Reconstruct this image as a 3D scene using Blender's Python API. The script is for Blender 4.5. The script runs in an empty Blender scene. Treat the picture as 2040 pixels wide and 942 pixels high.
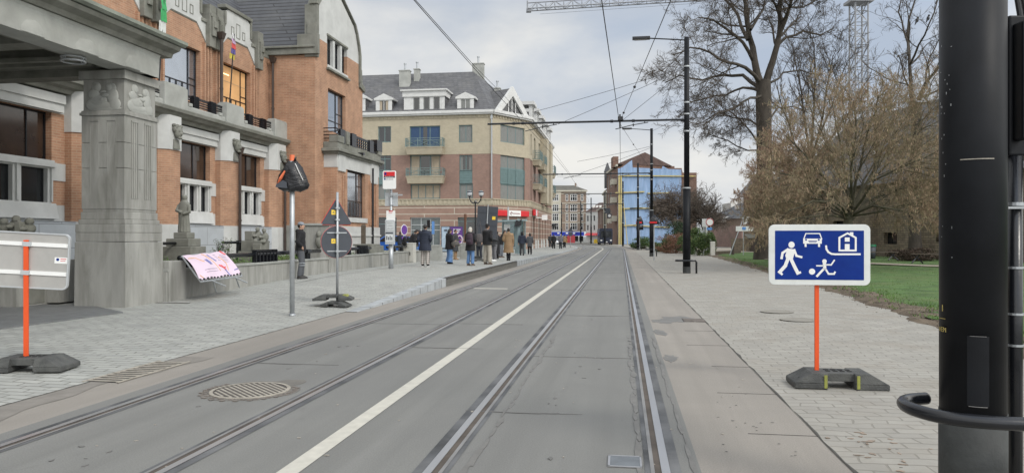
import bpy, bmesh, math, random
from mathutils import Vector, Matrix, noise
R = math.radians
rnd = random.Random(7)
scene = bpy.context.scene
col = scene.collection

# ---------------------------------------------------------------- camera
FPX, CX, CY, EYE = 1450.0, 1020.0, 471.0, 1.54
cd = bpy.data.cameras.new('camera'); cam = bpy.data.objects.new('camera', cd); col.objects.link(cam)
cam.location = (0, 0, EYE); cam.rotation_euler = (R(90), 0, 0)
cd.sensor_width = 36; cd.lens = 36 * FPX / 2040; cd.clip_start = 0.05; cd.clip_end = 4000
scene.camera = cam

# ---------------------------------------------------------------- sky and sun (bright overcast, blue gaps)
SUN_EL, SUN_AZ = R(40), R(138)          # azimuth measured clockwise from +Y (the view direction)
world = bpy.data.worlds.new('World'); scene.world = world; world.use_nodes = True
nt = world.node_tree; N = nt.nodes; L = nt.links
for n in list(N): N.remove(n)
out = N.new('ShaderNodeOutputWorld'); bg = N.new('ShaderNodeBackground'); L.new(bg.outputs[0], out.inputs[0])
sky = N.new('ShaderNodeTexSky'); sky.sky_type = 'NISHITA'; sky.sun_disc = False
sky.sun_elevation = SUN_EL; sky.sun_rotation = SUN_AZ; sky.dust_density = 2.5; sky.air_density = 1.0
tc = N.new('ShaderNodeTexCoord'); mp = N.new('ShaderNodeMapping'); mp.inputs['Scale'].default_value = (1.0, 1.0, 2.6)
mp.inputs['Location'].default_value = (0.35, 0.2, 0.1)
L.new(tc.outputs['Generated'], mp.inputs[0])
nz = N.new('ShaderNodeTexNoise'); nz.inputs['Scale'].default_value = 1.7; nz.inputs['Detail'].default_value = 7; nz.inputs['Roughness'].default_value = .52
nz.inputs['Distortion'].default_value = .35
L.new(mp.outputs[0], nz.inputs['Vector'])
cr = N.new('ShaderNodeValToRGB'); cr.color_ramp.elements[0].position = .40; cr.color_ramp.elements[1].position = .62
sx_ = N.new('ShaderNodeSeparateXYZ'); L.new(tc.outputs['Generated'], sx_.inputs[0])       # thicker cloud to either side
sb_ = N.new('ShaderNodeMath'); sb_.operation = 'SUBTRACT'; L.new(sx_.outputs[0], sb_.inputs[0]); sb_.inputs[1].default_value = .13
sq_ = N.new('ShaderNodeMath'); sq_.operation = 'MULTIPLY'; L.new(sb_.outputs[0], sq_.inputs[0]); L.new(sb_.outputs[0], sq_.inputs[1])
ma_ = N.new('ShaderNodeMath'); ma_.operation = 'MULTIPLY_ADD'; L.new(sq_.outputs[0], ma_.inputs[0]); ma_.inputs[1].default_value = .85; L.new(nz.outputs['Fac'], ma_.inputs[2])
L.new(ma_.outputs[0], cr.inputs[0])
nz2 = N.new('ShaderNodeTexNoise'); nz2.inputs['Scale'].default_value = 3.1; nz2.inputs['Detail'].default_value = 8
L.new(mp.outputs[0], nz2.inputs['Vector'])
cc = N.new('ShaderNodeValToRGB'); e = cc.color_ramp.elements
e[0].position = .36; e[0].color = (5.9, 6.35, 7.0, 1); e[1].position = .58; e[1].color = (9.3, 9.2, 8.8, 1)
L.new(nz2.outputs['Fac'], cc.inputs[0])
thin = N.new('ShaderNodeMix'); thin.data_type = 'RGBA'; thin.inputs['Factor'].default_value = .9
L.new(sky.outputs[0], thin.inputs[6]); thin.inputs[7].default_value = (5.2, 6.0, 7.25, 1)
mx = N.new('ShaderNodeMix'); mx.data_type = 'RGBA'
L.new(cr.outputs[0], mx.inputs['Factor']); L.new(thin.outputs[2], mx.inputs[6]); L.new(cc.outputs[0], mx.inputs[7])
# clouds are brighter round the hidden sun, behind the camera's right shoulder
dt = N.new('ShaderNodeVectorMath'); dt.operation = 'DOT_PRODUCT'; L.new(tc.outputs['Generated'], dt.inputs[0])
dt.inputs[1].default_value = (math.sin(SUN_AZ) * math.cos(SUN_EL), math.cos(SUN_AZ) * math.cos(SUN_EL), math.sin(SUN_EL))
mr = N.new('ShaderNodeMapRange'); L.new(dt.outputs['Value'], mr.inputs[0]); mr.inputs[1].default_value = -.1; mr.inputs[2].default_value = 1; mr.inputs[3].default_value = 1; mr.inputs[4].default_value = 2.55
vs_ = N.new('ShaderNodeVectorMath'); vs_.operation = 'SCALE'; L.new(mx.outputs[2], vs_.inputs[0]); L.new(mr.outputs[0], vs_.inputs['Scale'])
L.new(vs_.outputs[0], bg.inputs[0]); bg.inputs[1].default_value = .1
sd = bpy.data.lights.new('sun', 'SUN'); sd.energy = 1.45; sd.angle = R(12); sd.color = (1, .945, .86)
so = bpy.data.objects.new('sun', sd); col.objects.link(so)
sdir = Vector((math.sin(SUN_AZ) * math.cos(SUN_EL), math.cos(SUN_AZ) * math.cos(SUN_EL), math.sin(SUN_EL)))
so.rotation_euler = sdir.to_track_quat('Z', 'Y').to_euler(); so.location = (30, -30, 60)
scene.view_settings.view_transform = 'Standard'; scene.view_settings.look = 'None'
scene.view_settings.gamma = 1; scene.view_settings.exposure = -0.08

# ---------------------------------------------------------------- frames and helpers
TH = R(8.53)
ST = Matrix.Rotation(-TH, 4, 'Z')       # street frame: x = across (right), y = along, z = up
SI = ST.inverted()
I4 = Matrix.Identity(4)
def at(u, v, Y): return Vector(((u - CX) / FPX * Y, Y, EYE - (v - CY) / FPX * Y))
def gnd(u, v, z=0.0): return at(u, v, FPX * (EYE - z) / (v - CY))
def st(p): return SI @ p
def W3(t, s, z=0.0): return ST @ Vector((t, s, z))
BS, BR = 85.0, 200.0                    # the street bends left after BS
def path(s, t, z=0.0):
    if s <= BS: return W3(t, s, z)
    a = min((s - BS) / BR, 1.2); ex = (s - BS) - a * BR
    c = Vector((-BR, BS, 0)); p = c + Vector((math.cos(a), math.sin(a), 0)) * (BR + t)
    p += Vector((-math.sin(a), math.cos(a), 0)) * ex
    p.z = z
    return ST @ p

WM = {}
def tags(o, label=None, cat=None, group=None, kind=None):
    if label: o['label'] = label
    if cat: o['category'] = cat
    if group: o['group'] = group
    if kind: o['kind'] = kind
    return o
def TM(loc, rz=0.0): return Matrix.Translation(Vector(loc)) @ Matrix.Rotation(rz, 4, 'Z')
def thing(name, label, cat, loc=(0, 0, 0), rz=0.0, group=None):
    o = bpy.data.objects.new(name, None); col.objects.link(o); o.empty_display_size = .2
    o.location = loc; o.rotation_euler = (0, 0, rz); WM[o] = TM(loc, rz)
    return tags(o, label, cat, group)

class MB:
    def __init__(s, F=I4): s.v = []; s.f = []; s.m = []; s.s = []; s.F = F; s.cm = 0; s.sm = False
    def add(s, vs, fs, M=None):
        n = len(s.v)
        if M is None: s.v += [Vector(p) for p in vs]
        else: s.v += [M @ Vector(p) for p in vs]
        s.f += [[i + n for i in f] for f in fs]; s.m += [s.cm] * len(fs); s.s += [s.sm] * len(fs)
    def box(s, x0, x1, y0, y1, z0, z1, M=None):
        s.add([(x0, y0, z0), (x1, y0, z0), (x1, y1, z0), (x0, y1, z0), (x0, y0, z1), (x1, y0, z1), (x1, y1, z1), (x0, y1, z1)],
              [(0, 3, 2, 1), (4, 5, 6, 7), (0, 1, 5, 4), (1, 2, 6, 5), (2, 3, 7, 6), (3, 0, 4, 7)], M); return s
    def frus(s, a, z0, b, z1, M=None):   # a, b = (x0,x1,y0,y1)
        s.add([(a[0], a[2], z0), (a[1], a[2], z0), (a[1], a[3], z0), (a[0], a[3], z0), (b[0], b[2], z1), (b[1], b[2], z1), (b[1], b[3], z1), (b[0], b[3], z1)],
              [(0, 3, 2, 1), (4, 5, 6, 7), (0, 1, 5, 4), (1, 2, 6, 5), (2, 3, 7, 6), (3, 0, 4, 7)], M); return s
    def quad(s, a, b, c, d, M=None): s.add([a, b, c, d], [(0, 1, 2, 3)], M); return s
    def prism(s, poly, y0, y1, M=None):  # polygon in xz, extruded along y
        n = len(poly)
        s.add([(p[0], y0, p[1]) for p in poly] + [(p[0], y1, p[1]) for p in poly],
              [tuple(range(n)), tuple(range(2 * n - 1, n - 1, -1))] + [(i + n, (i + 1) % n + n, (i + 1) % n, i) for i in range(n)], M); return s
    def slab(s, poly, z0, z1, M=None):   # polygon in xy, extruded along z
        n = len(poly)
        s.add([(p[0], p[1], z0) for p in poly] + [(p[0], p[1], z1) for p in poly],
              [tuple(range(n - 1, -1, -1)), tuple(range(n, 2 * n))] + [(i, (i + 1) % n, (i + 1) % n + n, i + n) for i in range(n)], M); return s
    def tube(s, pts, r, n=8, M=None, cap=True, flat=1.0):
        pts = [Vector(p) for p in pts]; k = len(pts)
        rs = r if isinstance(r, (list, tuple)) else [r] * k
        d = (pts[1] - pts[0]).normalized()
        a = Vector((0, 0, 1)) if abs(d.z) < .9 else Vector((1, 0, 0))
        x = d.cross(a).normalized(); vs = []
        for i in range(k):
            t = (pts[min(i + 1, k - 1)] - pts[max(i - 1, 0)])
            if t.length < 1e-9: t = d
            t = t.normalized(); x = (x - t * x.dot(t))
            if x.length < 1e-6: x = t.orthogonal()
            x = x.normalized(); y = t.cross(x)
            for j in range(n):
                an = 2 * math.pi * j / n
                vs.append(pts[i] + x * (math.cos(an) * rs[i]) + y * (math.sin(an) * rs[i] * flat))
        fs = [(i * n + j, i * n + (j + 1) % n, (i + 1) * n + (j + 1) % n, (i + 1) * n + j) for i in range(k - 1) for j in range(n)]
        if cap: fs += [tuple(range(n - 1, -1, -1)), tuple(range((k - 1) * n, k * n))]
        s.add(vs, fs, M); return s
    def lathe(s, prof, c=(0, 0, 0), n=16, M=None, cap=True):
        vs = []; c = Vector(c)
        for r, z in prof:
            for j in range(n):
                an = 2 * math.pi * j / n; vs.append(c + Vector((r * math.cos(an), r * math.sin(an), z)))
        k = len(prof)
        fs = [(i * n + j, i * n + (j + 1) % n, (i + 1) * n + (j + 1) % n, (i + 1) * n + j) for i in range(k - 1) for j in range(n)]
        if cap: fs += [tuple(range(n - 1, -1, -1)), tuple(range((k - 1) * n, k * n))]
        s.add(vs, fs, M); return s
    def rings(s, rs, n=16, M=None):      # rs: (x,y,z,rx,ry)
        vs = []
        for q in rs:
            for j in range(n):
                an = 2 * math.pi * j / n; vs.append((q[0] + q[3] * math.cos(an), q[1] + q[4] * math.sin(an), q[2]))
        k = len(rs)
        fs = [(i * n + j, i * n + (j + 1) % n, (i + 1) * n + (j + 1) % n, (i + 1) * n + j) for i in range(k - 1) for j in range(n)]
        fs += [tuple(range(n - 1, -1, -1)), tuple(range((k - 1) * n, k * n))]
        s.add(vs, fs, M); return s
    def ball(s, c, r, n=10, M=None):     # r scalar or triple
        if not isinstance(r, (tuple, list)): r = (r, r, r)
        k = max(4, n // 2); q = []
        for i in range(k + 1):
            a = -math.pi / 2 + math.pi * i / k
            q.append((c[0], c[1], c[2] + r[2] * math.sin(a), max(1e-4, r[0] * math.cos(a)), max(1e-4, r[1] * math.cos(a))))
        s.rings(q, n, M); return s
    def build(s, name, mats, parent=None, W=None, bevel=0, voxel=0, smooth=0, recalc=True):
        """links everything collected so far as one mesh object, in its parent's local frame"""
        Wm = WM[parent] if parent is not None else (W if W is not None else I4)
        T = Wm.inverted() @ s.F
        me = bpy.data.meshes.new(name)
        me.from_pydata([T @ p for p in s.v], [], s.f)
        if not isinstance(mats, (list, tuple)): mats = [mats]
        for m in mats: me.materials.append(m)
        me.polygons.foreach_set('material_index', s.m); me.polygons.foreach_set('use_smooth', s.s)
        if recalc and len(s.f) < 60000:
            bm = bmesh.new(); bm.from_mesh(me); bmesh.ops.recalc_face_normals(bm, faces=bm.faces); bm.to_mesh(me); bm.free()
        me.update()
        o = bpy.data.objects.new(name, me); col.objects.link(o); WM[o] = Wm
        if parent is not None: o.parent = parent
        else: o.matrix_world = Wm
        if voxel:
            md = o.modifiers.new('r', 'REMESH'); md.mode = 'VOXEL'; md.voxel_size = voxel; md.use_smooth_shade = True
            if smooth:
                sm = o.modifiers.new('s', 'SMOOTH'); sm.factor = .5; sm.iterations = smooth
            dg = bpy.context.evaluated_depsgraph_get(); ev = o.evaluated_get(dg)
            m2 = bpy.data.meshes.new_from_object(ev, depsgraph=dg); o.modifiers.clear(); o.data = m2; m2.name = name
            if not m2.materials:
                for m in mats: m2.materials.append(m)
            for p in m2.polygons: p.use_smooth = True; p.material_index = 0
        if bevel:
            md = o.modifiers.new('b', 'BEVEL'); md.width = bevel; md.segments = 2; md.limit_method = 'ANGLE'; md.angle_limit = R(40)
        return o
def solo(mb, name, mats, label, cat, loc=(0, 0, 0), rz=0.0, group=None, **kw):
    return tags(mb.build(name, mats, None, W=TM(loc, rz), **kw), label, cat, group)
def struct(mb, name, mats, loc=(0, 0, 0), rz=0.0, **kw):
    return tags(mb.build(name, mats, None, W=TM(loc, rz), **kw), kind='structure')
def copy_tree(o, parent=None):
    c = o.copy(); col.objects.link(c)
    if parent is not None:
        c.parent = parent; c.matrix_parent_inverse = o.matrix_parent_inverse.copy()
    for ch in o.children: copy_tree(ch, c)
    return c
def place_copy(o, loc, rz, label=None, group=None, scale=None):
    c = copy_tree(o); c.location = loc; c.rotation_euler = (0, 0, rz)
    if label: c['label'] = label
    if group: c['group'] = group
    if scale: c.scale = (scale,) * 3
    return c
def textmesh(txt, size, M, mb, fontalign='CENTER', ext=.001):
    """letters as real thin geometry; M maps text xy plane"""
    cu = bpy.data.curves.new('t', 'FONT'); cu.body = txt; cu.size = size; cu.align_x = fontalign; cu.align_y = 'CENTER'; cu.extrude = ext; cu.resolution_u = 2
    o = bpy.data.objects.new('t', cu); col.objects.link(o)
    dg = bpy.context.evaluated_depsgraph_get(); me = bpy.data.meshes.new_from_object(o.evaluated_get(dg))
    mb.add([v.co.copy() for v in me.vertices], [list(p.vertices) for p in me.polygons], M)
    bpy.data.objects.remove(o); bpy.data.meshes.remove(me)

# ---------------------------------------------------------------- materials (all procedural)
def newmat(name):
    m = bpy.data.materials.new(name); m.use_nodes = True
    b = m.node_tree.nodes['Principled BSDF']; return m, m.node_tree.nodes, m.node_tree.links, b
def sc(c, k): return tuple(min(1, max(0, x * k)) for x in c[:3]) + (1,)
def nodenoise(N, L, vec, scale, detail=6, rough=.6, dist=0):
    n = N.new('ShaderNodeTexNoise'); n.inputs['Scale'].default_value = scale; n.inputs['Detail'].default_value = detail
    n.inputs['Roughness'].default_value = rough; n.inputs['Distortion'].default_value = dist
    L.new(vec, n.inputs['Vector']); return n.outputs['Fac']
def ramp(N, L, fac, a, b, ca, cb):
    r = N.new('ShaderNodeValToRGB'); r.color_ramp.elements[0].position = a; r.color_ramp.elements[1].position = b
    r.color_ramp.elements[0].color = ca; r.color_ramp.elements[1].color = cb; L.new(fac, r.inputs[0]); return r.outputs[0]
def mixc(N, L, fac, a, b, mode='MIX'):
    m = N.new('ShaderNodeMix'); m.data_type = 'RGBA'; m.blend_type = mode
    if isinstance(fac, (int, float)): m.inputs['Factor'].default_value = fac
    else: L.new(fac, m.inputs['Factor'])
    for i, q in ((6, a), (7, b)):
        if isinstance(q, tuple): m.inputs[i].default_value = q
        else: L.new(q, m.inputs[i])
    return m.outputs[2]
def mat(name, c, rough=.75, var=.18, scale=4.0, bump=.0, bs=60.0, metal=0.0, dirt=0.0, dscale=.7, stretch=None, spec=.5, emit=0, dirtc=None):
    m, N, L, b = newmat(name)
    tc = N.new('ShaderNodeTexCoord'); vec = tc.outputs['Object']
    if stretch:
        mp = N.new('ShaderNodeMapping'); mp.inputs['Scale'].default_value = stretch; L.new(vec, mp.inputs[0]); vec = mp.outputs[0]
    f = nodenoise(N, L, vec, scale)
    colr = ramp(N, L, f, .3, .7, sc(c, 1 - var), sc(c, 1 + var))
    if dirt:
        d = nodenoise(N, L, vec, dscale, 8, .65, .4)
        dm = ramp(N, L, d, .45, .68, (0, 0, 0, 1), (dirt, dirt, dirt, 1))
        colr = mixc(N, L, dm, colr, dirtc or sc(c, .45))
    L.new(colr, b.inputs['Base Color'])
    b.inputs['Roughness'].default_value = rough; b.inputs['Metallic'].default_value = metal
    b.inputs['Specular IOR Level'].default_value = spec
    if bump:
        bn = N.new('ShaderNodeBump'); bn.inputs['Strength'].default_value = bump; bn.inputs['Distance'].default_value = .02
        L.new(nodenoise(N, L, vec, bs, 4), bn.inputs['Height']); L.new(bn.outputs[0], b.inputs['Normal'])
    if emit:
        b.inputs['Emission Color'].default_value = sc(c, 1); b.inputs['Emission Strength'].default_value = emit
    return m
def brickmat(name, c1, c2, mortar, bw=.22, rh=.075, ms=.012, plane='wall', dirt=.3, rough=.85, off=.5, bump=.35, dirtc=None, var=.5, dsc=.8, hcol=None):
    m, N, L, b = newmat(name)
    tc = N.new('ShaderNodeTexCoord'); sp = N.new('ShaderNodeSeparateXYZ'); L.new(tc.outputs['Object'], sp.inputs[0])
    cb = N.new('ShaderNodeCombineXYZ')
    if plane == 'wall':
        ad = N.new('ShaderNodeMath'); ad.operation = 'ADD'; L.new(sp.outputs[0], ad.inputs[0]); L.new(sp.outputs[1], ad.inputs[1])
        L.new(ad.outputs[0], cb.inputs[0]); L.new(sp.outputs[2], cb.inputs[1])
    elif plane == 'floor': L.new(sp.outputs[0], cb.inputs[0]); L.new(sp.outputs[1], cb.inputs[1])
    elif plane == 'floor90': L.new(sp.outputs[1], cb.inputs[0]); L.new(sp.outputs[0], cb.inputs[1])
    vec = cb.outputs[0]
    if plane != 'wall':                      # hand-laid: courses wander a little
        wn = N.new('ShaderNodeTexNoise'); wn.inputs['Scale'].default_value = 1.5; L.new(tc.outputs['Object'], wn.inputs['Vector'])
        vm = N.new('ShaderNodeVectorMath'); vm.operation = 'MULTIPLY_ADD'; L.new(wn.outputs['Color'], vm.inputs[0]); vm.inputs[1].default_value = (.26, .20, 0); L.new(vec, vm.inputs[2]); vec = vm.outputs[0]
    br = N.new('ShaderNodeTexBrick'); br.offset = off; br.inputs['Scale'].default_value = 1
    br.inputs['Color1'].default_value = c1 + (1,); br.inputs['Color2'].default_value = c2 + (1,); br.inputs['Mortar'].default_value = mortar + (1,)
    br.inputs['Brick Width'].default_value = bw; br.inputs['Row Height'].default_value = rh; br.inputs['Mortar Size'].default_value = ms
    br.inputs['Mortar Smooth'].default_value = .25; br.inputs['Bias'].default_value = 0
    L.new(vec, br.inputs['Vector'])
    n1 = nodenoise(N, L, tc.outputs['Object'], 2.3, 6, .6)
    v = ramp(N, L, n1, .3, .72, (1 - var * .45,) * 3 + (1,), (1 + var * .25,) * 3 + (1,))
    colr = mixc(N, L, 1.0, br.outputs['Color'], v, 'MULTIPLY')
    d = nodenoise(N, L, tc.outputs['Object'], dsc, 8, .68, .5)
    dm = ramp(N, L, d, .48, .7, (0, 0, 0, 1), (dirt,) * 3 + (1,))
    colr = mixc(N, L, dm, colr, dirtc or tuple(x * .4 for x in c1) + (1,))
    L.new(colr, b.inputs['Base Color']); b.inputs['Roughness'].default_value = rough
    if bump:
        bn = N.new('ShaderNodeBump'); bn.inputs['Strength'].default_value = bump; bn.inputs['Distance'].default_value = .012; bn.invert = True
        L.new(br.outputs['Fac'], bn.inputs['Height'])
        b2 = N.new('ShaderNodeBump'); b2.inputs['Strength'].default_value = .25; b2.inputs['Distance'].default_value = .01
        L.new(nodenoise(N, L, tc.outputs['Object'], 25, 5), b2.inputs['Height']); L.new(bn.outputs[0], b2.inputs['Normal']); L.new(b2.outputs[0], b.inputs['Normal'])
    return m

M = {}
# ground
M['asphalt'] = mat('asphalt', (.20, .20, .195), .9, .10, .6, .3, 220, dirt=.25, dscale=.35)
def roadmat(name, c, tint):
    m, N, L, b = newmat(name); tc = N.new('ShaderNodeTexCoord'); o = tc.outputs['Object']
    def st_(sx, sy):
        p = N.new('ShaderNodeMapping'); p.inputs['Scale'].default_value = (sx, sy, 1); L.new(o, p.inputs[0]); return p.outputs[0]
    base = ramp(N, L, nodenoise(N, L, st_(2.6, .10), 1.3, 5, .55, .3), .3, .7, sc(c, .88), sc(c, 1.12))         # wheel polish along the street
    base = mixc(N, L, ramp(N, L, nodenoise(N, L, o, .35, 8, .65, .6), .42, .66, (0, 0, 0, 1), (.75, .75, .75, 1)), base, tint + (1,))
    g1 = ramp(N, L, nodenoise(N, L, o, 90, 3, .7), .25, .75, (.76, .76, .76, 1), (1.22, 1.22, 1.22, 1)); base = mixc(N, L, 1.0, base, g1, 'MULTIPLY')
    base = mixc(N, L, ramp(N, L, nodenoise(N, L, st_(1, .6), 2.2, 10, .75, 1.2), .60, .74, (0, 0, 0, 1), (.45, .45, .45, 1)), base, sc(c, .6))
    L.new(base, b.inputs['Base Color']); b.inputs['Roughness'].default_value = .85
    bn = N.new('ShaderNodeBump'); bn.inputs['Strength'].default_value = .35; bn.inputs['Distance'].default_value = .01; L.new(nodenoise(N, L, o, 160, 3), bn.inputs['Height']); L.new(bn.outputs[0], b.inputs['Normal'])
    return m
M['road'] = roadmat('road_concrete', (.182, .181, .170), (.158, .157, .150))
M['gutter'] = roadmat('gutter_concrete', (.265, .243, .215), (.225, .208, .185))
M['farground'] = mat('far_ground', (.17, .17, .155), .95, .2, .1)
M['paver'] = brickmat('grey_setts', (.40, .405, .375), (.33, .335, .315), (.19, .19, .17), .31, .135, .011, 'floor', dirt=.22, rough=.7, bump=.6, dirtc=(.27, .265, .24, 1), var=.35, dsc=1.3)
M['paver_r'] = brickmat('pale_setts', (.33, .315, .28), (.285, .272, .243), (.225, .212, .185), .27, .14, .009, 'floor', dirt=.55, rough=.8, bump=.55, dirtc=(.245, .215, .175, 1), var=.3, dsc=1.0)
M['kerb'] = mat('kerb_stone', (.36, .38, .39), .7, .14, 3, .2, 90, dirt=.4, dscale=1.2)
M['joint'] = mat('joint', (.07, .066, .06), .95, .3, 8)
M['paint'] = mat('road_paint', (.50, .48, .42), .8, .10, 9, .2, 150, dirt=.35, dscale=5, dirtc=(.42, .41, .37, 1))
M['steel'] = mat('rail_steel', (.48, .48, .49), .34, .15, 2, 0, metal=.75, stretch=(1, .15, 1))
M['steel_dull'] = mat('rail_side_steel', (.26, .255, .25), .55, .2, 3, metal=.4)
M['groove'] = mat('rail_groove', (.085, .07, .058), .9, .35, 3)
M['rubber'] = mat('rubber_infill', (.075, .078, .082), .75, .5, 1.6, .2, 90, dirt=.55, dscale=1.6, dirtc=(.19, .19, .19, 1))
M['stain'] = mat('damp_concrete', (.155, .15, .14), .6, .2, 5)
M['iron'] = mat('cast_iron', (.19, .165, .145), .6, .3, 9, .4, 80, metal=.3)
M['iron_light'] = mat('worn_iron', (.36, .33, .28), .6, .25, 9, .3, 80, metal=.2)
M['galv_plate'] = mat('galvanised_cover', (.15, .165, .18), .7, .2, 6, .2, 90, metal=.2)
M['hole'] = mat('drain_shadow', (.02, .02, .02), .9)
M['grass'] = mat('lawn', (.06, .12, .028), .95, .4, 1.6, .6, 60, dirt=.7, dscale=.8, dirtc=(.10, .12, .04, 1))
M['blade'] = mat('grass_blades', (.08, .165, .03), .8, .45, 2.0, dirt=.5, dscale=.9, dirtc=(.15, .16, .05, 1))
M['soil'] = mat('trodden_soil', (.13, .10, .07), .95, .35, 3, .9, 30, dirt=.4, dscale=2)
M['gravel'] = mat('gravel_path', (.34, .30, .24), .95, .15, 5, .4, 90)
# masonry
M['brick_or'] = brickmat('orange_brick', (.445, .245, .15), (.365, .195, .12), (.445, .31, .215), .26, .07, .010, dirt=.14, dirtc=(.27, .15, .10, 1), var=.5, dsc=1.6)
M['brick_rd'] = brickmat('pinkish_brick', (.30, .185, .145), (.25, .155, .125), (.28, .20, .165), .22, .075, .012, dirt=.25, var=.25)
M['brick_cr'] = brickmat('cream_brick', (.47, .415, .305), (.42, .37, .275), (.40, .355, .27), .22, .075, .010, dirt=.2, dirtc=(.30, .27, .21, 1), var=.2)
M['band'] = brickmat('striped_ground_floor', (.32, .21, .165), (.29, .19, .15), (.50, .46, .38), 6.0, .62, .045, dirt=.2, var=.2)
M['brick_dk'] = brickmat('dark_red_brick', (.22, .12, .085), (.17, .095, .07), (.22, .16, .13), .22, .08, .012, dirt=.3)
M['brick_br'] = brickmat('brown_brick', (.28, .20, .15), (.23, .165, .125), (.30, .25, .2), .22, .08, .012, dirt=.3)
M['stone'] = mat('weathered_stone', (.36, .365, .34), .85, .14, 1.6, .25, 60, dirt=.5, dscale=.9, dirtc=(.20, .205, .185, 1))
M['stone_w'] = mat('white_stone', (.52, .525, .51), .8, .10, 1.8, .15, 60, dirt=.30, dscale=1.2, dirtc=(.36, .365, .35, 1))
M['stone_b'] = brickmat('blue_stone_blocks', (.46, .49, .52), (.42, .45, .475), (.24, .25, .26), 1.5, .62, .012, dirt=.3, dirtc=(.30, .31, .31, 1), var=.15, bump=.2)
M['stone_d'] = mat('mossy_stone', (.20, .20, .175), .9, .25, 2.2, .4, 50, dirt=.55, dscale=1.5, dirtc=(.11, .115, .085, 1))
M['concrete'] = mat('streaked_concrete', (.31, .308, .285), .9, .16, 1.4, .3, 60, dirt=.75, dscale=1.3, dirtc=(.17, .168, .148, 1), stretch=(2.2, 2.2, .4))
M['coping'] = mat('coping_concrete', (.32, .325, .30), .9, .15, 2, .3, 60, dirt=.5, dscale=1.4)
M['slate'] = brickmat('slate', (.075, .078, .088), (.055, .058, .066), (.018, .018, .02), 4.0, .20, .03, dirt=.3, dirtc=(.14, .14, .13, 1), rough=.55, var=.45, bump=.5)
M['slate2'] = brickmat('slate_tiles', (.125, .125, .13), (.088, .088, .092), (.055, .055, .06), .45, .26, .02, dirt=.35, dirtc=(.16, .155, .14, 1), rough=.6, var=.5, bump=.5)
M['tile_rd'] = mat('dark_roof_tiles', (.115, .075, .065), .8, .3, 2)
M['tile_gr'] = mat('mossy_roof_tiles', (.105, .10, .085), .85, .3, 1)
M['church'] = brickmat('rubble_stone', (.27, .215, .15), (.185, .15, .11), (.13, .115, .09), .38, .16, .022, dirt=.5, dirtc=(.12, .10, .08, 1), var=.7, dsc=.9, bump=.8)
M['whitewall'] = mat('white_render', (.62, .62, .60), .85, .08, 2, dirt=.2, dscale=1)
M['creamwall'] = mat('cream_render', (.50, .47, .39), .85, .1, 2, dirt=.25, dscale=1)
M['whitetrim'] = mat('white_trim', (.60, .60, .585), .6, .06, 3, dirt=.2, dscale=2)
M['teal'] = mat('teal_frame', (.13, .20, .20), .5, .1, 3)
M['teal_l'] = mat('pale_teal', (.15, .215, .21), .5, .1, 3)
M['blackmetal'] = mat('black_painted_metal', (.011, .012, .015), .26, .3, 5, .04, 30)
M['pole_black'] = mat('black_gloss_pole', (.007, .008, .0105), .5, .35, 3, .05, 12, dirt=.2, dscale=3, dirtc=(.016, .018, .02, 1), spec=.22)
M['pole_foot'] = mat('scuffed_pole_foot', (.04, .043, .042), .7, .3, 6, .2, 50)
M['galv'] = mat('galvanised_steel', (.42, .44, .455), .45, .12, 8, .05, 40, metal=.55)
M['alu'] = mat('grey_aluminium', (.50, .52, .53), .45, .06, 3, metal=.35)
M['signback'] = mat('sign_back_grey', (.39, .38, .36), .6, .07, 2, dirt=.25, dscale=2.2)
M['signback_dk'] = mat('sign_back_anthracite', (.055, .062, .075), .6, .15, 2, dirt=.2, dscale=2)
M['orange'] = mat('orange_paint', (.72, .085, .012), .45, .06, 6)
M['blue'] = mat('sign_blue', (.0015, .024, .20), .45, .12, 3, dirt=.35, dscale=4, dirtc=(.006, .05, .25, 1), spec=.2)
M['white'] = mat('sign_white', (.80, .80, .78), .4, .03, 4)
M['signrim'] = mat('sign_border_white', (.68, .70, .68), .45, .04, 4, dirt=.2, dscale=3)
M['red'] = mat('sign_red', (.60, .02, .025), .4, .06, 4)
M['purple'] = mat('poster_purple', (.10, .035, .20), .5, .1, 2)
M['yellow'] = mat('yellow_sticker', (.85, .58, .05), .5, .05, 4)
M['rubberbase'] = mat('recycled_rubber', (.06, .062, .06), .75, .3, 7, .5, 70, dirt=.55, dscale=6, dirtc=(.12, .12, .11, 1))
M['moss'] = mat('yellow_green_moss', (.24, .25, .06), .9, .3, 8)
M['bag'] = mat('black_plastic_bag', (.012, .012, .014), .22, .3, 4, .9, 9, stretch=(1, 1, 2.6))
M['glass'] = mat('dark_glass', (.018, .02, .022), .06, .2, 1, spec=.9)
M['glass_brown'] = mat('brown_glass', (.045, .028, .020), .07, .35, 1.2, spec=.8)
M['glass_sky'] = mat('sky_mirroring_glass', (.42, .46, .52), .05, .1, .6, metal=.85)
M['glass_lit'] = mat('lit_room_glass', (.60, .34, .15), .4, .25, .9, emit=.27)
M['lampglow'] = mat('ceiling_lamp', (1, .75, .38), .4, 0, 1, emit=2.2)
M['curtain'] = mat('net_curtain', (.20, .205, .195), .9, .35, 9, stretch=(9, 9, .3))
M['curtain_b'] = mat('blue_curtain', (.04, .075, .15), .9, .3, 9, stretch=(9, 9, .3))
M['curtain_c'] = mat('beige_curtain', (.38, .32, .24), .9, .3, 9, stretch=(9, 9, .3))
M['tarp'] = mat('blue_tarpaulin', (.23, .345, .53), .6, .16, 1.0, .35, 3, dirt=.35, dscale=.5, dirtc=(.42, .50, .66, 1), stretch=(2.2, 2.2, .35))
M['beam_y'] = mat('yellow_timber', (.50, .41, .16), .7, .15, 3)
M['shutter_b'] = mat('blue_shopfront', (.015, .035, .36), .5, .4, 1)
M['awning_r'] = mat('red_awning', (.62, .09, .10), .7, .1, 2)
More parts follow.
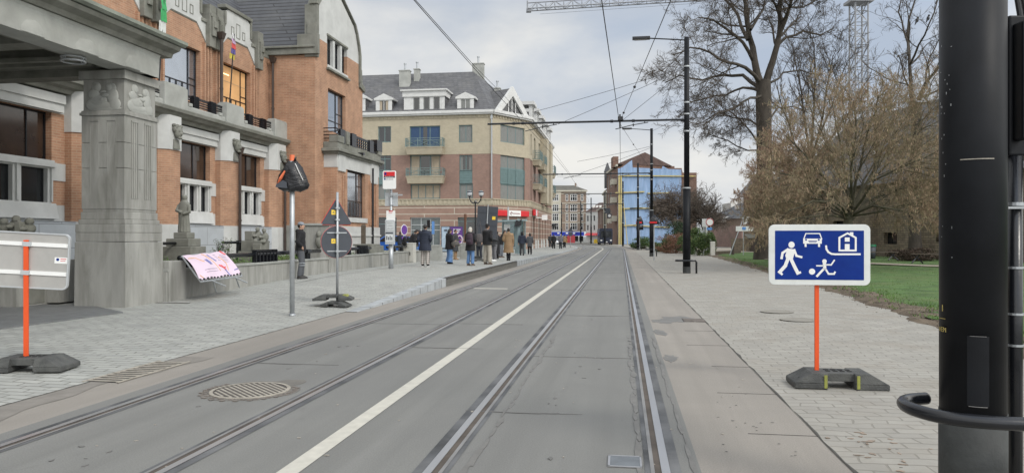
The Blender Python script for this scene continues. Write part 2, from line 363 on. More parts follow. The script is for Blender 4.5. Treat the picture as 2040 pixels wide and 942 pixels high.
M['bark'] = mat('dark_bark', (.055, .046, .037), .95, .35, 5, .8, 22, stretch=(1, 1, .35))
M['bark_t'] = mat('brown_twigs', (.085, .068, .052), .95, .3, 3)
M['twig_tan'] = mat('tan_twigs', (.23, .19, .12), .95, .3, 2, dirt=.9, dscale=.28, dirtc=(.28, .18, .125, 1))
M['twig_red'] = mat('reddish_twigs', (.27, .175, .125), .95, .25, 2)
M['bark_m'] = mat('mossy_bark', (.07, .064, .042), .95, .4, 3, .6, 20)
M['bark_far'] = mat('far_twigs', (.13, .105, .085), .95, .25, 1)
M['catkin'] = mat('tan_catkins', (.38, .265, .18), .9, .3, .8)
M['catkin_g'] = mat('olive_catkins', (.28, .25, .14), .9, .3, .8)
M['leaf'] = mat('evergreen_leaves', (.055, .10, .025), .6, .45, 2.5)
M['leaf_y'] = mat('variegated_leaves', (.17, .21, .07), .6, .5, 3)
M['leaf_dk'] = mat('dark_conifer', (.022, .05, .02), .8, .3, 3)
M['leaf_rd'] = mat('russet_twigs', (.19, .10, .065), .9, .3, 2)
M['leaf_br'] = mat('brown_hedge', (.065, .045, .032), .9, .3, 3)
M['skin'] = mat('skin', (.45, .27, .19), .6, .08, 6)
M['skin_d'] = mat('brown_skin', (.13, .07, .045), .6, .08, 6)
M['plastic_g'] = mat('beige_cabinet', (.52, .51, .46), .6, .05, 3, dirt=.3, dscale=2.5)
M['crane'] = mat('white_crane_steel', (.30, .31, .33), .5, .06, 1)
M['cable'] = mat('cable', (.03, .03, .034), .6, .1, 1)
M['bin'] = mat('green_bin', (.01, .14, .06), .5, .1, 3)
M['wood'] = mat('dark_timber', (.10, .08, .06), .85, .3, 4)
M['brown_door'] = mat('oak_door', (.06, .045, .038), .7, .3, 4, stretch=(8, 8, .5))
M['carblue'] = mat('blue_car_paint', (.005, .07, .30), .35, .05, 2)
M['busblue'] = mat('navy_van_paint', (.012, .017, .035), .5, .2, 2)
M['silver'] = mat('silver_paint', (.5, .52, .55), .3, .05, 2, metal=.4)
M['tyre'] = mat('tyre', (.02, .02, .02), .85, .2, 5)
M['litter'] = mat('white_plastic', (.8, .8, .8), .5, .05, 3)
M['pinkfab'] = mat('pink_banner', (.66, .53, .62), .7, .05, 3)
M['rust'] = mat('rusty_earth_stain', (.27, .215, .17), .9, .3, 6)
def flat(name, c, rough=.7, **k):
    if name not in M: M[name] = mat(name, c, rough, **k)
    return M[name]
# ================================================================ ground, roads, pavements
SF = TM((0, 0, 0), -TH)
def frange(a, b, n): return [a + (b - a) * i / n for i in range(n + 1)]
def strip(mb, t0, t1, s0, s1, z0, z1=None, ds=2.0):
    n = max(1, int((s1 - s0) / ds)); f0 = t0 if callable(t0) else (lambda s: t0); f1 = t1 if callable(t1) else (lambda s: t1)
    zz0 = z0 if callable(z0) else (lambda s: z0); zz1 = (z1 if callable(z1) else (lambda s: z1)) if z1 is not None else zz0
    S = frange(s0, s1, n)
    vs = []
    for q in S: vs += [path(q, f0(q), zz0(q)), path(q, f1(q), zz1(q))]
    mb.add(vs, [(2 * i, 2 * i + 1, 2 * i + 3, 2 * i + 2) for i in range(n)])
def street(mb, name, m, **kw): return struct(mb, name, m, rz=-TH, **kw)
g = MB(); g.quad((-1500, -300, -.06), (1500, -300, -.06), (1500, 2500, -.06), (-1500, 2500, -.06)); struct(g, 'ground', M['farground'])
g = MB(); strip(g, -12, 11, 84, 330, -.02); street(g, 'far_street', M['asphalt'])
g = MB(); strip(g, -4.8, .52, -6, 300, 0); street(g, 'road', M['road'])
g = MB(); strip(g, .52, 1.5, -6, 300, .0); strip(g, -5.57, -4.8, -6, 14.2, 0); strip(g, -5.32, -4.8, 14.2, 300, 0); street(g, 'gutter', M['gutter'])
# slab joints and cracks
g = MB()
for s_, a, b in ((9.3, -1.2, .2), (12.4, -4.4, -3.1), (12.6, -2.95, -1.7), (21, -2.8, .1), (31, -1.1, .2)):
    g.box(a, b, s_, s_ + .012, .0, .003, ST)
for s_ in (5.9, 7.4, 8.9, 10.6, 12.2): g.box(rnd.uniform(.9, 1.15), 1.5, s_, s_ + .008, 0, .003, ST)
street(g, 'slab_joint', M['joint'])
g = MB(); strip(g, lambda s: 1.500 + .006 * math.sin(s * 3.1), lambda s: 1.514 + .008 * math.sin(s * 5.3) + .01 * math.sin(s * 13), 2, 60, .006, ds=.25)
strip(g, lambda s: -5.585, lambda s: -5.57 + .006 * math.sin(s * 7), 2, 15, .006, ds=.3)
street(g, 'edge_joint', M['joint'])
# stains and patches (shapes of their own)
BZ = [0]
def blotch(mb, t, s_, rt, rs, z=.003, n=18, rough=.35, seed=1, M_=ST):
    BZ[0] = (BZ[0] + 1) % 40; z += BZ[0] * .00009
    q = random.Random(seed); pts = []
    for i in range(n):
        a = 2 * math.pi * i / n; k = 1 + q.uniform(-rough, rough * .4); pts.append((t + rt * k * math.cos(a), s_ + rs * k * math.sin(a)))
    mb.slab(pts, z - .003, z, M_)
g = MB(); blotch(g, 1.05, 13.9, .35, .55, seed=3); blotch(g, .78, 13.5, .22, .4, seed=5); blotch(g, .62, 11.9, .11, .4, seed=4); blotch(g, .62, 9.4, .1, .3, seed=8)
for i in range(26):
    s_ = 3.0 + i * .33; blotch(g, .455 + rnd.uniform(0, .04), s_, rnd.uniform(.008, .022), rnd.uniform(.2, .45), seed=30 + i, n=10)
    blotch(g, .135 - rnd.uniform(0, .02), s_, rnd.uniform(.015, .04), rnd.uniform(.1, .3), seed=70 + i, n=10)
    blotch(g, -1.02 + rnd.uniform(0, .03), s_, rnd.uniform(.01, .03), rnd.uniform(.1, .3), seed=170 + i, n=10)
street(g, 'damp_stain', M['stain'])
g = MB()
for i in range(60):
    t = rnd.uniform(-4.6, 1.4); s_ = rnd.uniform(4, 16); blotch(g, t, s_, rnd.uniform(.006, .02), rnd.uniform(.006, .02), .0035, 7, .5, seed=300 + i)
street(g, 'chewing_gum_spots', M['iron_light'])
g = MB()
for i in range(44): blotch(g, rnd.choice((-.48, -3.74)) + rnd.gauss(0, .16), 4 + 16 * rnd.random() ** 1.4, rnd.uniform(.006, .03), rnd.uniform(.008, .05), .0036, 9, .5, seed=700 + i)
for i, (a, b, c, d) in enumerate(((-.9, 6.3, .5, .02), (-2.6, 9.8, .6, .015), (-4.0, 8.3, .55, .018), (-.5, 14.2, .6, .02))): blotch(g, a, b, c, d, .0036, 20, .7, seed=820 + i)
street(g, 'oil_drips', flat('oil_drip', (.148, .145, .137), .7))
g = MB()
for i in range(30):
    t = rnd.uniform(.7, 1.3) if i < 20 else rnd.uniform(1.7, 2.6); s_ = rnd.uniform(5.2, 7.4) if i < 20 else rnd.uniform(4.6, 6); blotch(g, t, s_, rnd.uniform(.005, .018), rnd.uniform(.004, .010), .0065, 7, .6, seed=400 + i)
street(g, 'dirt_crumbs', M['stain'])
g = MB()
for k in range(22): blotch(g, 1.84 + rnd.gauss(0, .14), 5.7 + rnd.gauss(0, .28), rnd.uniform(.01, .05), rnd.uniform(.008, .03), .0085, 9, .6, seed=600 + k)
street(g, 'rusty_stain', M['rust'])
g = MB(); strip(g, lambda s: -4.95 - .28 - .08 * math.sin(s * 2.1) - .05 * math.sin(s * 5.7), -5.56, 3.5, 8.6, .0035, ds=.2)
street(g, 'worn_asphalt_patch', flat('worn_patch', (.20, .185, .165), .9, dirt=.3))
# tram rails
def rail(tg, h, label):
    r = thing('tram_rail', label, 'tram rail', W3(tg, 0, 0), -TH, 'grooved tram rails set in the road')
    def sp(a, b, z, m, name):
        q = MB(); strip(q, tg + min(a * h, b * h), tg + max(a * h, b * h), -4, 290, z, ds=1.5); q.build(name, m, r)
    sp(-.022, .022, .004, M['groove'], 'groove'); sp(.022, .078, .008, M['steel'], 'rail_head')
    sp(-.048, -.022, .007, M['steel_dull'], 'guard_lip'); sp(.078, .150, .004, M['rubber'], 'outer_infill'); sp(-.085, -.048, .004, M['rubber'], 'inner_infill')
rail(.24, 1, 'tram rail farthest right, beside the beige concrete gutter'); rail(-1.20, -1, 'tram rail just right of the continuous white road line')
rail(-3.02, 1, 'tram rail just left of the continuous white road line'); rail(-4.46, -1, 'tram rail farthest left, nearest the waiting platform')
g = MB(); strip(g, -2.222, -2.078, -4, 290, .005, ds=1.0); street(g, 'road_marking', M['paint'])
g = MB(); q = gnd(942, 575); q2 = gnd(1010, 576); g.quad(st(q) + Vector((0, 0, .005)), st(q2) + Vector((0, 0, .005)), st(q2) + Vector((0, .28, .005)), st(q) + Vector((0, .28, .005)), ST); street(g, 'short_white_mark', M['paint'])
# left pavement: rises to the tram platform
def sst(x, a, b): x = min(1, max(0, (x - a) / (b - a))); return x * x * (3 - 2 * x)
def kerbz(s):
    if s < 37.6: return .26 * min(1, max(0, (s - 14.6) / 7.2)) + .006
    return max(.09, .266 - (s - 37.6) * .0075)
def wallz(s): return .05 + .22 * sst(s, 13, 24)
def zl(t, s):
    k = kerbz(s); return k + (wallz(s) - k) * min(1, max(0, (-5.57 - t) / 4.3))
def PL(u, v):                                       # point of the left pavement seen at a pixel
    z = .1
    for _ in range(25): p = gnd(u, v, z); q = st(p); z = zl(q.x, q.y)
    return p, q
g = MB()
TS = [-5.57, -5.9, -6.4, -7, -7.6, -8.3, -9, -9.5, -10, -10.6, -12, -16, -24, -60]; SS = frange(-4, 14, 9) + frange(15, 40, 25) + frange(42, 100, 20)
vs = [(t, s_, zl(t, s_)) for s_ in SS for t in TS]; n = len(TS)
g.add(vs, [(i * n + j + 1, i * n + j, (i + 1) * n + j, (i + 1) * n + j + 1) for i in range(len(SS) - 1) for j in range(n - 1)], ST)
street(g, 'pavement_left', M['paver'])
g = MB(); strip(g, -9.3, -5.32, 100, 300, .09); street(g, 'pavement_left_far', M['paver_r'])
g = MB()
strip(g, -5.57, -5.32, 14.2, 300, lambda s: kerbz(s) + .003, ds=.8); strip(g, -5.32, -5.318, 14.2, 300, lambda s: kerbz(s) + .003, -.02, ds=.8)
street(g, 'kerb', M['kerb'])
g = MB(); strip(g, -5.43, -5.305, 21.8, 37.2, lambda s: kerbz(s) + .012, ds=1); strip(g, -5.305, -5.305, 21.8, 37.2, lambda s: kerbz(s) + .012, lambda s: kerbz(s) - .05, ds=1)
street(g, 'platform_nosing', M['joint'])
g = MB(); strip(g, -5.312, -5.312, 21.8, 37.2, .0, .21, ds=2); street(g, 'platform_face', flat('platform_face', (.15, .145, .13), .9, dirt=.5, dscale=2, stretch=(1, .4, 6)))
g = MB(); strip(g, -5.308, -5.308, 21.8, 37.2, .115, .125, ds=2); street(g, 'platform_face_joint', M['joint'])
g = MB()
for s_ in frange(15, 22, 9) + frange(38, 60, 22): g.box(-5.575, -5.312, s_, s_ + .006, 0, kerbz(s_) + .006, ST)
street(g, 'kerb_joints', M['joint'])
g = MB(); strip(g, -9.27, -9.24, 19.5, 60, lambda s: zl(-9.25, s) + .004, ds=1); street(g, 'slot_drain', M['joint'])
g = MB(); a, b = PL(300, 608)[1], PL(345, 604)[1]; g.box(b.x - .45, b.x + .35, b.y, b.y + .10, zl(b.x, b.y), zl(b.x, b.y) + .006, ST); street(g, 'slot_grate', M['joint'])
g = MB(); 
for t_, s_, a_, b_ in ((-8.2, 29.3, 1.6, .10), (-7.5, 28.2, 1.3, .07), (-6.3, 16.4, .5, .35)): blotch(g, t_, s_, a_ * .5, b_, zl(t_, s_) + .004, seed=int(s_ * 9))
street(g, 'patched_setts', flat('patched', (.40, .385, .35), .9, dirt=.3))
# dark smooth forecourt under the canopy
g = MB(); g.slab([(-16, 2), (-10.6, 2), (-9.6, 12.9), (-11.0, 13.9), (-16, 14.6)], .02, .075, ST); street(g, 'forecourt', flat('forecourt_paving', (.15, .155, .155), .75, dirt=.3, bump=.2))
# right pavement, lawn
def tb(s):
    P_ = [(-4, 4.4), (5, 4.75), (11, 5.0), (15, 5.3), (22, 5.75), (40, 6.3), (60, 6.8), (90, 7.6)]
    for (a, x), (b, y) in zip(P_, P_[1:]):
        if s <= b: return x + (y - x) * (s - a) / (b - a)
    return P_[-1][1]
g = MB(); strip(g, 1.5, lambda s: tb(s) + .4, -4, 85, .003, .03); street(g, 'pavement_right', M['paver_r'])
g = MB(); strip(g, 1.5, 9, 85, 300, .05); street(g, 'pavement_right_far', M['paver_r'])
def wob(s, k=1): return k * (.16 * math.sin(s * 1.7) + .1 * math.sin(s * 4.3 + 1) + .06 * math.sin(s * 9.1))
g = MB(); ns = 260
vs = []; rows = [0, .12, .3, .55, .8, 1.1]
for s_ in frange(3, 66, ns):
    for k, o in enumerate(rows):
        vs.append((tb(s_) + wob(s_, .5) + o, s_ + rnd.uniform(-.03, .03), (.02, .055, .075, .085, .08, .05)[k] + (rnd.uniform(-.02, .03) if 0 < k < 5 else 0)))
n = len(rows); g.add(vs, [(i * n + j + 1, i * n + j, (i + 1) * n + j, (i + 1) * n + j + 1) for i in range(ns) for j in range(n - 1)], ST); street(g, 'soil_verge', M['soil'])
g = MB(); vs = []; S_ = frange(2, 68, 200); T_ = [0, .3, .8, 1.5, 3, 5, 8, 12, 18, 26, 45]
for s_ in S_:
    for k, o in enumerate(T_): vs.append((tb(s_) + .5 + wob(s_, 1.3) * max(0, 1 - k * .3) + o, s_, .075 + .05 * min(1, k / 3) + .02 * noise.noise(Vector((o * .6, s_ * .4, 0)))))
n = len(T_); g.add(vs, [(i * n + j + 1, i * n + j, (i + 1) * n + j, (i + 1) * n + j + 1) for i in range(200) for j in range(n - 1)], ST); street(g, 'lawn', M['grass'])
def lawnpath(off0, off1, z):
    pts = [at(1700, 524, 36), at(1760, 529, 33.5), at(1830, 535, 32), at(1900, 541, 30.5), at(2100, 560, 26)]
    return pts
g = MB(); pp = [(15.2, 44), (17.6, 37.5), (19.2, 33.6), (22.6, 30.2), (30, 26)]
for (a, b), (c, d) in zip(pp, pp[1:]): g.quad((a, b, .17), (c, d, .17), (c + .9, d + 1.5, .17), (a + .9, b + 1.5, .17))
struct(g, 'gravel_path', M['gravel'])
# blades of grass: nobody could count them
g = MB(); vs = []; fs = []
def blade(t, s_, z, h, w):
    a = rnd.uniform(0, 6.28); l = rnd.uniform(-.6, .6) * h; n = len(vs)
    vs.extend([(t - w * math.cos(a), s_ - w * math.sin(a), z), (t + w * math.cos(a), s_ + w * math.sin(a), z), (t + l, s_ + rnd.uniform(-.5, .5) * h, z + h)]); fs.append((n, n + 1, n + 2))
for i in range(30000):
    s_ = 10 + 46 * rnd.random() ** 1.5; o = 12 * rnd.random() ** 1.3; t = tb(s_) + .5 + wob(s_, 1.3) * max(0, 1 - o) + o
    if noise.noise(Vector((t * 1.3, s_ * 1.3, 3))) < -.28 and o < 2: continue
    blade(t, s_, .09, rnd.uniform(.03, .085), rnd.uniform(.006, .014))
for i in range(5000):                                # tufts invading the soil
    s_ = rnd.uniform(9, 50); t = tb(s_) + rnd.uniform(.1, .7)
    if noise.noise(Vector((t * 3, s_ * 2, 9))) < .12: continue
    blade(t, s_, .05, rnd.uniform(.03, .09), .01)
g.add(vs, fs, ST); tags(g.build('lawn_grass', M['blade'], None, W=SF), 'short green grass growing over the church lawn', 'grass', kind='stuff')
g = MB(); vs = []; fs = []
for i in range(5200):                                # leaves and crumbs of soil along the verge
    s_ = rnd.uniform(4, 45); t = tb(s_) + rnd.gauss(.42, .25); a = rnd.uniform(0, 6.28); w = rnd.uniform(.008, .03); z = .06 + rnd.uniform(0, .04) if t > tb(s_) + .1 else .03; n = len(vs)
    vs.extend([(t + w * math.cos(a + k * 2.1), s_ + w * math.sin(a + k * 2.1), z + rnd.uniform(0, .03)) for k in range(3)]); fs.append((n, n + 1, n + 2))
g.add(vs, fs, ST); tags(g.build('dead_leaves', M['bark_t'], None, W=SF), 'brown dead leaves and soil crumbs along the lawn edge', 'leaf litter', kind='stuff')
# metal covers in the ground
p = gnd(288, 740); q = st(p)
r = thing('drain_grate', 'long slatted iron drain grate at the edge of the left setts', 'drain grate', W3(q.x, q.y, 0), -TH)
g = MB(ST); g.box(q.x - .25, q.x + .14, q.y - .62, q.y + .62, .004, .007); g.build('drain_pit', M['hole'], r)
g = MB(ST)
for i in range(12): y = q.y - .6 + i * .105; g.box(q.x - .24, q.x + .13, y, y + .042, .007, .013)
g.box(q.x - .27, q.x - .235, q.y - .65, q.y + .65, .006, .014); g.box(q.x + .13, q.x + .16, q.y - .65, q.y + .65, .006, .014); g.build('slats', M['iron_light'], r)
p = gnd(1382, 638); q = st(p)
r = thing('gully_grate', 'small square gully grate in a damp patch beside the right pavement', 'drain grate', W3(q.x, q.y, 0), -TH)
g = MB(ST); g.box(q.x - .2, q.x + .2, q.y - .25, q.y + .25, .003, .006); g.build('drain_pit', M['hole'], r)
g = MB(ST)
for i in range(7): g.box(q.x - .19, q.x + .19, q.y - .24 + i * .07, q.y - .2 + i * .07, .006, .011)
g.build('slats', M['iron'], r)
p = gnd(499, 778); q = st(p); RF = ST @ Matrix.Translation((q.x, q.y, 0)) @ Matrix.Rotation(R(-42), 4, 'Z')
r = thing('manhole_cover', 'round ribbed iron manhole cover between the left tram rails', 'manhole cover', W3(q.x, q.y, 0), -TH)
g = MB(ST); blotch(g, q.x + .02, q.y, .45, .50, .003, 26, .12, seed=2, M_=None); blotch(g, q.x + .20, q.y + .42, .18, .22, .0035, 14, .3, seed=12, M_=None); g.build('surround', flat('old_patch', (.15, .14, .125), .9), r)
g = MB(ST); g.lathe([(.35, .004), (.385, .004), (.385, .012), (.35, .012)], (q.x, q.y, 0), 36, cap=False); g.build('ring', M['iron_light'], r)
g = MB(ST); g.lathe([(.35, .004), (.35, .007)], (q.x, q.y, 0), 36); g.build('plate', flat('dark_iron', (.075, .066, .058), .7), r)
g = MB(RF)
for i in range(13):
    y = -.32 + i * .05; w = math.sqrt(max(0, .34 ** 2 - y * y)); g.box(-w, w, y, y + .022, .007, .011)
g.build('ribs', M['iron_light'], r)
g = MB(ST)
for k in range(46):
    a = k * 2 * math.pi / 46; rr = .44 + .03 * math.sin(k * 3)
    if math.sin(a) < .55: g.box(q.x + rr * math.cos(a) - .022, q.x + rr * math.cos(a) + .022, q.y + rr * math.sin(a) - .018, q.y + rr * math.sin(a) + .018, .003, .009)
g.build('cobbles', M['iron'], r)
p = gnd(1245, 920); q = st(p)
r = thing('inspection_cover', 'small square galvanised cover left of the right-hand rail', 'inspection cover', W3(q.x, q.y, 0), -TH)
g = MB(ST); g.box(q.x - .10, q.x + .10, q.y - .11, q.y + .11, .004, .0075); g.build('cover', M['galv_plate'], r)
g = MB(ST)
for a in ((-.115, -.10, -.12, .12), (.10, .112, -.12, .12), (-.115, .112, -.125, -.11), (-.115, .112, .11, .125)): g.box(q.x + a[0], q.x + a[1], q.y + a[2], q.y + a[3], .004, .010)
g.build('rim', M['steel'], r)
for u_, v_, w_, lab in ((1548, 621, .32, 'round iron cover set in the right setts, the farther of two'), (1590, 637, .32, 'round iron cover set in the right setts, the nearer of two')):
    p = gnd(u_, v_, .02); g = MB(); g.lathe([(w_, .024), (w_, .03), (w_ * .8, .033), (w_ * .78, .028)], (p.x, p.y, 0), 24)
    solo(g, 'manhole_cover', flat('worn_cover', (.24, .225, .195), .8, dirt=.4, dscale=5), lab, 'manhole cover', (p.x, p.y, 0))
# ================================================================ wall tools
class Wall:
    """p0 -> p1 in the street frame, the inside lies on the left hand; local x along, y inwards, z up"""
    def __init__(s, p0, p1, F=ST):
        s.p0 = Vector((p0[0], p0[1], 0)); d = Vector((p1[0] - p0[0], p1[1] - p0[1], 0)); s.len = d.length; d.normalize()
        y = Vector((0, 0, 1)).cross(d)
        m = Matrix(((d.x, y.x, 0, s.p0.x), (d.y, y.y, 0, s.p0.y), (0, 0, 1, 0), (0, 0, 0, 1)))
        s.M = F @ m; s.MI = s.M.inverted()
    def uv(s, u, v=471.0, y=0.0):                    # where the sight line through a pixel meets the wall
        o = s.MI @ Vector((0, 0, EYE)); e = s.MI @ at(u, v, 1.0); d = e - o
        k = (y - o.y) / d.y; q = o + d * k; return q.x, q.z
    def X(s, u, y=0.0): return s.uv(u, 471, y)[0]
    def Z(s, u, v, y=0.0): return s.uv(u, v, y)[1]
def holes(mb, x0, x1, z0, z1, hs, depth=.2, M_=None, reveal=True):
    xs = sorted({x0, x1} | {min(max(h[k], x0), x1) for h in hs for k in (0, 1)}); zs = sorted({z0, z1} | {min(max(h[k], z0), z1) for h in hs for k in (2, 3)})
    for a, b in zip(xs, xs[1:]):
        for c, d in zip(zs, zs[1:]):
            cx, cz = (a + b) / 2, (c + d) / 2
            if any(h[0] < cx < h[1] and h[2] < cz < h[3] for h in hs): continue
            mb.quad((a, 0, c), (b, 0, c), (b, 0, d), (a, 0, d), M_)
    if reveal:
        for h in hs:
            a, b, c, d = max(h[0], x0), min(h[1], x1), max(h[2], z0), min(h[3], z1)
            if a >= b or c >= d: continue
            mb.quad((a, 0, c), (a, depth, c), (a, depth, d), (a, 0, d), M_); mb.quad((b, 0, c), (b, 0, d), (b, depth, d), (b, depth, c), M_)
            if h[2] >= z0: mb.quad((a, 0, c), (b, 0, c), (b, depth, c), (a, depth, c), M_)
            if h[3] <= z1: mb.quad((a, 0, d), (a, depth, d), (b, depth, d), (b, 0, d), M_)
def window(par, W, a, b, c, d, y, mf, mg, cols=(), rows=(), fw=.06, curtain=None, name='window', th=.06, label=None):
    F = W.M; g = MB(F)
    g.box(a, a + fw, y, y + th, c, d); g.box(b - fw, b, y, y + th, c, d); g.box(a + fw, b - fw, y, y + th, c, c + fw); g.box(a + fw, b - fw, y, y + th, d - fw, d)
    for q in cols: x = a + (b - a) * q; g.box(x - fw * .4, x + fw * .4, y + .004, y + th - .004, c + fw, d - fw)
    for q in rows:
        if isinstance(q, tuple): q, qa, qb = q
        else: qa, qb = 0, 1
        z = c + (d - c) * q; g.box(a + (b - a) * qa + (fw if qa == 0 else 0), a + (b - a) * qb - (fw if qb == 1 else 0), y + .008, y + th - .008, z - fw * .35, z + fw * .35)
    w = g.build(name, mf, par)
    if label: w['label'] = label
    g = MB(F); g.quad((a + .01, y + th * .6, c + .01), (b - .01, y + th * .6, c + .01), (b - .01, y + th * .6, d - .01), (a + .01, y + th * .6, d - .01)); g.build('pane', mg, w)
    if curtain:
        g = MB(F); xs = frange(a + fw, b - fw, 14)
        gm, fr = curtain
        for i, (p, q) in enumerate(zip(xs, xs[1:])):
            if fr < 1 and fr * .5 < (i + .5) / 14 < 1 - fr * .5: continue
            o = .006 * (i % 2); g.quad((p, y + th * .55 - .004 - o, c + fw), (q, y + th * .55 - .01 + o, c + fw), (q, y + th * .55 - .01 + o, d - fw), (p, y + th * .55 - .004 - o, d - fw))
        g.build('curtain', gm, w)
    return w
def railing(g, W, a, b, y, z0, z1, bars=3, r=.02):
    for k in range(bars):
        z = z0 + (z1 - z0) * (k + .5) / bars; g.box(a, b, y - r, y + r, z - r * 1.3, z + r * 1.3)
    g.box(a, b, y - r * 1.4, y + r * 1.4, z1 - r, z1 + r * 1.6)

# ================================================================ town hall on the left
TPIER, TWIN, TUP, TTOW, TBAY = -14.4, -14.7, -15.1, -13.0, -12.4
hall = thing('town_hall', 'orange brick town hall with grey stone trim, stone canopy and projecting gabled wing', 'town hall', W3(-14.4, 20, 0), -TH)
WP = Wall((TPIER, 0), (TPIER, 30)); WW = Wall((TWIN, 0), (TWIN, 30)); WU = Wall((TUP, 0), (TUP, 30)); WT = Wall((TTOW, 0), (TTOW, 40)); WB = Wall((TBAY, 0), (TBAY, 40))
S_END = 29.65
piers = [(6.8, 7.8), (17.45, 18.5), (21.1, 22.12), (24.75, 25.8), (28.45, 29.62)]
bays = [(8.2, 17.0), (18.9, 20.7), (22.32, 24.4), (26.0, 28.1)]
# recessed ground-floor wall, band by band
g = MB(WW.M)
holes(g, 5, S_END, 1.93, 2.36, []); 
hs = []
for a, b in bays:
    n = 8 if b - a > 5 else 3; w = (b - a) / n
    for k in range(n): hs.append((a + k * w + .13, a + (k + 1) * w - .13, 2.42, 3.30))
holes(g, 5, S_END, 2.36, 3.40, hs + [(5, bays[0][0], 2.36, 3.4)] + [(p[1] + .0, q[0], 2.36, 3.4) for p, q in zip(bays, bays[1:])] + [(bays[-1][1], S_END, 2.36, 3.4)], .16, reveal=False)
for h in hs: holes(g, h[0] - .0001, h[1] + .0001, h[2] - .0001, h[3] + .0001, [h], .16)
for a, b in bays:
    g.box(a - .06, b + .06, -.10, .0, 3.34, 3.46); g.box(a - .04, b + .04, -.06, 0, 3.46, 3.52)        # transom ledge
    n = 8 if b - a > 5 else 3; w = (b - a) / n
    for k in range(n + 1):
        x = a + k * w; g.box(max(a, x - .05), min(b, x + .05), -.05, 0, 2.44, 3.34)
    g.frus((a - .1, b + .1, -.14, 0), 2.0, (a - .1, b + .1, -.05, 0), 2.40)
holes(g, 5, S_END, 4.78, 5.4, [])
for a, b in bays: g.box(a - .3, b + .3, -.12, -.002, 4.80, 5.02); g.box(a - .3, b + .3, -.17, -.002, 5.02, 5.25)
g.build('stone_dressing', M['stone_w'], hall)
g = MB(WW.M)
gaps = [(5, bays[0][0])] + [(p[1], q[0]) for p, q in zip(bays, bays[1:])] + [(bays[-1][1], S_END)]
for a, b in gaps:
    for z0, z1 in ((2.36, 3.0), (3.46, 4.78)): g.quad((a, 0, z0), (b, 0, z0), (b, 0, z1), (a, 0, z1))
for a, b in bays: holes(g, a - .001, b + .001, 3.46, 4.78, [(a, b, 3.5, 4.78)], .22)
g.build('brick_wall', M['brick_or'], hall)
g = MB(WW.M)
for a, b in gaps: g = MB(WW.M); g.box(a, b, -.03, .02, 3.0, 3.46); g.build('stone_block', M['stone_w'], hall)
g = MB(WP.M)
g.quad((5, 0, -.2), (S_END, 0, -.2), (S_END, 0, 1.93), (5, 0, 1.93)); g.box(5, S_END, .0, .3, 1.90, 1.935); g.build('plinth', M['stone_b'], hall)
for a, b in bays:
    big = b - a > 5; n = 8 if big else 3; w = (b - a) / n
    for k in range(n):
        window(hall, WW, a + k * w + .13, a + (k + 1) * w - .13, 2.42, 3.30, .12, M['blackmetal'], M['glass'], fw=.035)
    window(hall, WW, a, b, 3.50, 4.78, .17, M['blackmetal'], M['glass_brown'], cols=(.62,) if not big else (.3, .6, .93), fw=.045)
# piers with carved capitals
for i, (a, b) in enumerate(piers):
    g = MB(WP.M); ch = .22
    g.slab([(a, .32), (a, .10), (a + ch, -.16), (b - ch, -.16), (b, .10), (b, .32)], 1.93, 4.32); pr = g.build('pier', M['brick_or'], hall)
    g = MB(WP.M); g.slab([(a - .02, .32), (a - .02, .08), (a + ch, -.19), (b - ch, -.19), (b + .02, .08), (b + .02, .32)], 0, 1.93); g.build('pier_plinth', M['stone_w'], pr); g = MB(WP.M)
    g.slab([(a - .02, .32), (a - .02, .08), (a + ch - .02, -.19), (b - ch + .02, -.19), (b + .02, .08), (b + .02, .32)], 4.32, 5.42); g.build('capital', M['stone_w'], pr)
    if i:
        g = MB(WP.M); m = (a + b) / 2; g.sm = True
        g.ball((m, -.28, 4.88), (.15, .12, .20), 12); g.ball((m, -.37, 4.84), (.045, .08, .07), 8); g.ball((m, -.34, 4.70), (.09, .07, .05), 8)
        g.ball((m - .07, -.37, 4.92), (.04, .03, .03), 8); g.ball((m + .07, -.37, 4.92), (.04, .03, .03), 8)
        g.ball((m - .16, -.25, 4.98), (.06, .08, .10), 8); g.ball((m + .16, -.25, 4.98), (.06, .08, .10), 8)
        for k in range(7): q = -.18 + k * .06; g.ball((m + q, -.25, 5.07 + .03 * math.cos(k * 2)), (.045, .08, .06), 8)
        g.sm = False; g.frus((m - .16, m + .16, -.25, -.15), 4.35, (m - .13, m + .13, -.22, -.15), 4.66)
        g.build('carved_face', M['stone_d'], pr)
# moulded ledge, parapet and railings above the ground floor
g = MB(ST)
def profl(z_t, s0, s1, mb): # z_t: list of (t, z) polygon extruded along the street
    n = len(z_t); mb.add([(t, s0, z) for t, z in z_t] + [(t, s1, z) for t, z in z_t], [tuple(range(n)), tuple(range(2 * n - 1, n - 1, -1))] + [(i, (i + 1) % n, (i + 1) % n + n, i + n) for i in range(n)])
profl([(TUP, 5.30), (-14.48, 5.30), (-14.42, 5.40), (-14.28, 5.44), (-14.20, 5.52), (-14.12, 5.56), (-14.10, 5.66), (-14.16, 5.70), (TUP, 5.70)], 5, S_END - .003, g)
g.build('ledge', M['stone_d'], hall)
g = MB(ST); profl([(-14.62, 5.70), (-14.34, 5.70), (-14.34, 5.88), (-14.40, 5.92), (-14.62, 5.92)], 5, S_END - .003, g)
for a, b in piers[1:]:
    m = (a + b) / 2 + .15; g.box(-14.66, -14.27, m - .62, m + .62, 5.70, 6.42); g.box(-14.63, -14.30, m - .58, m + .58, 6.42, 6.47)
    for q in (-.9, .9): g.box(-14.62, -14.33, m + q - .1, m + q + .1, 5.9, 6.02)
g.build('parapet', M['stone'], hall, bevel=.02)
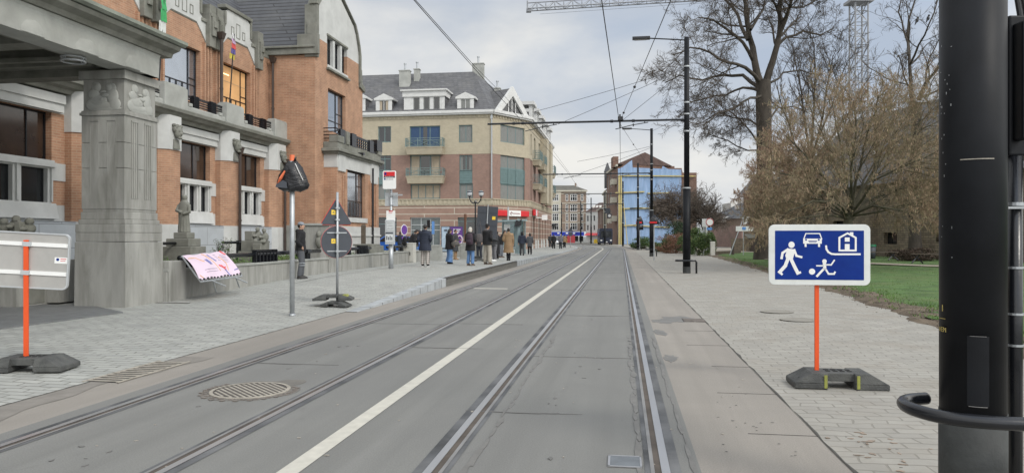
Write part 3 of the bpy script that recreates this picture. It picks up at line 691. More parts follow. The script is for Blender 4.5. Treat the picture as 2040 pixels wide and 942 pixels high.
for (a, b), (c, d) in zip(piers[1:], piers[2:]):
    x0 = (a + b) / 2 + .77; x1 = (c + d) / 2 - .47; g = MB(WP.M)
    railing(g, WP, x0, x1, .07, 5.96, 6.28, 4, .014)
    for f in (.28, .72):
        x = x0 + (x1 - x0) * f; g.box(x - .15, x + .15, .0, .14, 5.90, 6.33)
        for k in range(5): g.box(x - .15 + k * .07, x - .13 + k * .07, -.03, .0, 5.92, 6.31)
    g.build('railing', M['blackmetal'], hall)
# set-back upper floor
ups = [(18.75, 20.75), (22.35, 24.45), (25.95, 28.05)]
g = MB(WU.M); holes(g, 12, S_END, 5.5, 9.2, [(a, b, 6.35, 8.25) for a, b in ups], .25)
for a, b in ups:                                    # pilaster ribs either side
    for x in (a - .62, a - .42, a - .22, b + .12, b + .32, b + .5): g.box(x, x + .1, -.09, .0, 5.6, 8.6)
g.build('upper_brick_wall', M['brick_or'], hall)
for i, (a, b) in enumerate(ups):
    w = window(hall, WU, a, b, 6.35, 8.25, .18, M['blackmetal'], M['glass_lit'] if i == 2 else M['glass_sky'], cols=(.12, .78), rows=((.33, .12, 1), (.52, 0, .12), (.45, .78, 1)), fw=.05,
               label='window with warm lit room behind' if i == 2 else None)
    g = MB(WU.M)
    for q in (.28, .45, .62): x = a + (b - a) * q; g.box(x - .02, x + .02, .185, .235, 6.40, 6.95)
    g.build('glazing_bars', M['blackmetal'], w)
    if i == 2:
        g = MB(WU.M); g.box(26.2, 26.75, .205, .213, 7.86, 7.90); g.build('ceiling_lamp', M['lampglow'], w)
        g = MB(WU.M); g.box(26.3, b, .2, .205, 7.60, 7.612); g.build('picture_rail', M['brick_cr'], w)
g = MB(WU.M)
for a, b in ups:                                    # stepped stone gables with three little lights
    m = (a + b) / 2; out = [(a - .35, 8.75), (a - .35, 9.55), (a + .02, 9.75), (a + .02, 10.15), (a + .32, 10.32), (b - .32, 10.32), (b - .02, 10.15), (b - .02, 9.55), (b + .35, 9.35), (b + .35, 8.60)]
    out += [(b + .02, 8.95), (b - .3, 9.25), (a + .3, 9.25), (a - .02, 8.95)]
    g.prism(out, -.04, .22)
g.build('gable_stone', M['stone_w'], hall)
g = MB(WU.M)
for a, b in ups:
    g.box(a - .35, a + .02, -.10, .25, 9.55, 9.68); g.box(a + .02, a + .12, -.10, .25, 9.68, 10.2); g.box(a + .02, b - .02, -.12, .25, 10.32, 10.46); g.box(b - .12, b - .02, -.10, .25, 9.6, 10.32); g.box(b - .02, b + .35, -.10, .25, 9.35, 9.48)
    for sd in (a - .62, b + .38): g.box(sd - .12, sd + .30, -.22, .15, 8.5, 10.05); g.box(sd - .02, sd + .2, -.30, -.22, 8.9, 9.6); g.box(sd - .08, sd + .26, -.26, -.18, 9.6, 9.75); g.box(sd, sd + .18, -.36, -.28, 9.2, 9.45)
g.box(12, S_END, -.02, .25, 9.2, 9.35)
g.build('gable_coping', M['stone_d'], hall, bevel=.02)
for a, b in ups:
    m = (a + b) / 2
    for dx, w_, z0, z1 in ((-.42, .10, 9.42, 9.74), (0, .14, 9.38, 9.95), (.42, .10, 9.42, 9.74)): window(hall, WU, m + dx - w_, m + dx + w_, z0, z1, -.055, M['stone_d'], M['glass_sky'], fw=.02, th=.03, name='small_light')
g = MB(ST); g.quad((TUP - .2, 5, 9.3), (TUP - .2, S_END + 3, 9.3), (-19, S_END + 3, 14.2), (-19, 5, 14.2)); g.quad((-19, 5, 14.2), (-19, S_END + 3, 14.2), (-23, S_END + 3, 9.3), (-23, 5, 9.3)); g.build('slate_roof', M['slate'], hall)
g = MB(ST); g.tube([(-19, 5, 14.22), (-19, S_END + 3, 14.22)], .09, 8); g.build('ridge', M['stone_d'], hall)
# down pipes
for (t, s_, z0, z1) in ((-14.12, 25.45, .9, 4.65), (-14.12, 29.15, .9, 4.6), (-14.72, 25.2, 5.8, 8.9), (-14.8, 29.4, 5.8, 9.0)):
    g = MB(ST); g.tube([(t, s_, z0), (t, s_, z1)], .055, 8); g.frus((t - .07, t + .07, s_ - .08, s_ + .08), z1 - .02, (t - .12, t + .12, s_ - .14, s_ + .14), z1 + .22); g.tube([(t, s_, z0 + 1.2), (t, s_, z0 + 1.27)], .07, 8); g.build('down_pipe', flat('pipe_brown', (.05, .035, .028), .5), hall)
# projecting gabled wing
WS = Wall((TUP - .1, S_END), (TTOW, S_END)); WS2 = Wall((-16, 35.45), (TTOW, 35.45))
g = MB(ST); g.quad((TUP - .1, S_END, 1.95), (TTOW, S_END, 1.95), (TTOW, S_END, 9.35), (TUP - .1, S_END, 9.35))
g.quad((-19, 35.45, 0), (-19, 35.45, 9.3), (TTOW, 35.45, 9.3), (TTOW, 35.45, 0))
holes(g, S_END, 35.45, 1.95, 9.35, [(31.05, 33.15, 6.3, 8.2), (30.95, 33.35, 9.2, 9.36)], .22, M_=SI @ WT.M)
holes(g, S_END, 34.9, 9.35, 10.15, [(30.95, 33.35, 9.2, 10.5)], .22, M_=SI @ WT.M)
g.build('wing_brick_wall', M['brick_or'], hall)
g = MB(WT.M)
pg = [(S_END, 10.15), (30.95, 10.15), (30.95, 10.5), (33.35, 10.5), (33.35, 10.15), (34.9, 10.15), (34.9, 10.6), (34.55, 11.2), (34.3, 11.75), (33.9, 11.95), (31.5, 13.0), (30.6, 12.6), (30.0, 11.6), (S_END, 11.3)]
n = len(pg)
def fan(mb, poly, y0, y1): mb.prism(poly, y0, y1)
holes(g, S_END, 34.9, 10.15, 10.6, [(30.95, 33.35, 10.1, 10.5)], .22)
g.prism([(S_END, 10.6), (34.9, 10.6), (34.75, 11.0), (34.5, 11.5), (34.2, 11.85), (31.6, 13.1), (30.7, 12.7), (30.1, 11.7), (S_END, 11.3)], 0, .28)
g.box(30.95, 33.35, -.05, .2, 9.06, 9.22)
for x in (31.62, 32.48): g.box(x, x + .2, -.01, .2, 9.22, 10.45)
g.box(30.95, 31.02, .05, .2, 9.22, 10.5)
g.build('wing_gable_stone', M['stone_w'], hall)
g = MB(WT.M)
cop = [(34.98, 9.2), (35.0, 10.6), (34.85, 11.05), (34.6, 11.55), (34.3, 11.95), (31.6, 13.25)]
for (a, b), (c, d) in zip(cop, cop[1:]): g.prism([(a - .10, b), (a + .08, b), (c + .08, d), (c - .10, d)], -.10, .4)
g.prism([(34.9, 9.35), (35.6, 9.1), (35.6, 8.85), (34.9, 9.0)], -.1, .3); g.prism([(34.9, 10.1), (35.2, 9.9), (35.3, 9.1), (34.9, 9.1)], -.08, .3)
g.box(S_END - .06, S_END + .16, -.12, .45, 9.25, 11.5); g.box(S_END - .16, S_END + .04, -.20, .75, 9.35, 10.2); g.box(S_END - .12, S_END + .10, -.16, .2, 11.5, 11.7); g.box(S_END - .14, S_END, -.1, .3, 10.2, 10.7)
g.prism([(S_END - .02, 11.3), (30.1, 11.75), (30.7, 12.75), (31.6, 13.15), (31.6, 13.3), (30.6, 12.95), (29.95, 11.95), (S_END - .02, 11.5)], -.1, .35)
g.box(30.85, 33.45, -.14, .0, 8.98, 9.08); g.box(30.9, 33.4, -.05, .0, 10.5, 10.6)
g.build('wing_coping', M['stone_d'], hall, bevel=.015)
g = MB(ST); g.box(-15.4, TTOW + .06, S_END - .14, S_END + .02, 9.35, 9.62); g.box(-15.4, TTOW + .06, S_END - .22, S_END + .02, 9.62, 9.72); g.build('wing_eaves', M['stone_d'], hall, bevel=.02)
g = MB(ST); g.quad((TTOW - .28, S_END - .1, 9.74), (-19.3, S_END - .1, 9.74), (-19.3, 32.0, 13.0), (TTOW - .28, 32.0, 13.0)); g.quad((TTOW - .28, 32.0, 13.0), (-19.3, 32.0, 13.0), (-19.3, 35.4, 9.4), (TTOW - .28, 35.4, 9.4)); g.build('wing_roof', M['slate'], hall)
for x0, x1 in ((31.02, 31.62), (31.82, 32.48), (32.68, 33.3)): window(hall, WT, x0, x1, 9.24, 10.46, .14, M['blackmetal'], M['glass'], fw=.05, rows=(.62,), name='attic_window')
window(hall, WT, 31.05, 33.15, 6.3, 8.2, .16, M['blackmetal'], M['glass_sky'], cols=(.05, .62), rows=(.28, (.5, .62, 1)), fw=.06, name='balcony_window')
g = MB(ST); g.box(TUP - .1, TTOW + .012, S_END - .05, S_END + .02, 0, 2.02); g.box(TTOW - .1, TTOW + .05, S_END - .05, 30.7, 0, 2.02); g.box(TTOW, TTOW + .04, 35.0, 35.5, 0, 2.0)
g.build('wing_plinth', M['stone'], hall)
# ground-floor bay with balcony
WBs = Wall((TTOW, 30.6), (TBAY, 30.6))
g = MB(ST); g.quad((TTOW, 30.6, 2.0), (TBAY, 30.6, 2.0), (TBAY, 30.6, 4.6), (TTOW, 30.6, 4.6)); holes(g, 30.6, 36.2, 2.0, 4.6, [(31.85, 34.2, 2.42, 4.6)], .25, M_=SI @ WB.M); g.quad((TBAY, 36.2, 0), (TBAY, 36.2, 4.6), (-14, 36.2, 4.6), (-14, 36.2, 0)); 
for x in (31.2, 31.45, 34.7, 34.95, 35.6): g.box(TBAY, TBAY + .06, x, x + .12, 2.1, 4.3)
g.build('bay_brick_wall', M['brick_or'], hall)
g = MB(ST); g.box(TTOW, TBAY + .05, 30.55, 36.25, 0, 2.0); g.box(TTOW, TBAY + .02, 30.58, 36.22, 4.6, 5.18); g.box(TBAY, TBAY + .07, 31.7, 34.35, 2.2, 2.42); g.box(TBAY - .02, TBAY + .08, 34.9, 35.9, 4.2, 5.18); g.box(TBAY - .02, TBAY + .07, 30.7, 31.5, 4.45, 5.18)
g.box(TTOW, TBAY + .1, 30.5, 36.3, 1.55, 1.62)
g.build('bay_stone', M['stone_w'], hall)
g = MB(ST); g.box(TTOW, TBAY + .14, 30.42, 36.36, 5.18, 5.28); g.box(TTOW, TBAY + .24, 30.3, 36.45, 5.28, 5.42); g.box(TTOW, TBAY + .08, 30.5, 36.3, 5.42, 5.72); g.box(TBAY - .32, TBAY + .12, 30.48, 31.2, 5.7, 6.0); g.box(TBAY - .22, TBAY + .13, 31.5, 31.85, 5.7, 6.30); g.box(TBAY - .22, TBAY + .13, 35.8, 36.34, 5.7, 6.35); g.build('balcony', M['stone_d'], hall, bevel=.02)
g = MB(WB.M); railing(g, WB, 30.55, 31.5, -.02, 5.72, 6.28, 4, .02); railing(g, WB, 31.85, 35.8, -.02, 5.72, 6.24, 4, .02)
for x in (31.1, 32.5, 34.9): g.box(x - .28, x + .28, -.09, .05, 5.7, 6.32)
for k in range(14): x = 31.95 + k * .28; g.box(x, x + .03, -.045, .015, 5.74, 6.22)
g.box(35.55, 36.36, -.14, .2, 5.9, 6.45)
F2 = WBs.M
for z in (5.85, 6.0, 6.15, 6.30): g.add([(30.55, 0, z), (30.59, 0, z), (30.59, .62, z), (30.55, .62, z), (30.55, 0, z + .04), (30.59, 0, z + .04), (30.59, .62, z + .04), (30.55, .62, z + .04)], [(0, 3, 2, 1), (4, 5, 6, 7), (0, 1, 5, 4), (1, 2, 6, 5), (2, 3, 7, 6), (3, 0, 4, 7)])
g.build('balcony_railing', M['blackmetal'], hall)
window(hall, WB, 31.85, 34.2, 2.42, 4.6, .16, flat('brown_metal', (.045, .03, .024), .5), M['glass_sky'], cols=(.68,), rows=(.36, (.70, .68, 1)), fw=.07, name='bay_window')
g = MB(WB.M)
for q in (.17, .34, .51, .84): x = 31.85 + 2.35 * q; g.box(x - .025, x + .025, .165, .215, 2.48, 3.15)
g.build('bay_glazing_bars', flat('brown_metal', (.045, .03, .024), .5), hall)
g = MB(ST); g.box(TBAY, TBAY + .34, 33.0, 33.2, 5.4, 5.5); g.tube([(TBAY + .1, 35.0, .6), (TBAY + .1, 35.0, 4.95)], .06, 8); g.build('bay_down_pipe', M['blackmetal'], hall)
# canopy on great pillars
def pillar(s0, w, l):
    t1 = -10.24; g = MB(ST)
    def lay(i, z0, z1): g.box(t1 - w + i, t1 - i, s0 + i, s0 + l - i, z0, z1)
    g.frus((t1 - w, t1, s0, s0 + l), 0, (t1 - w + .008, t1 - .008, s0 + .008, s0 + l - .008), 1.42); lay(.02, 1.43, 1.62) ; lay(.015, 1.62, 1.80)
    lay(.055, 1.80, 1.90); lay(.085, 1.90, 2.06); lay(.11, 2.06, 2.12)
    b = g.build('pillar', M['concrete'], hall, bevel=.012)
    g = MB(ST); i = .10
    for z0, z1 in ((2.12, 2.98), (2.99, 3.52), (3.53, 4.10)): lay(i, z0, z1)
    lay(.07, 4.10, 4.16); lay(.125, 4.16, 4.86); lay(.06, 4.86, 5.04)
    # flutes: slim raised fillets round sunk panels on each face
    for cx in (.30, .70):
        x = t1 - w + i + (w - 2 * i) * cx; hw = .10
        for q in (-hw, hw): g.box(x + q - .008, x + q + .008, s0 + i - .007, s0 + i, 2.30, 4.0)
        g.box(x - hw, x + hw, s0 + i - .016, s0 + i, 3.98, 4.0); g.box(x - hw, x + hw, s0 + i - .004, s0 + i, 2.32, 3.9)
        y = s0 + i + (l - 2 * i) * cx
        for q in (-hw, -hw * .35, hw * .35, hw): g.box(t1 - i, t1 - i + .018, y + q - .012, y + q + .012, 2.35, 4.0)
        g.box(t1 - i, t1 - i + .022, y - hw - .012, y + hw + .012, 3.98, 4.02)
    sh = g.build('shaft', M['concrete'], b, bevel=.008)
    # relief of two bowed figures on each face
    g = MB(ST); g.sm = True
    cx = t1 - w / 2; y = s0 + .12
    def fig(f):
        f(-.14, 4.70, .080, .085, 1.2); f(-.16, 4.70, .11, .11, .6); f(-.22, 4.55, .14, .10, 1); f(-.12, 4.42, .22, .12, 1.1); f(-.06, 4.30, .36, .09, .9); f(-.26, 4.33, .14, .12, .8)
        f(.13, 4.68, .075, .085, 1.2); f(.18, 4.66, .11, .12, .6); f(.20, 4.50, .14, .17, 1); f(.05, 4.52, .12, .05, 1.3); f(.24, 4.33, .15, .14, .9); f(.02, 4.24, .40, .06, .7); f(-.04, 4.44, .06, .05, 1.3); f(.0, 4.60, .07, .03, 1.1)
    fig(lambda dx, z, rx, rz, q: g.ball((cx + dx * 1.05, y, z), (rx, .028 * q, rz), 18))
    yy = s0 + l / 2; x = t1 - .12
    fig(lambda dx, z, rx, rz, q: g.ball((x, yy + dx * 1.1, z), (.03 * q, rx, rz), 18))
    g.build('relief', M['stone'], b)
    g = MB(ST); g.box(t1 - w + .10, t1 - .10, s0 + .09, s0 + .13, 4.14, 4.20); g.box(t1 - .12, t1 - .085, s0 + .10, s0 + l - .10, 4.14, 4.20)
    g.build('relief_frame', M['concrete'], b)
pillar(13.84, 1.20, 1.28); pillar(6.2, 1.20, 1.28)
g = MB(ST); t1 = -10.18; sE = 14.86
def canprof(z_t, nm, m, s1, **k): q = MB(ST); profl(z_t, -2, s1, q); return q.build(nm, m, hall, **k)
can = canprof([(t1 - .5, 5.06), (t1, 5.06), (t1 + .02, 5.50), (t1 + .05, 5.56), (t1 - .5, 5.56)], 'canopy_fascia', M['stone'], sE)
canprof([(-14.2, 5.55), (t1 + .10, 5.57), (t1 + .14, 5.66), (t1 + .30, 5.72), (t1 + .34, 5.80), (-14.2, 5.82)], 'canopy_cornice', M['stone_d'], sE + .32)
canprof([(-14.2, 5.82), (t1 + .38, 5.82), (t1 + .44, 5.86), (t1 + .44, 5.93), (t1 + .3, 5.97), (-14.2, 5.99)], 'canopy_gutter', flat('verdigris_gutter', (.24, .26, .22), .8, dirt=.6, dscale=2), sE + .42)
g = MB(ST); g.box(-14.2, t1 - .02, sE - .42, sE, 5.06, 5.56); g.box(-14.2, t1 - .5, sE - .9, sE - .42, 5.22, 5.56); g.box(t1 - .9, t1 - .5, -2, sE - .42, 5.20, 5.56); g.box(t1 - .75, t1 - .55, -2, sE - .5, 5.12, 5.2)
for s_ in (12.2, 9.6, 7.0, 4.4): g.box(-14.2, t1 - .9, s_, s_ + .45, 5.18, 5.56)
g.box(-14.2, t1 - .2, -2, sE - .1, 5.56, 5.575)
for s_ in (13.3, 13.7): g.box(-14.2, t1 - .5, s_, s_ + .12, 5.12, 5.20)
g.build('canopy_soffit', M['stone_d'], hall)
g = MB(ST); g.sm = True
for k, s_ in enumerate((13.98, 12.65, 11.35, 10.0, 8.6, 7.2)):  # scalloped swellings along the bottom of the fascia
    hh = (.27, .24, .22, .25, .24, .24)[k]; n = 12; ww = (.19, .27, .22, .3, .26, .26)[k]
    pts = [(t1 + .026, s_ + ww * math.cos(math.pi * i / n) + .03 * math.sin(i * 2.2), 5.07 + hh * math.sin(math.pi * i / n) * (1 + .1 * math.sin(i * 1.7))) for i in range(n + 1)]
    base = [(t1 + .004, s_ + (ww + .05) * math.cos(math.pi * i / n), 5.07 + (hh + .05) * math.sin(math.pi * i / n)) for i in range(n + 1)]
    g = MB(ST); g.sm = True; m_ = len(pts); g.add(pts + base, [tuple(range(m_))] + [(i, i + 1, m_ + i + 1, m_ + i) for i in range(m_ - 1)])
    g.build('canopy_scallop', M['stone'], hall)
g = MB(ST); g.sm = True
pt = at(146, 126, 14.2); pt = st(pt)
ring_ = [(pt.x + .21 * math.cos(2 * math.pi * i / 24), pt.y + .21 * math.sin(2 * math.pi * i / 24), 5.02) for i in range(25)]
g.tube(ring_, .018, 6); ring_ = [(a, b, c - .07) for a, b, c in ring_]; g.tube(ring_, .018, 6)
for i in range(0, 24, 6): g.tube([(ring_[i][0], ring_[i][1], 4.93), (ring_[i][0], ring_[i][1], 5.14)], .01, 5)
g.build('canopy_lamp_ring', M['galv'], hall)
# flags on leaning poles
def flag(name, lab, s_, t_, z0, z1, cols, lean=.25, dz=.9):
    f = thing(name, lab, 'flag', W3(t_, s_, z0), -TH)
    g = MB(ST); top = Vector((t_ + lean * 2.2, s_ - lean * .5, z1)); g.tube([(t_, s_, z0), top], [.03, .02], 8); g.build('pole', M['blackmetal'], f)
    n = len(cols)
    for k, c in enumerate(cols):
        g = MB(ST); za = z1 - dz * k / n; zb = z1 - dz * (k + 1) / n; m_ = 8; v = []
        for z, w in ((za, .10 + .12 * k / n), (zb, .10 + .12 * (k + 1) / n)):
            for i in range(m_ + 1): x = -w + 2 * w * i / m_; v.append((top.x - .02 * k + .03 * math.sin(z * 6), top.y + x, z)); 
        v = [(a + .035 * math.sin(j * 2.2), b, c_) for j, (a, b, c_) in enumerate(v)]
        fs = [(i, i + 1, m_ + 2 + i, m_ + 1 + i) for i in range(m_)]
        g.add(v, fs); g.build('flag_cloth', flat('cloth_%d_%d_%d' % tuple(int(x * 99) for x in c), c, .8), f)
flag('flag', 'limp multicoloured flag on a thin pole before the lit window', 25.75, -14.75, 6.0, 9.2, [(.6, .6, .6), (.5, .35, .5), (.55, .08, .08), (.12, .10, .3), (.6, .5, .08)], .12, .95)
flag('flag', 'limp green and white flag hanging above the canopy end', 21.5, -14.75, 6.0, 9.55, [(.06, .38, .14), (.06, .38, .14), (.06, .36, .13), (.6, .62, .6)], .12, 1.5)
# ================================================================ garden wall, railings and sculptures before the town hall
TWL = -10.15
gw = thing('garden_wall', 'low streaked concrete retaining wall along the town hall garden', 'wall', W3(TWL, 20, 0), -TH)
g = MB(ST); g.box(TWL - .28, TWL, 15.1, 24.3, -.1, .74); g.box(TWL - .28, TWL, 25.3, 40.2, -.1, .78); g.build('wall_body', M['concrete'], gw, bevel=.015)
g = MB(ST); g.box(TWL - .34, TWL + .03, 15.1, 24.28, .74, .80); g.box(TWL - .34, TWL + .03, 25.32, 40.2, .78, .84); g.build('coping', M['coping'], gw, bevel=.01)
g = MB(ST); g.box(TWL - .30, TWL + .06, 15.12, 15.75, 0, .98); g.build('end_block', M['concrete'], gw, bevel=.015)
pr = thing('garden_pier', 'tall plain concrete pier standing behind the man in the grey beanie', 'pier', W3(TWL - .4, 24.8, 0), -TH)
g = MB(ST); g.box(TWL - .95, TWL + .05, 24.25, 25.35, 0, 1.92); g.build('pier_body', M['concrete'], pr, bevel=.02)
g = MB(ST); g.box(TWL - 1.0, TWL + .08, 24.2, 25.4, 1.92, 2.0); g.build('cap', M['stone'], pr, bevel=.015)
g = MB(ST); q = onx = st(at(617, 502, 23.9)); g.box(TWL - .28, TWL - .08, 24.235, 24.252, .62, 1.2); g.build('plaque', M['signback'], pr)
g = MB(ST); g.sm = True; g.ball((TWL - .32, 24.2, 1.62), (.09, .09, .12), 10); g.ball((TWL - .32, 24.22, 1.35), (.15, .10, .22), 10); g.ball((TWL - .2, 24.2, 1.42), (.06, .07, .16), 8); g.build('relief_figure', M['stone_d'], pr)
# raised earth with ground cover
g = MB(ST); g.box(-14.55, TWL - .27, 15.12, 40, .0, .68); struct(g, 'garden_bed', M['soil'], rz=-TH)
g = MB(); vs = []; fs = []
for i in range(16000):
    s_ = rnd.uniform(15.3, 36); t = rnd.uniform(-14.2, TWL - .36); tall = noise.noise(Vector((t * .9, s_ * .7, 5)))
    if TWL - 1.2 < t and 24.1 < s_ < 25.5: continue
    near = t > -11.2; h = .10 if near else rnd.uniform(.05, .20 + .20 * max(0, tall)); n = len(vs); a = rnd.uniform(0, 6.28); w = rnd.uniform(.012, .03)
    z = .68 + rnd.uniform(0, h); vs.extend([(t + w * math.cos(a + k * 2.1), s_ + w * math.sin(a + k * 2.1), z + rnd.uniform(-.02, .03)) for k in range(3)]); fs.append((n, n + 1, n + 2))
g.add(vs, fs, ST); tags(g.build('ground_cover', M['blade'], None, W=SF), 'low green ground cover in the town hall garden bed', 'ground cover', kind='stuff')
def weed(p, h, n, lab, seed, mt='leaf', cat='plant', sp=.25, group=None):
    q = random.Random(seed); r = thing('garden_shrub', lab, cat, p, 0, group); g = MB(); f = []; v = []
    tips = []
    for i in range(n):
        a = q.uniform(0, 6.28); e = Vector(p) + Vector((math.cos(a) * sp * q.random(), math.sin(a) * sp * q.random(), h * q.uniform(.6, 1)))
        m_ = (Vector(p) + e) / 2 + Vector((q.uniform(-.04, .04), q.uniform(-.04, .04), 0)); g.tube([p, m_, e], [.012, .008, .004], 4); tips.append((m_, e))
    g.build('stem', M['bark_t'], r); g = MB()
    for m_, e in tips:
        for k in range(26):
            c = m_.lerp(e, q.random()) + Vector((q.gauss(0, .05), q.gauss(0, .05), q.gauss(0, .04))); w = q.uniform(.015, .035); a = q.uniform(0, 6.28)
            n0 = len(v); v.extend([c + Vector((w * math.cos(a + j * 2.1), w * math.sin(a + j * 2.1), q.uniform(-w, w))) for j in range(3)]); f.append((n0, n0 + 1, n0 + 2))
    g.add(v, f); g.build('foliage', M[mt], r, recalc=False); return r
weed(W3(-12.2, 20.9, .66), .95, 9, 'tall thin weed growing beside the robed statue', 11, sp=.3)
weed(W3(-12.8, 21.8, .66), .75, 8, 'shorter leafy weed between the statue and the sculpted group', 12, sp=.35)
weed(W3(TWL - .8, 8.6 + 7.3, .66), .35, 14, 'small leafy clump just behind the great stone pillar', 13, sp=.3)
# thick black tube railings on the wall
def tuberail(s0, s1, t, z, lab, r_=.06, posts=(), group='black tube railings of the town hall garden', box=None, zb=.8):
    r = thing('tube_railing', lab, 'railing', W3(t, (s0 + s1) / 2, zb), -TH, group)
    g = MB(ST); g.sm = True; g.tube([(t, s0, z), (t, s1, z)], r_, 12); g.build('tube', M['blackmetal'], r)
    for p in posts:
        g = MB(ST); g.box(t - .05, t + .05, p - .11, p - .04, zb, z + .07); g.box(t - .05, t + .05, p + .04, p + .11, zb, z + .07); g.tube([(t, p - .13, z), (t, p + .13, z)], r_ * 1.35, 12); g.build('bracket', M['blackmetal'], r)
    if box:
        g = MB(ST)
        for k in range(7): x = box[0] + (box[1] - box[0]) * k / 6; g.box(t - .05, t + .07, x - .03, x + .03, zb - .02, z + .10)
        g.box(t - .06, t - .03, box[0], box[1], zb - .02, z + .10); g.box(t - .06, t + .08, box[0], box[1], z + .06, z + .12); g.build('grille_box', M['blackmetal'], r)
tr = TWL - .15
tuberail(15.8, 19.3, tr, 1.03, 'black tube railing on the wall just left of the pink banner', posts=(16.2,))
tuberail(19.5, 23.9, tr, 1.04, 'black tube railing with grille box beside the pink banner', posts=(22.9,), box=(19.35, 20.6))
tuberail(26.0, 29.0, tr, 1.06, 'black tube railing behind the round reversed road sign', posts=(26.6, 28.6), box=(27.6, 28.5))
tuberail(31.2, 36.0, tr, 1.06, 'black tube railing with boxes below the gabled wing corner', posts=(32.2, 33.4), box=(34.2, 35.2))
tuberail(8.5, 13.2, -13.2, 1.15, 'black tube railing behind the left road sign', posts=(12.6, 10), zb=.1)
for a, b, p, lab in ((17.6, 20.0, 18.6, 'rear black tube railing left of the robed statue'), (22.2, 25.3, 23.2, 'rear black tube railing between the two sculptures'), (27.2, 29.3, 27.8, 'rear black tube railing right of the sculpted group')):
    tuberail(a, b, -12.9, 1.34, lab, .045, (p,), zb=.68)
# robed statue on its pedestal
sp_ = st(at(367, 463, 21.6)); t0, s0 = sp_.x, sp_.y
r = thing('robed_statue', 'grey stone statue of a robed standing figure on a stepped pedestal', 'statue', W3(t0, s0, .66), -TH)
g = MB(ST); g.box(t0 - .46, t0 + .46, s0 - .4, s0 + .4, .66, 1.25); g.box(t0 - .38, t0 + .34, s0 - .32, s0 + .32, 1.25, 1.48); g.box(t0 - .22, t0 + .22, s0 - .2, s0 + .2, 1.48, 1.66); g.build('pedestal', M['stone_d'], r, bevel=.02)
g = MB(ST); g.sm = True
g.rings([(t0, s0, 1.66, .19, .15), (t0, s0, 1.70, .18, .145), (t0 - .01, s0, 2.0, .155, .125), (t0 - .01, s0, 2.25, .165, .12), (t0, s0, 2.42, .17, .115), (t0, s0, 2.53, .155, .10), (t0, s0, 2.59, .09, .08), (t0, s0, 2.62, .05, .05)], 20)
for k in range(12): a = k * .52; g.tube([(t0 + .17 * math.cos(a), s0 + .14 * math.sin(a), 1.68), (t0 + .14 * math.cos(a), s0 + .115 * math.sin(a), 2.1)], [.022, .012], 6)
g.ball((t0 + .01, s0 - .01, 2.70), (.068, .078, .095), 14); g.ball((t0, s0 + .02, 2.69), (.085, .085, .10), 12)
g.tube([(t0 - .15, s0, 2.48), (t0 - .20, s0 - .06, 2.30), (t0 - .02, s0 - .16, 2.26)], [.055, .055, .035], 10); g.tube([(t0 + .15, s0, 2.48), (t0 + .20, s0 - .06, 2.26), (t0 + .06, s0 - .17, 2.20)], [.055, .055, .035], 10)
g.build('figure', M['stone_d'], r, voxel=.014, smooth=2)
sp_ = st(at(512, 478, 24.6)); t0, s0 = sp_.x, sp_.y
r = thing('sculpted_group', 'weathered stone block with crouching figures carved on top', 'sculpture', W3(t0, s0, .66), -TH)
g = MB(ST); g.box(t0 - .50, t0 + .40, s0 - .35, s0 + .35, .66, 1.05); g.box(t0 - .42, t0 + .30, s0 - .30, s0 + .30, 1.05, 1.40); g.box(t0 - .30, t0 - .02, s0 - .28, s0 + .28, 1.4, 1.72); g.box(t0 + .05, t0 + .34, s0 - .42, s0 - .3, .7, 1.3); g.build('block', M['stone_d'], r, bevel=.02)
g = MB(ST); g.sm = True
for dx, hz in ((.05, 1.78), (.28, 1.74)):
    g.ball((t0 + dx, s0 - .05, hz), (.075, .08, .09), 10); g.ball((t0 + dx, s0 + .02, hz - .22), (.12, .14, .17), 10); g.ball((t0 + dx - .04, s0 - .2, hz - .22), (.06, .12, .06), 8); g.ball((t0 + dx, s0 - .15, hz - .38), (.12, .16, .08), 8)
g.build('figures', M['stone_d'], r, voxel=.02, smooth=1)
sp_ = st(at(28, 452, 15.6)); t0, s0 = sp_.x, sp_.y
r = thing('sculpted_group', 'dark stone frieze of huddled figures behind the left road sign', 'sculpture', W3(t0, s0, .1), -TH)
g = MB(ST); g.box(t0 - .9, t0 + .48, s0 - .2, s0 + .3, .1, 1.55); g.build('block', M['stone_d'], r, bevel=.02)
g = MB(ST); g.sm = True
for k, dx in enumerate((-.75, -.45, -.2, .10, .42)):
    hz = 1.86 + .05 * (k % 2); g.ball((t0 + dx, s0 - .05, hz), (.095, .09, .085), 10); g.ball((t0 + dx - .07, s0, hz - .15), (.15, .14, .13), 10); g.ball((t0 + dx, s0 - .22, hz - .16), (.06, .10, .05), 8)
g.box(t0 + .18, t0 + .32, s0 - .2, s0 + .1, 1.55, 1.85); g.build('figures', M['stone_d'], r, voxel=.02, smooth=1)
g = MB(ST); g.box(-12.4, -12.1, 14.2, 15.1, .1, 1.02); g.box(-14.3, -12.4, 13.4, 15.2, .0, .55); solo(g, 'planter_wall', M['concrete'], 'low concrete planter wall seen between the left sign and the stone pillar', 'planter', W3(-12.4, 14.6, 0), -TH)
weed(W3(-12.9, 14.2, .5), .55, 14, 'leafy green clump in the planter left of the stone pillar', 14, sp=.4)
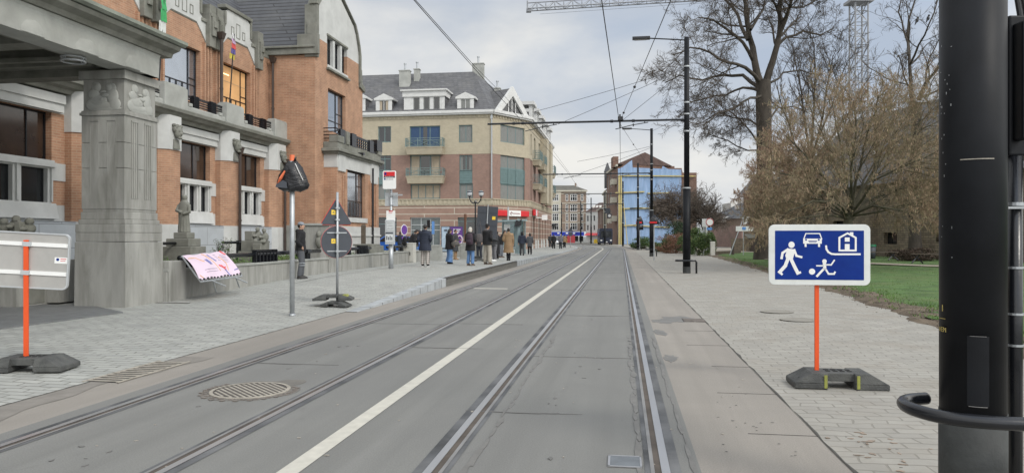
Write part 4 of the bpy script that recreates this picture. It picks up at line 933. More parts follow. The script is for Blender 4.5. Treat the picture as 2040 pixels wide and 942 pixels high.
# posts and low monument before the wing
g = MB(ST); g.box(TWL - .9, TWL - .2, 29.2, 30.9, .7, 1.14); g.box(TWL - 1.1, TWL - .25, 29.5, 30.6, 1.14, 1.22); solo(g, 'stone_block', M['stone_d'], 'low mossy stone block on the wall before the gabled wing', 'stone block', W3(TWL - .5, 30, .7), -TH, bevel=.02)
g = MB(); p = at(724, 482, 32.5); g.box(p.x - .09, p.x + .09, p.y - .09, p.y + .09, .8, 2.0); g.frus((p.x - .11, p.x + .11, p.y - .11, p.y + .11), 2.0, (p.x - .06, p.x + .06, p.y - .06, p.y + .06), 2.08); solo(g, 'timber_post', M['wood'], 'short dark timber post behind the reversed road signs', 'post', (p.x, p.y, .8))
g = MB(); p = at(927, 455, 46)
g.tube([(p.x, p.y, .2), (p.x, p.y, 2.94)], .075, 8); g.tube([(p.x, p.y, 2.5), (p.x, p.y, 2.96)], .085, 8); solo(g, 'timber_post', flat('rust_brown', (.13, .06, .035), .8), 'tall rusty brown post before the ground floor shop windows', 'post', (p.x, p.y, .2))

# ================================================================ apartment building across the side street
ap = thing('apartment_building', 'red and cream brick apartment building with slate mansard and green windows', 'building', W3(-14, 70, 0), -TH)
BF = Wall((-34, 69), (-12.25, 69)); BC = Wall((-12.25, 69), (-9.3, 73.9)); BSd = Wall((-9.3, 73.9), (-9.3, 98))
ZE = 13.35; ZC = 9.55; ZD0, ZD1 = 4.55, 5.1
def apwin(W, u0, u1, v0, v1, um=None):
    um = um or (u0 + u1) / 2
    return (W.X(u0), W.X(u1), W.Z(um, v1), W.Z(um, v0))
F1 = [apwin(BF, 753, 779, 252, 284), apwin(BF, 816, 877, 251, 297), apwin(BF, 914, 941, 249, 284)]
F2 = [apwin(BF, 753, 779, 309, 340), apwin(BF, 817, 877, 309, 354), apwin(BF, 915, 941, 309, 340)]
F3 = [apwin(BF, 753, 779, 368, 397), apwin(BF, 818, 877, 367, 396), apwin(BF, 915, 942, 366, 398)]
xl = BF.X(700) 
F0 = [apwin(BF, 744, 790, 433, 500), apwin(BF, 817, 877, 433, 500), apwin(BF, 912, 946, 433, 472), apwin(BF, 946, 975, 433, 498)]
CH = [apwin(BC, 997, 1045, 252, 286), apwin(BC, 997, 1045, 308, 399)]
C0 = [apwin(BC, 1000, 1046, 437, 497)]
sidex = [(1.2, 2.0), (4.2, 5.6), (8.6, 10.2), (13.2, 14.8), (18, 19.6), (21.8, 23)]
g = MB(BF.M); holes(g, 0, BF.len, ZD1, ZC, F2 + F3 + [(a, b, F3[i][3] - .01, F2[i][2] + .01) for i, (a, b, c, d) in enumerate(F2) if i != 1], .18)
g.build('red_brick_front', M['brick_rd'], ap)
g = MB(BC.M); holes(g, 0, BC.len, ZD1, ZC, [CH[1]], .18)
x0s = 0; sideh = [(a, b, z, z + 1.7) for a, b in sidex for z in (5.7, 7.6)] 
q = MB(BSd.M); holes(q, 0, BSd.len, ZD1, ZC, [(a, b, z, z + 2.0) for a, b in sidex for z in (5.35, 7.45)], .25)
g.build('red_brick_corner', M['brick_rd'], ap); q.build('red_brick_side', M['brick_rd'], ap)
g = MB(BF.M); holes(g, 0, BF.len, ZC, ZE - .35, [(a, b, max(c, ZC + .02), d) for a, b, c, d in F1], .18); g.build('cream_brick_front', M['brick_cr'], ap)
g = MB(BC.M); holes(g, 0, BC.len, ZC, ZE - .35, [CH[0]], .18); g.build('cream_brick_corner', M['brick_cr'], ap)
g = MB(BSd.M); holes(g, 0, BSd.len, ZC, ZE - .35, [(a, b, 10.0, 12.2) for a, b in sidex], .25)
for (a, b) in ((10.5, 13), (15.4, 17.8)):                       # cream oriels on the street side
    g.box(a, b, -.75, -.01, 5.4, 12.9)
g.build('cream_brick_side', M['brick_cr'], ap)
g = MB(BF.M); holes(g, 0, BF.len, 0, ZD0, [(a, b, max(.12, c), d) for a, b, c, d in F0], .3); g.build('striped_base_front', M['band'], ap)
g = MB(BC.M); holes(g, 0, BC.len, 0, ZD0, [(C0[0][0], C0[0][1], .25, C0[0][3])], .3); g.build('striped_base_corner', M['band'], ap)
sdo = [(1.3, 2.1), (3.0, 5.0), (6.2, 7.2), (8.6, 10.8), (12, 13.4), (15, 17), (18.5, 20), (21.4, 23)]
g = MB(BSd.M); holes(g, 0, BSd.len, 0, ZD0, [(a, b, .6, 3.7) for a, b in sdo], .3); g.build('striped_base_side', M['band'], ap)
for (a, b), (c, d) in zip(sdo, sdo[1:]): g = MB(BSd.M); g.box(b + .02, c - .02, -.06, -.003, .0, 1.15); g.build('stone_foot', M['stone_w'], ap)
# dentil bands, string courses, cornice
for W, nm in ((BF, 'front'), (BC, 'corner'), (BSd, 'side')):
    g = MB(W.M); g.box(0, W.len, -.025, .0, ZC - .05, ZC + .03); g.build('string_course', M['brick_cr'], ap); q = MB(W.M); q.box(0, W.len, -.03, .2, ZE - .35, ZE - .05)
    g = MB(W.M); g.box(0, W.len, -.05, .2, ZD0, ZD1); g.box(-.03, W.len + .03, -.14, .2, ZD1, ZD1 + .1)
    x = .15
    while x < W.len: g.box(x, x + .22, -.10, -.05, ZD0 + .1, ZD1); q.box(x, x + .2, -.09, -.03, ZE - .33, ZE - .08); x += .42
    g.build('dentil_band', M['brick_cr'], ap); q.build('dentil_band', M['brick_cr'], ap)
    g = MB(W.M); e_ = .22; g.box(-.1, W.len + .1, -.30, .3, ZE - .05, ZE + .10); g.box(-.15, W.len + .15, -.42, .3, ZE + .10, ZE + .36); g.build('cornice', M['whitetrim'], ap)
def apw(W, h, cols, rows=(), cur=('curtain', 1), fr='teal'):
    return window(ap, W, h[0], h[1], h[2], h[3], .12, M[fr], M['glass'], cols=cols, rows=rows, fw=.09, curtain=(M[cur[0]], cur[1]) if cur else None)
apw(BF, F1[0], (.5,), cur=None, fr='teal_l'); apw(BF, (F1[1][0], F1[1][1], ZC + .02, F1[1][3]), (.33, .66), cur=('curtain_b', .8)); apw(BF, F1[2], (.5,), cur=('curtain', 1))
apw(BF, F2[0], (.5,), rows=(.75,), cur=None); apw(BF, F2[1], (.33, .66), cur=('curtain_c', .5)); apw(BF, F2[2], (.5,), cur=('curtain', .4))
apw(BF, F3[0], (.5,)); apw(BF, F3[1], (.25, .5, .75), cur=('curtain_c', 1)); apw(BF, F3[2], (.5,))
for i in (0, 2):
    g = MB(BF.M); a, b = F2[i][0], F2[i][1]; g.box(a + .002, b - .002, .06, .16, F3[i][3], F2[i][2])
    for k in range(5): z = F3[i][3] + (F2[i][2] - F3[i][3]) * (k + .5) / 5; g.box(a + .02, b - .02, .03, .06, z - .05, z + .05)
    g.build('spandrel_panel', M['teal'], ap)
apw(BC, CH[0], (.33, .66), cur=('curtain', 1)); h = CH[1]; zm = [BC.Z(1020, v) for v in (337, 345, 368)]
apw(BC, (h[0], h[1], zm[0], h[3]), (.33, .66)); apw(BC, (h[0], h[1], h[2], zm[2]), (.33, .66))
g = MB(BC.M); g.box(h[0] + .002, h[1] - .002, .06, .16, zm[2], zm[0]); 
for k in range(8): z = zm[2] + (zm[0] - zm[2]) * (k + .5) / 8; g.box(h[0] + .03, h[1] - .03, .03, .06, z - .04, z + .04)
for q in (0, .33, .66, 1): x = h[0] + (h[1] - h[0]) * q; g.box(x - .06, x + .06, .0, .06, zm[2], zm[0])
g.build('spandrel_panel', M['teal'], ap)
for i, f in enumerate(F0):
    window(ap, BF, f[0], f[1], max(.14, f[2]), f[3], .2, M['teal'] if i != 1 else M['alu'], M['glass'] if i != 1 else flat('grey_glass', (.10, .12, .12), .15, spec=.8), cols=(.5,) if i != 1 else (.35,), rows=(.8,) if i != 1 else (.62, .78), fw=.08)
window(ap, BC, C0[0][0], C0[0][1], .27, C0[0][3], .2, M['teal'], flat('shop_glass', (.07, .10, .10), .08, spec=.8), cols=(.3, .62), rows=(.82,), fw=.08, name='shop_window')
for a, b in sdo: window(ap, BSd, a, b, .62, 3.7, .2, M['teal'], M['glass'], fw=.08)
for a, b in sidex:
    for z in (5.35, 7.45): window(ap, BSd, a, b, z, z + 2.0, .16, M['teal'], M['glass'], cols=(.5,), fw=.08)
    window(ap, BSd, a, b, 10.0, 12.2, .16, M['teal'], M['glass'], cols=(.5,), fw=.08)
def balc(W, a, b, z0, z1, d=.9, zr=None):
    g = MB(W.M); g.frus((a + .1, b - .1, -d + .15, 0), z0, (a, b, -d, 0), z1); g.box(a - .04, b + .04, -d - .04, 0, z1, z1 + .08); o = g.build('balcony', M['brick_cr'], ap)
    g = MB(W.M); zr = zr or z1 + 1.05; r = .022
    for z in (z1 + .16, zr - .2, zr): g.box(a, b, -d - r, -d + r, z - r, z + r); g.box(a - r, a + r, -d, 0, z - r, z + r); g.box(b - r, b + r, -d, 0, z - r, z + r)
    n = int((b - a) / .14)
    for k in range(n + 1): x = a + (b - a) * k / n; g.box(x - .012, x + .012, -d - .01, -d + .01, z1 + .16, zr - .2)
    for k in range(4): x = a + (b - a) * k / 3; g.box(x - .03, x + .03, -d - .03, -d + .03, z1 + .06, zr)
    for k in range(3):
        xa = a + (b - a) * (k + .05) / 3; xb = a + (b - a) * (k + .95) / 3
        if k != 1 or True:
            g.tube([(xa, -d - .03, z1 + .2), (xb, -d - .03, zr - .22)], .02, 4); g.tube([(xa, -d - .03, zr - .22), (xb, -d - .03, z1 + .2)], .02, 4)
    for y in frange(0, d, 5): g.box(a - .012, a + .012, -y - .01, -y + .01, z1 + .16, zr); g.box(b - .012, b + .012, -y - .01, -y + .01, z1 + .16, zr)
    g.build('balcony_railing', M['teal_l'], o)
ya = -.9
for (u0, u1, vt, va, vb) in ((808, 881, 275, 294, 307), (809, 882, 335, 352, 365)):
    a, _ = BF.uv(u0, 300, ya); b, _ = BF.uv(u1, 300, ya); balc(BF, a, b, BF.Z(845, vb, ya), BF.Z(845, va, ya), .9, BF.Z(845, vt, ya))
for a in (2.9, 7.6, 19.2):
    for z in (7.05, 9.6): balc(BSd, a, a + 2.4, z - .5, z, .8)
# ground-floor door details, down pipe
g = MB(BF.M); x = BF.len - .06; g.tube([(x, -.12, 5.2), (x, -.12, ZE)], .07, 8); g.box(x - .1, x + .1, -.2, 0, ZE - .5, ZE - .2); g.build('down_pipe', M['galv'], ap)
# slate roof: hipped towards the corner
yb = 6.3; ZR = BF.Z(860, 146, yb); xr = BF.uv(943, 142, yb)[0]
P = lambda W, x, y, z: SI @ (W.M @ Vector((x, y, z)))
A0 = P(BF, 0, -.15, ZE + .34); A1 = P(BF, BF.len, -.15, ZE + .34); C1 = P(BC, BC.len, -.15, ZE + .34); D1 = P(BSd, BSd.len, -.15, ZE + .34)
Ra = P(BF, 0, yb, ZR); Rb = P(BF, xr, yb, ZR); Rs = Vector((Rb.x, 98, ZR))
g = MB(ST); g.add([A0, A1, Rb, Ra], [(0, 1, 2, 3)]); g.add([A1, C1, Rb], [(0, 1, 2)]); g.add([C1, D1, Rs, Rb], [(0, 1, 2, 3)]); g.add([Ra, Rb, Rs, Vector((-34, 98, ZR))], [(0, 1, 2, 3)])
rf = g.build('slate_roof', M['slate2'], ap)
def dormer(u0, u1, vt, vb, kind, vw):
    y = .25; a = BF.X(u0, y); b = BF.X(u1, y); z0 = ZE + .34; um = (u0 + u1) / 2; z1 = BF.Z(um, vt, y); zw = BF.Z(um, vw, y)
    g = MB(BF.M); g.box(a, b, y + .02, y + 3.6, z0, zw); d = g.build('dormer', M['slate2'], rf)
    g = MB(BF.M)
    if kind == 'flat': g.box(a - .12, b + .12, y - .18, y + 3.8, zw, zw + .55); g.box(a - .3, b + .3, y - .36, y + 3.9, zw + .55, z1)
    else: m = (a + b) / 2; g.prism([(a - .16, zw), (b + .16, zw), (b + .16, zw + .18), (m, z1), (a - .16, zw + .18)], y - .14, y + 3.2)
    n = 3 if kind == 'flat' else 1; ww = (b - a) / (n * 1.0)
    if kind == 'flat':
        e1 = BF.X(820, y); e2 = BF.X(880, y); w = (e2 - e1) / 3
        g.box(a, e1, y - .06, y + .1, z0, zw); g.box(e2, b, y - .06, y + .1, z0, zw)
        wins = [(e1 + k * w + .12, e1 + (k + 1) * w - .12) for k in range(3)]
        for k in range(4): g.box(e1 + k * w - .12, e1 + k * w + .12, y - .04, y + .1, z0, zw)
        g.box(e1, e2, y - .04, y + .1, z0, z0 + .1)
    else:
        g.box(a, a + .32, y - .06, y + .1, z0, zw); g.box(b - .32, b, y - .06, y + .1, z0, zw); g.box(a, b, y - .04, y + .1, z0, z0 + .12); wins = [(a + .32, b - .32)]
    g.build('dormer_trim', M['whitetrim'], rf)
    for i, (p, q) in enumerate(wins): window(rf, BF, p, q, z0 + .1, zw, y - .03, M['whitetrim'], M['glass'], cols=(.5,) if kind != 'flat' else (), fw=.07, name='dormer_window', curtain=(M['curtain'], .3) if kind == 'flat' else ((M['curtain'], 1) if u0 > 850 else (M['curtain_c'], .5)))
dormer(749, 781, 187, 224, 'gable', 200); dormer(805, 886, 179, 222, 'flat', 193); dormer(911, 944, 184, 223, 'gable', 197); dormer(700, 728, 183, 224, 'gable', 197)
g = MB(BC.M); y = .1; a = BC.X(987, y); b = BC.X(1050, y); m = (a + b) / 2; z0 = ZE + .36; zt = BC.Z(1020, 176, y)
g.prism([(a, z0), (b, z0), (b - .1, z0 + .2), (m, zt), (a + .1, z0 + .2)], y + .05, y + 3.0); gb = g.build('corner_gable', M['slate2'], rf)
g = MB(BC.M)
for p, q in (((a - .1, z0), (m, zt + .15)), ((b + .1, z0), (m, zt + .15))):
    s_ = 1 if p[0] < q[0] else -1; g.prism([(p[0], p[1]), (p[0] + s_ * .75, p[1]), (q[0], q[1] - .95), (q[0], q[1])], y - .2, y + .12)
g.box(a, b, y - .15, y + .1, z0, z0 + .12); g.build('gable_trim', M['whitetrim'], rf)
g = MB(BC.M); g.prism([(a + .8, z0 + .12), (b - .8, z0 + .12), (m, zt - .95)], y, y + .04); w_ = g.build('gable_window', M['glass'], rf)
g = MB(BC.M)
for q in (-.55, 0, .55): g.box(m + q - .05, m + q + .05, y - .05, y - .01, z0 + .1, z0 + .1 + (zt - z0 - 1.1) * (1 - abs(q) / (b - a) * 2.4))
g.build('gable_mullions', M['whitetrim'], rf)
for k, (a, b) in enumerate(((2, 4), (6.5, 8.5), (11, 13.2), (16, 18), (20.5, 22.5))):
    g = MB(BSd.M); g.box(a, b, .0, .3, ZE + .34, ZE + 2.0); g.box(a - .25, b + .25, -.3, 2.6, ZE + 2.0, ZE + 2.35); g.build('dormer_trim', M['whitetrim'], rf)
    window(rf, BSd, a + .3, b - .3, ZE + .6, ZE + 1.9, -.05, M['whitetrim'], M['glass'], cols=(.5,), fw=.08, name='dormer_window')
for (u, vb, vt, w, yy) in ((807, 165, 143, .55, 4.3), (831, 155, 140, .28, 5.2), (953, 150, 129, .6, 6.6), (991, 185, 178, .3, 5.0)):
    x, z0 = BF.uv(u, vb, yy); z1 = BF.Z(u, vt, yy); g = MB(BF.M); g.box(x - w, x + w, yy - .3, yy + .3, z0 - .8, z1); g.box(x - w - .05, x + w + .05, yy - .35, yy + .35, z1, z1 + .1); g.build('chimney', M['stone'], rf)
    g = MB(BF.M); g.tube([(x, yy, z1 + .1), (x, yy, z1 + .75)], .10, 8); g.tube([(x, yy, z1 + .75), (x, yy, z1 + .85)], .15, 8); g.build('flue', M['galv'], rf)
# red and white shop signs
s1 = thing('shop_sign', 'long red and white fascia sign over the corner shop window', 'shop sign', tuple(BC.M @ Vector((BC.X(1022), -.1, 3.9))), -TH)
a, z1 = BC.uv(990, 418, -.25); b, _ = BC.uv(1054, 418, -.25); z0 = BC.Z(1022, 431, -.25)
c1 = BC.X(1013, -.25); c2 = BC.X(1037, -.25)
for x0_, x1_ in ((a, c1), (c2, b)): g = MB(BC.M); g.box(x0_, x1_, -.30, -.05, z0, z1); g.build('red_panel', M['red'], s1, bevel=.06)
g = MB(BC.M); g.box(c1, c2, -.31, -.05, z0, z1); g.build('white_panel', M['white'], s1, bevel=.03)
g = MB(BC.M); zc = (z0 + z1) / 2; g.tube([(c1 + .35, -.33, zc - .16), (c1 + .22, -.33, zc), (c1 + .40, -.33, zc + .12), (c1 + .5, -.33, zc + .02)], .04, 4); g.box(c1 + .6, c2 - .2, -.325, -.312, zc - .03, zc + .03); g.build('emblem', flat('emblem', (.25, .04, .05), .5), s1)
x, z = BSd.uv(1075, 435, -.25); s2 = thing('shop_sign', 'short red and white shop sign round the corner on the street side', 'shop sign', tuple(BSd.M @ Vector((4.0, -.1, 3.9))), -TH)
for x0_, x1_ in ((2.4, 3.6), (4.6, 5.6)): g = MB(BSd.M); g.box(x0_, x1_, -.3, -.05, 3.75, 4.4); g.build('red_panel', M['red'], s2, bevel=.05)
g = MB(BSd.M); g.box(3.6, 4.6, -.31, -.05, 3.75, 4.4); g.build('white_panel', M['white'], s2)
p = at(1085, 433, 78); g = MB(); g.box(p.x - .30, p.x + .30, p.y - .05, p.y + .05, 3.3, 3.85); g.box(p.x - .9, p.x - .30, p.y - .03, p.y + .03, 3.5, 3.58)
solo(g, 'projecting_sign', M['white'], 'small white square sign projecting from the apartment building street side', 'sign', (p.x, p.y, 3.5))
# ================================================================ far buildings
def fwall(u0, y0, u1, y1): a, b = at(u0, 471, y0), at(u1, 471, y1); return Wall((a.x, a.y), (b.x, b.y), I4)
# brown block with white windows over blue shops
cw = fwall(1085, 200, 1168, 200); zE = cw.Z(1130, 382); zS = cw.Z(1130, 461)
cb = thing('apartment_block', 'distant brown brick block with white windows above blue shop fronts', 'building', tuple(cw.M @ Vector((6, 0, 0))))
fl_v = [(387, 403), (407, 424), (425, 443), (444, 461)]
wins = []
cols_u = [(1100, 1113), (1127, 1132), (1136, 1150), (1157, 1162)]
for v0, v1 in fl_v:
    for k, (u0, u1) in enumerate(cols_u): wins.append((cw.X(u0), cw.X(u1), cw.Z(1130, v1 - 2.5), cw.Z(1130, v0), k))
g = MB(cw.M); holes(g, 0, cw.len, zS, zE, [w[:4] for w in wins], .2); g.build('brick_wall', M['brick_br'], cb)
g = MB(cw.M); g.box(cw.X(1098) - 2, cw.X(1117), -.12, -.01, zS, zE)
g2 = [h for h in wins if h[4] == 0]
g = MB(cw.M); x1 = cw.X(1117.5); holes(g, 0, x1, zS, zE, [(a, min(b, x1), c, d) for a, b, c, d, k in wins if k == 0], .3, M_=Matrix.Translation((0, -.15, 0)))
for v in (386, 405, 424.5, 443.5): z = cw.Z(1130, v); g.box(x1, cw.len, -.05, -.003, z - .1, z + .12)
g.box(0, cw.len + .3, -.4, 0, zE, zE + .4); g.build('cream_bands', M['creamwall'], cb)
for a, b, c, d, k in wins: window(cb, cw, a, b, c, d, .0 if k else -.12, M['whitetrim'], M['glass'], cols=(.33, .66) if k in (0, 2) else (), rows=(.62,), fw=.16, th=.12)
g = MB(cw.M); zr = cw.Z(1130, 367); xa, xb = cw.X(1090) - 8, cw.X(1146); g.add([(0 - 6, -.4, zE + .4), (cw.len + .3, -.4, zE + .4), (xb, 5, zr), (0 - 6, 5, zr)], [(0, 1, 2, 3)]); g.add([(cw.len + .3, -.4, zE + .4), (cw.len + .3, 12, zE + .4), (xb, 5, zr)], [(0, 1, 2)]); g.build('tiled_roof', M['tile_gr'], cb)
g = MB(cw.M); g.box(cw.X(1148), cw.X(1151), 4, 5, zr - 1.5, zr + .6); g.build('chimney', M['brick_br'], cb)
g = MB(cw.M); g.box(cw.X(1097), cw.X(1163), -.8, 0, cw.Z(1130, 469.5), cw.Z(1130, 462)); g.build('blue_fascia', M['shutter_b'], cb)
for a, b in ((1098, 1106), (1107, 1119), (1121, 1131), (1132.5, 1142), (1144, 1152), (1154, 1162)):
    g = MB(cw.M); g.box(cw.X(a), cw.X(b), -.1, .0, .2, cw.Z(1130, 470)); g.build('shopfront', M['glass'], cb)
g = MB(cw.M)
for u in (1112, 1129, 1143): g.box(cw.X(u) - .3, cw.X(u) + .3, -.85, -.8, cw.Z(u, 466) , cw.Z(u, 463.5))
g.build('fascia_mark', M['white'], cb)
g = MB(cw.M); g.prism([(cw.X(1096), cw.Z(1100, 452)), (cw.X(1109), cw.Z(1100, 447)), (cw.X(1109), cw.Z(1100, 446)), (cw.X(1096), cw.Z(1100, 446))], -3, 0); g.build('awning', M['glass'], cb)
# white house with red awning
dw = fwall(1167, 196, 1192, 192); zE = dw.Z(1180, 422)
db = thing('white_house', 'distant white rendered house with dark tiled roof and red awning', 'building', tuple(dw.M @ Vector((1.5, 0, 0))))
ws = [(dw.X(u), dw.X(u + 3.6), dw.Z(1180, v1), dw.Z(1180, v0)) for v0, v1 in ((429, 441), (448, 459)) for u in (1169, 1175.5, 1182)]
g = MB(dw.M); holes(g, 0, dw.len, 0, zE, ws, .15); g.build('wall', M['whitewall'], db)
for w in ws: window(db, dw, *w, .06, M['whitetrim'], M['glass'], fw=.08)
g = MB(dw.M); g.add([(-.2, -.2, zE), (dw.len, -.2, zE), (dw.len, 5, dw.Z(1180, 402)), (-.2, 5, dw.Z(1180, 402))], [(0, 1, 2, 3)]); g.build('roof', M['tile_rd'], db)
g = MB(dw.M); g.frus((.6, dw.len - .2, -1.2, 0), dw.Z(1180, 469), (.6, dw.len - .2, -.2, 0), dw.Z(1180, 464)); g.build('awning', M['awning_r'], db)
g = MB(dw.M)
for u in (1170, 1176.5, 1183): g.box(dw.X(u) - .2, dw.X(u) + .2, 2.0, 2.6, zE + 1.2, zE + 1.8)
g.build('roof_light', M['white'], db)
# row of houses on the right-hand side of the street
def rowhouse(name, lab, y0, y1, x0, x1, ze, brick, wn, roofm, zr=2.2, cat='building'):
    W = Wall((x1, y1), (x0, y0), I4); h = thing(name, lab, cat, (x0, y0, 0))
    n = wn; hs = []; w = W.len / n
    fl = max(2, int(ze / 3.3))
    for f in range(1, fl):
        for k in range(n): hs.append((k * w + w * .28, k * w + w * .72, f * ze / fl + .5, (f + 1) * ze / fl - .45))
    gd = [(k * w + w * .15, k * w + w * .85, .3, ze / fl - .6) for k in range(n)]
    g = MB(W.M); holes(g, 0, W.len, 0, ze, hs + gd, .2); q = W.len - .7; g.add([(q, 0, 0), (q, 10, 0), (q, 10, ze), (q, 0, ze)], [(0, 1, 2, 3)]); g.build('wall', brick, h)
    for q in hs: window(h, W, *q, .1, M['whitetrim'], M['glass'], cols=(.5,), fw=.1)
    for q in gd: window(h, W, *q, .1, M['blackmetal'], M['glass'], fw=.1, name='shop_window')
    g = MB(W.M); g.box(-.1, W.len + .05, -.35, 0, ze, ze + .35); g.build('cornice', M['creamwall'], h)
    g = MB(W.M); g.add([(0, -.3, ze + .35), (W.len, -.3, ze + .35), (W.len, 5, ze + .35 + zr), (0, 5, ze + .35 + zr), (0, 10, ze), (W.len, 10, ze)], [(0, 1, 2, 3), (3, 2, 5, 4), (1, 5, 2)]); g.build('roof', roofm, h)
    return h, W
Yg = 135; Xa = at(1231, 471, Yg).x; Xb = at(1361, 471, Yg).x; Xc = at(1389, 471, Yg).x
zg = at(1231, 331, Yg).z
h1, W1 = rowhouse('brick_house', 'tall red brick house with balconies left of the blue tarpaulin gable', Yg, 154, Xa, at(1209, 471, 154).x, zg, M['brick_dk'], 4, M['tile_rd'])
for z in (4.4, 7.9, 11.3): g = MB(W1.M); g.box(W1.len - 4.2, W1.len - 1.2, -1.0, 0, z, z + 1.0); g.build('balcony', M['creamwall'], h1)
gbw = Wall((Xa, Yg), (Xc, Yg), I4)
g = MB(gbw.M); zt = gbw.Z(1278, 305); zs = gbw.Z(1358, 336)
out = [(0, 0), (gbw.X(1388), 0), (gbw.X(1388), gbw.Z(1388, 344)), (gbw.X(1360), gbw.Z(1360, 344)), (gbw.X(1358), gbw.Z(1358, 335)), (gbw.X(1330), gbw.Z(1330, 335)), (gbw.X(1310), gbw.Z(1310, 325)), (gbw.X(1280), zt), (gbw.X(1252), gbw.Z(1252, 320)), (gbw.X(1237), gbw.Z(1237, 332)), (0, gbw.Z(1231, 334))]
g.prism(out, 0, 9); g.build('gable_wall', M['brick_dk'], h1)
g = MB(gbw.M)
for tz in ([(1231, 336), (1260, 334), (1331, 337), (1357, 338), (1358, 482), (1231, 487)], [(1234, 335.9), (1240, 333), (1252, 324), (1259, 319), (1260, 333.9)], [(1318, 336.2), (1320, 331), (1331, 336.9)]): g.prism([(gbw.X(u), gbw.Z(u, v)) for u, v in tz], -.14, -.01)
tp = g.build('tarpaulin', M['tarp'], h1)
def yb_(u0, v0, u1, v1, d=.19, y=-.5):
    a, za = gbw.uv(u0, v0, y); b, zb = gbw.uv(u1, v1, y); g = MB(gbw.M); g.prism([(a, za - d), (b, zb - d), (b, zb), (a, za)], y, y + .3); return g
for q in ((1233, 349, 1386, 350), (1226, 383, 1284, 381), (1290, 384, 1335, 383), (1232, 415, 1280, 413), (1255, 414, 1372, 413), (1232, 449, 1268, 447), (1262, 448, 1335, 452)): yb_(*q).build('yellow_beam', M['beam_y'], h1)
for x in (gbw.X(1233.5, -.6), gbw.X(1237.5, -.6)):
    g = MB(gbw.M); g.box(x - .13, x + .13, -.62, -.4, 0, 12.8); g.build('yellow_upright', M['beam_y'], h1)
g = MB(gbw.M)
for k in range(20): z = .5 + k * .62; g.box(gbw.X(1233.5, -.6), gbw.X(1237.5, -.6), -.56, -.46, z, z + .12)
g.tube([(gbw.X(1247), -2.0, 0), (gbw.X(1240), -.4, 9)], .08, 5); g.build('ladder_rungs', M['beam_y'], h1)
g = MB(gbw.M); x = gbw.X(1303); g.tube([(x, 3, 13), (x, 3, 17.3)], .05, 5); g.build('aerial', M['galv'], h1)
for q in ((gbw.X(1332), gbw.X(1345), .5, 1.5, zs, zs + .5), (-.6, .4, 2, 5, zg, zg + 2.0)): g = MB(gbw.M); g.box(*q); g.build('chimney', M['brick_dk'], h1)
h2, W2 = rowhouse('cream_house', 'narrow cream fronted house beyond the red brick house', 154.5, 168, at(1208, 471, 154.5).x, at(1202, 471, 168).x, 11.0, M['creamwall'], 3, M['slate'], 3.4)
h3, W3_ = rowhouse('brick_house', 'low dark brick house farthest along the right-hand row', 168.5, 186, at(1200.5, 471, 168.5).x, at(1191, 471, 186).x, 8.0, M['brick_dk'], 3, M['tile_rd'], 3.0)
g = MB(); p = at(1210, 372, 158); g.box(p.x - .6, p.x + .6, p.y - .6, p.y + .6, 12, 15.5); g.frus((p.x - .7, p.x + .7, p.y - .7, p.y + .7), 15.5, (p.x - .1, p.x + .1, p.y - .1, p.y + .1), 17.5); g.build('turret', M['slate'], h2)
for (u, v, w, h, m1, lab) in ((1214, 430, .42, .40, 'white', 'round clock-like sign hanging from the red brick house front'), (1214, 440, .40, .40, 'creamwall', 'cream box sign below the round sign on the red brick house'), (1210, 420, .5, .5, 'signback_dk', 'dark grey box sign topmost on the red brick house front')):
    p = at(u, v, 137); g = MB(); g.box(p.x - w, p.x + w, p.y - .12, p.y + .12, p.z - h, p.z + h)
    o = thing('projecting_sign', lab, 'sign', (p.x, p.y, p.z)); g.build('sign_box', M['signback_dk' if m1 == 'white' else m1], o)
    if m1 == 'white': g = MB(); g.tube([(p.x, p.y - .13, p.z), (p.x, p.y - .17, p.z)], .26, 16); g.build('disc', M['white'], o)
# houses beyond the hedge
hb = fwall(1404, 150, 1480, 128)
hh = thing('distant_house', 'distant grey roofed houses behind a brick garden wall beyond the bare tree', 'building', tuple(hb.M @ Vector((5, 0, 0))))
zE = hb.Z(1440, 437); g = MB(hb.M); g.box(0, hb.len, 0, 8, 0, zE); g.build('wall', M['brick_br'], hh)
g = MB(hb.M); z2 = hb.Z(1440, 402); g.add([(hb.X(1408), -.3, zE), (hb.len, -.3, zE), (hb.len, 5, z2 - 1), (hb.X(1444), 5, z2), (hb.X(1424), 5, z2)], [(0, 1, 2, 3, 4)]); g.build('roof', M['slate'], hh)
g = MB(hb.M); g.box(hb.X(1440), hb.X(1447), -.5, 2, zE - .6, zE + .5); g.box(hb.X(1441), hb.X(1446), -.55, -.5, zE - .3, zE + .3); g.build('dormer', M['whitewall'], hh)
g = MB(hb.M); g.box(hb.X(1441), hb.X(1445), 2.2, 2.6, zE + 2, zE + 2.6); g.build('skylight', M['white'], hh)
hc = fwall(1456, 146, 1480, 146); g = MB(hc.M); g.prism([(0, 0), (5, 0), (5, hc.Z(1470, 409)), (1.6, hc.Z(1470, 397)), (0, hc.Z(1470, 404))], 0, 6); solo(g, 'white_gable_house', M['whitewall'], 'white gable peeping out behind the distant grey roofs', 'building', tuple(hc.M @ Vector((1, 0, 0))))
gwl = fwall(1404, 112, 1478, 100); g = MB(gwl.M); g.box(0, gwl.len, 0, .4, 0, gwl.Z(1440, 450)); solo(g, 'brick_garden_wall', flat('pinkish_wall', (.27, .18, .155), .9, dirt=.6, dscale=.5, dirtc=(.14, .11, .09, 1)), 'pinkish brown old garden wall with creepers between hedge and church', 'wall', tuple(gwl.M @ Vector((3, 0, 0))))
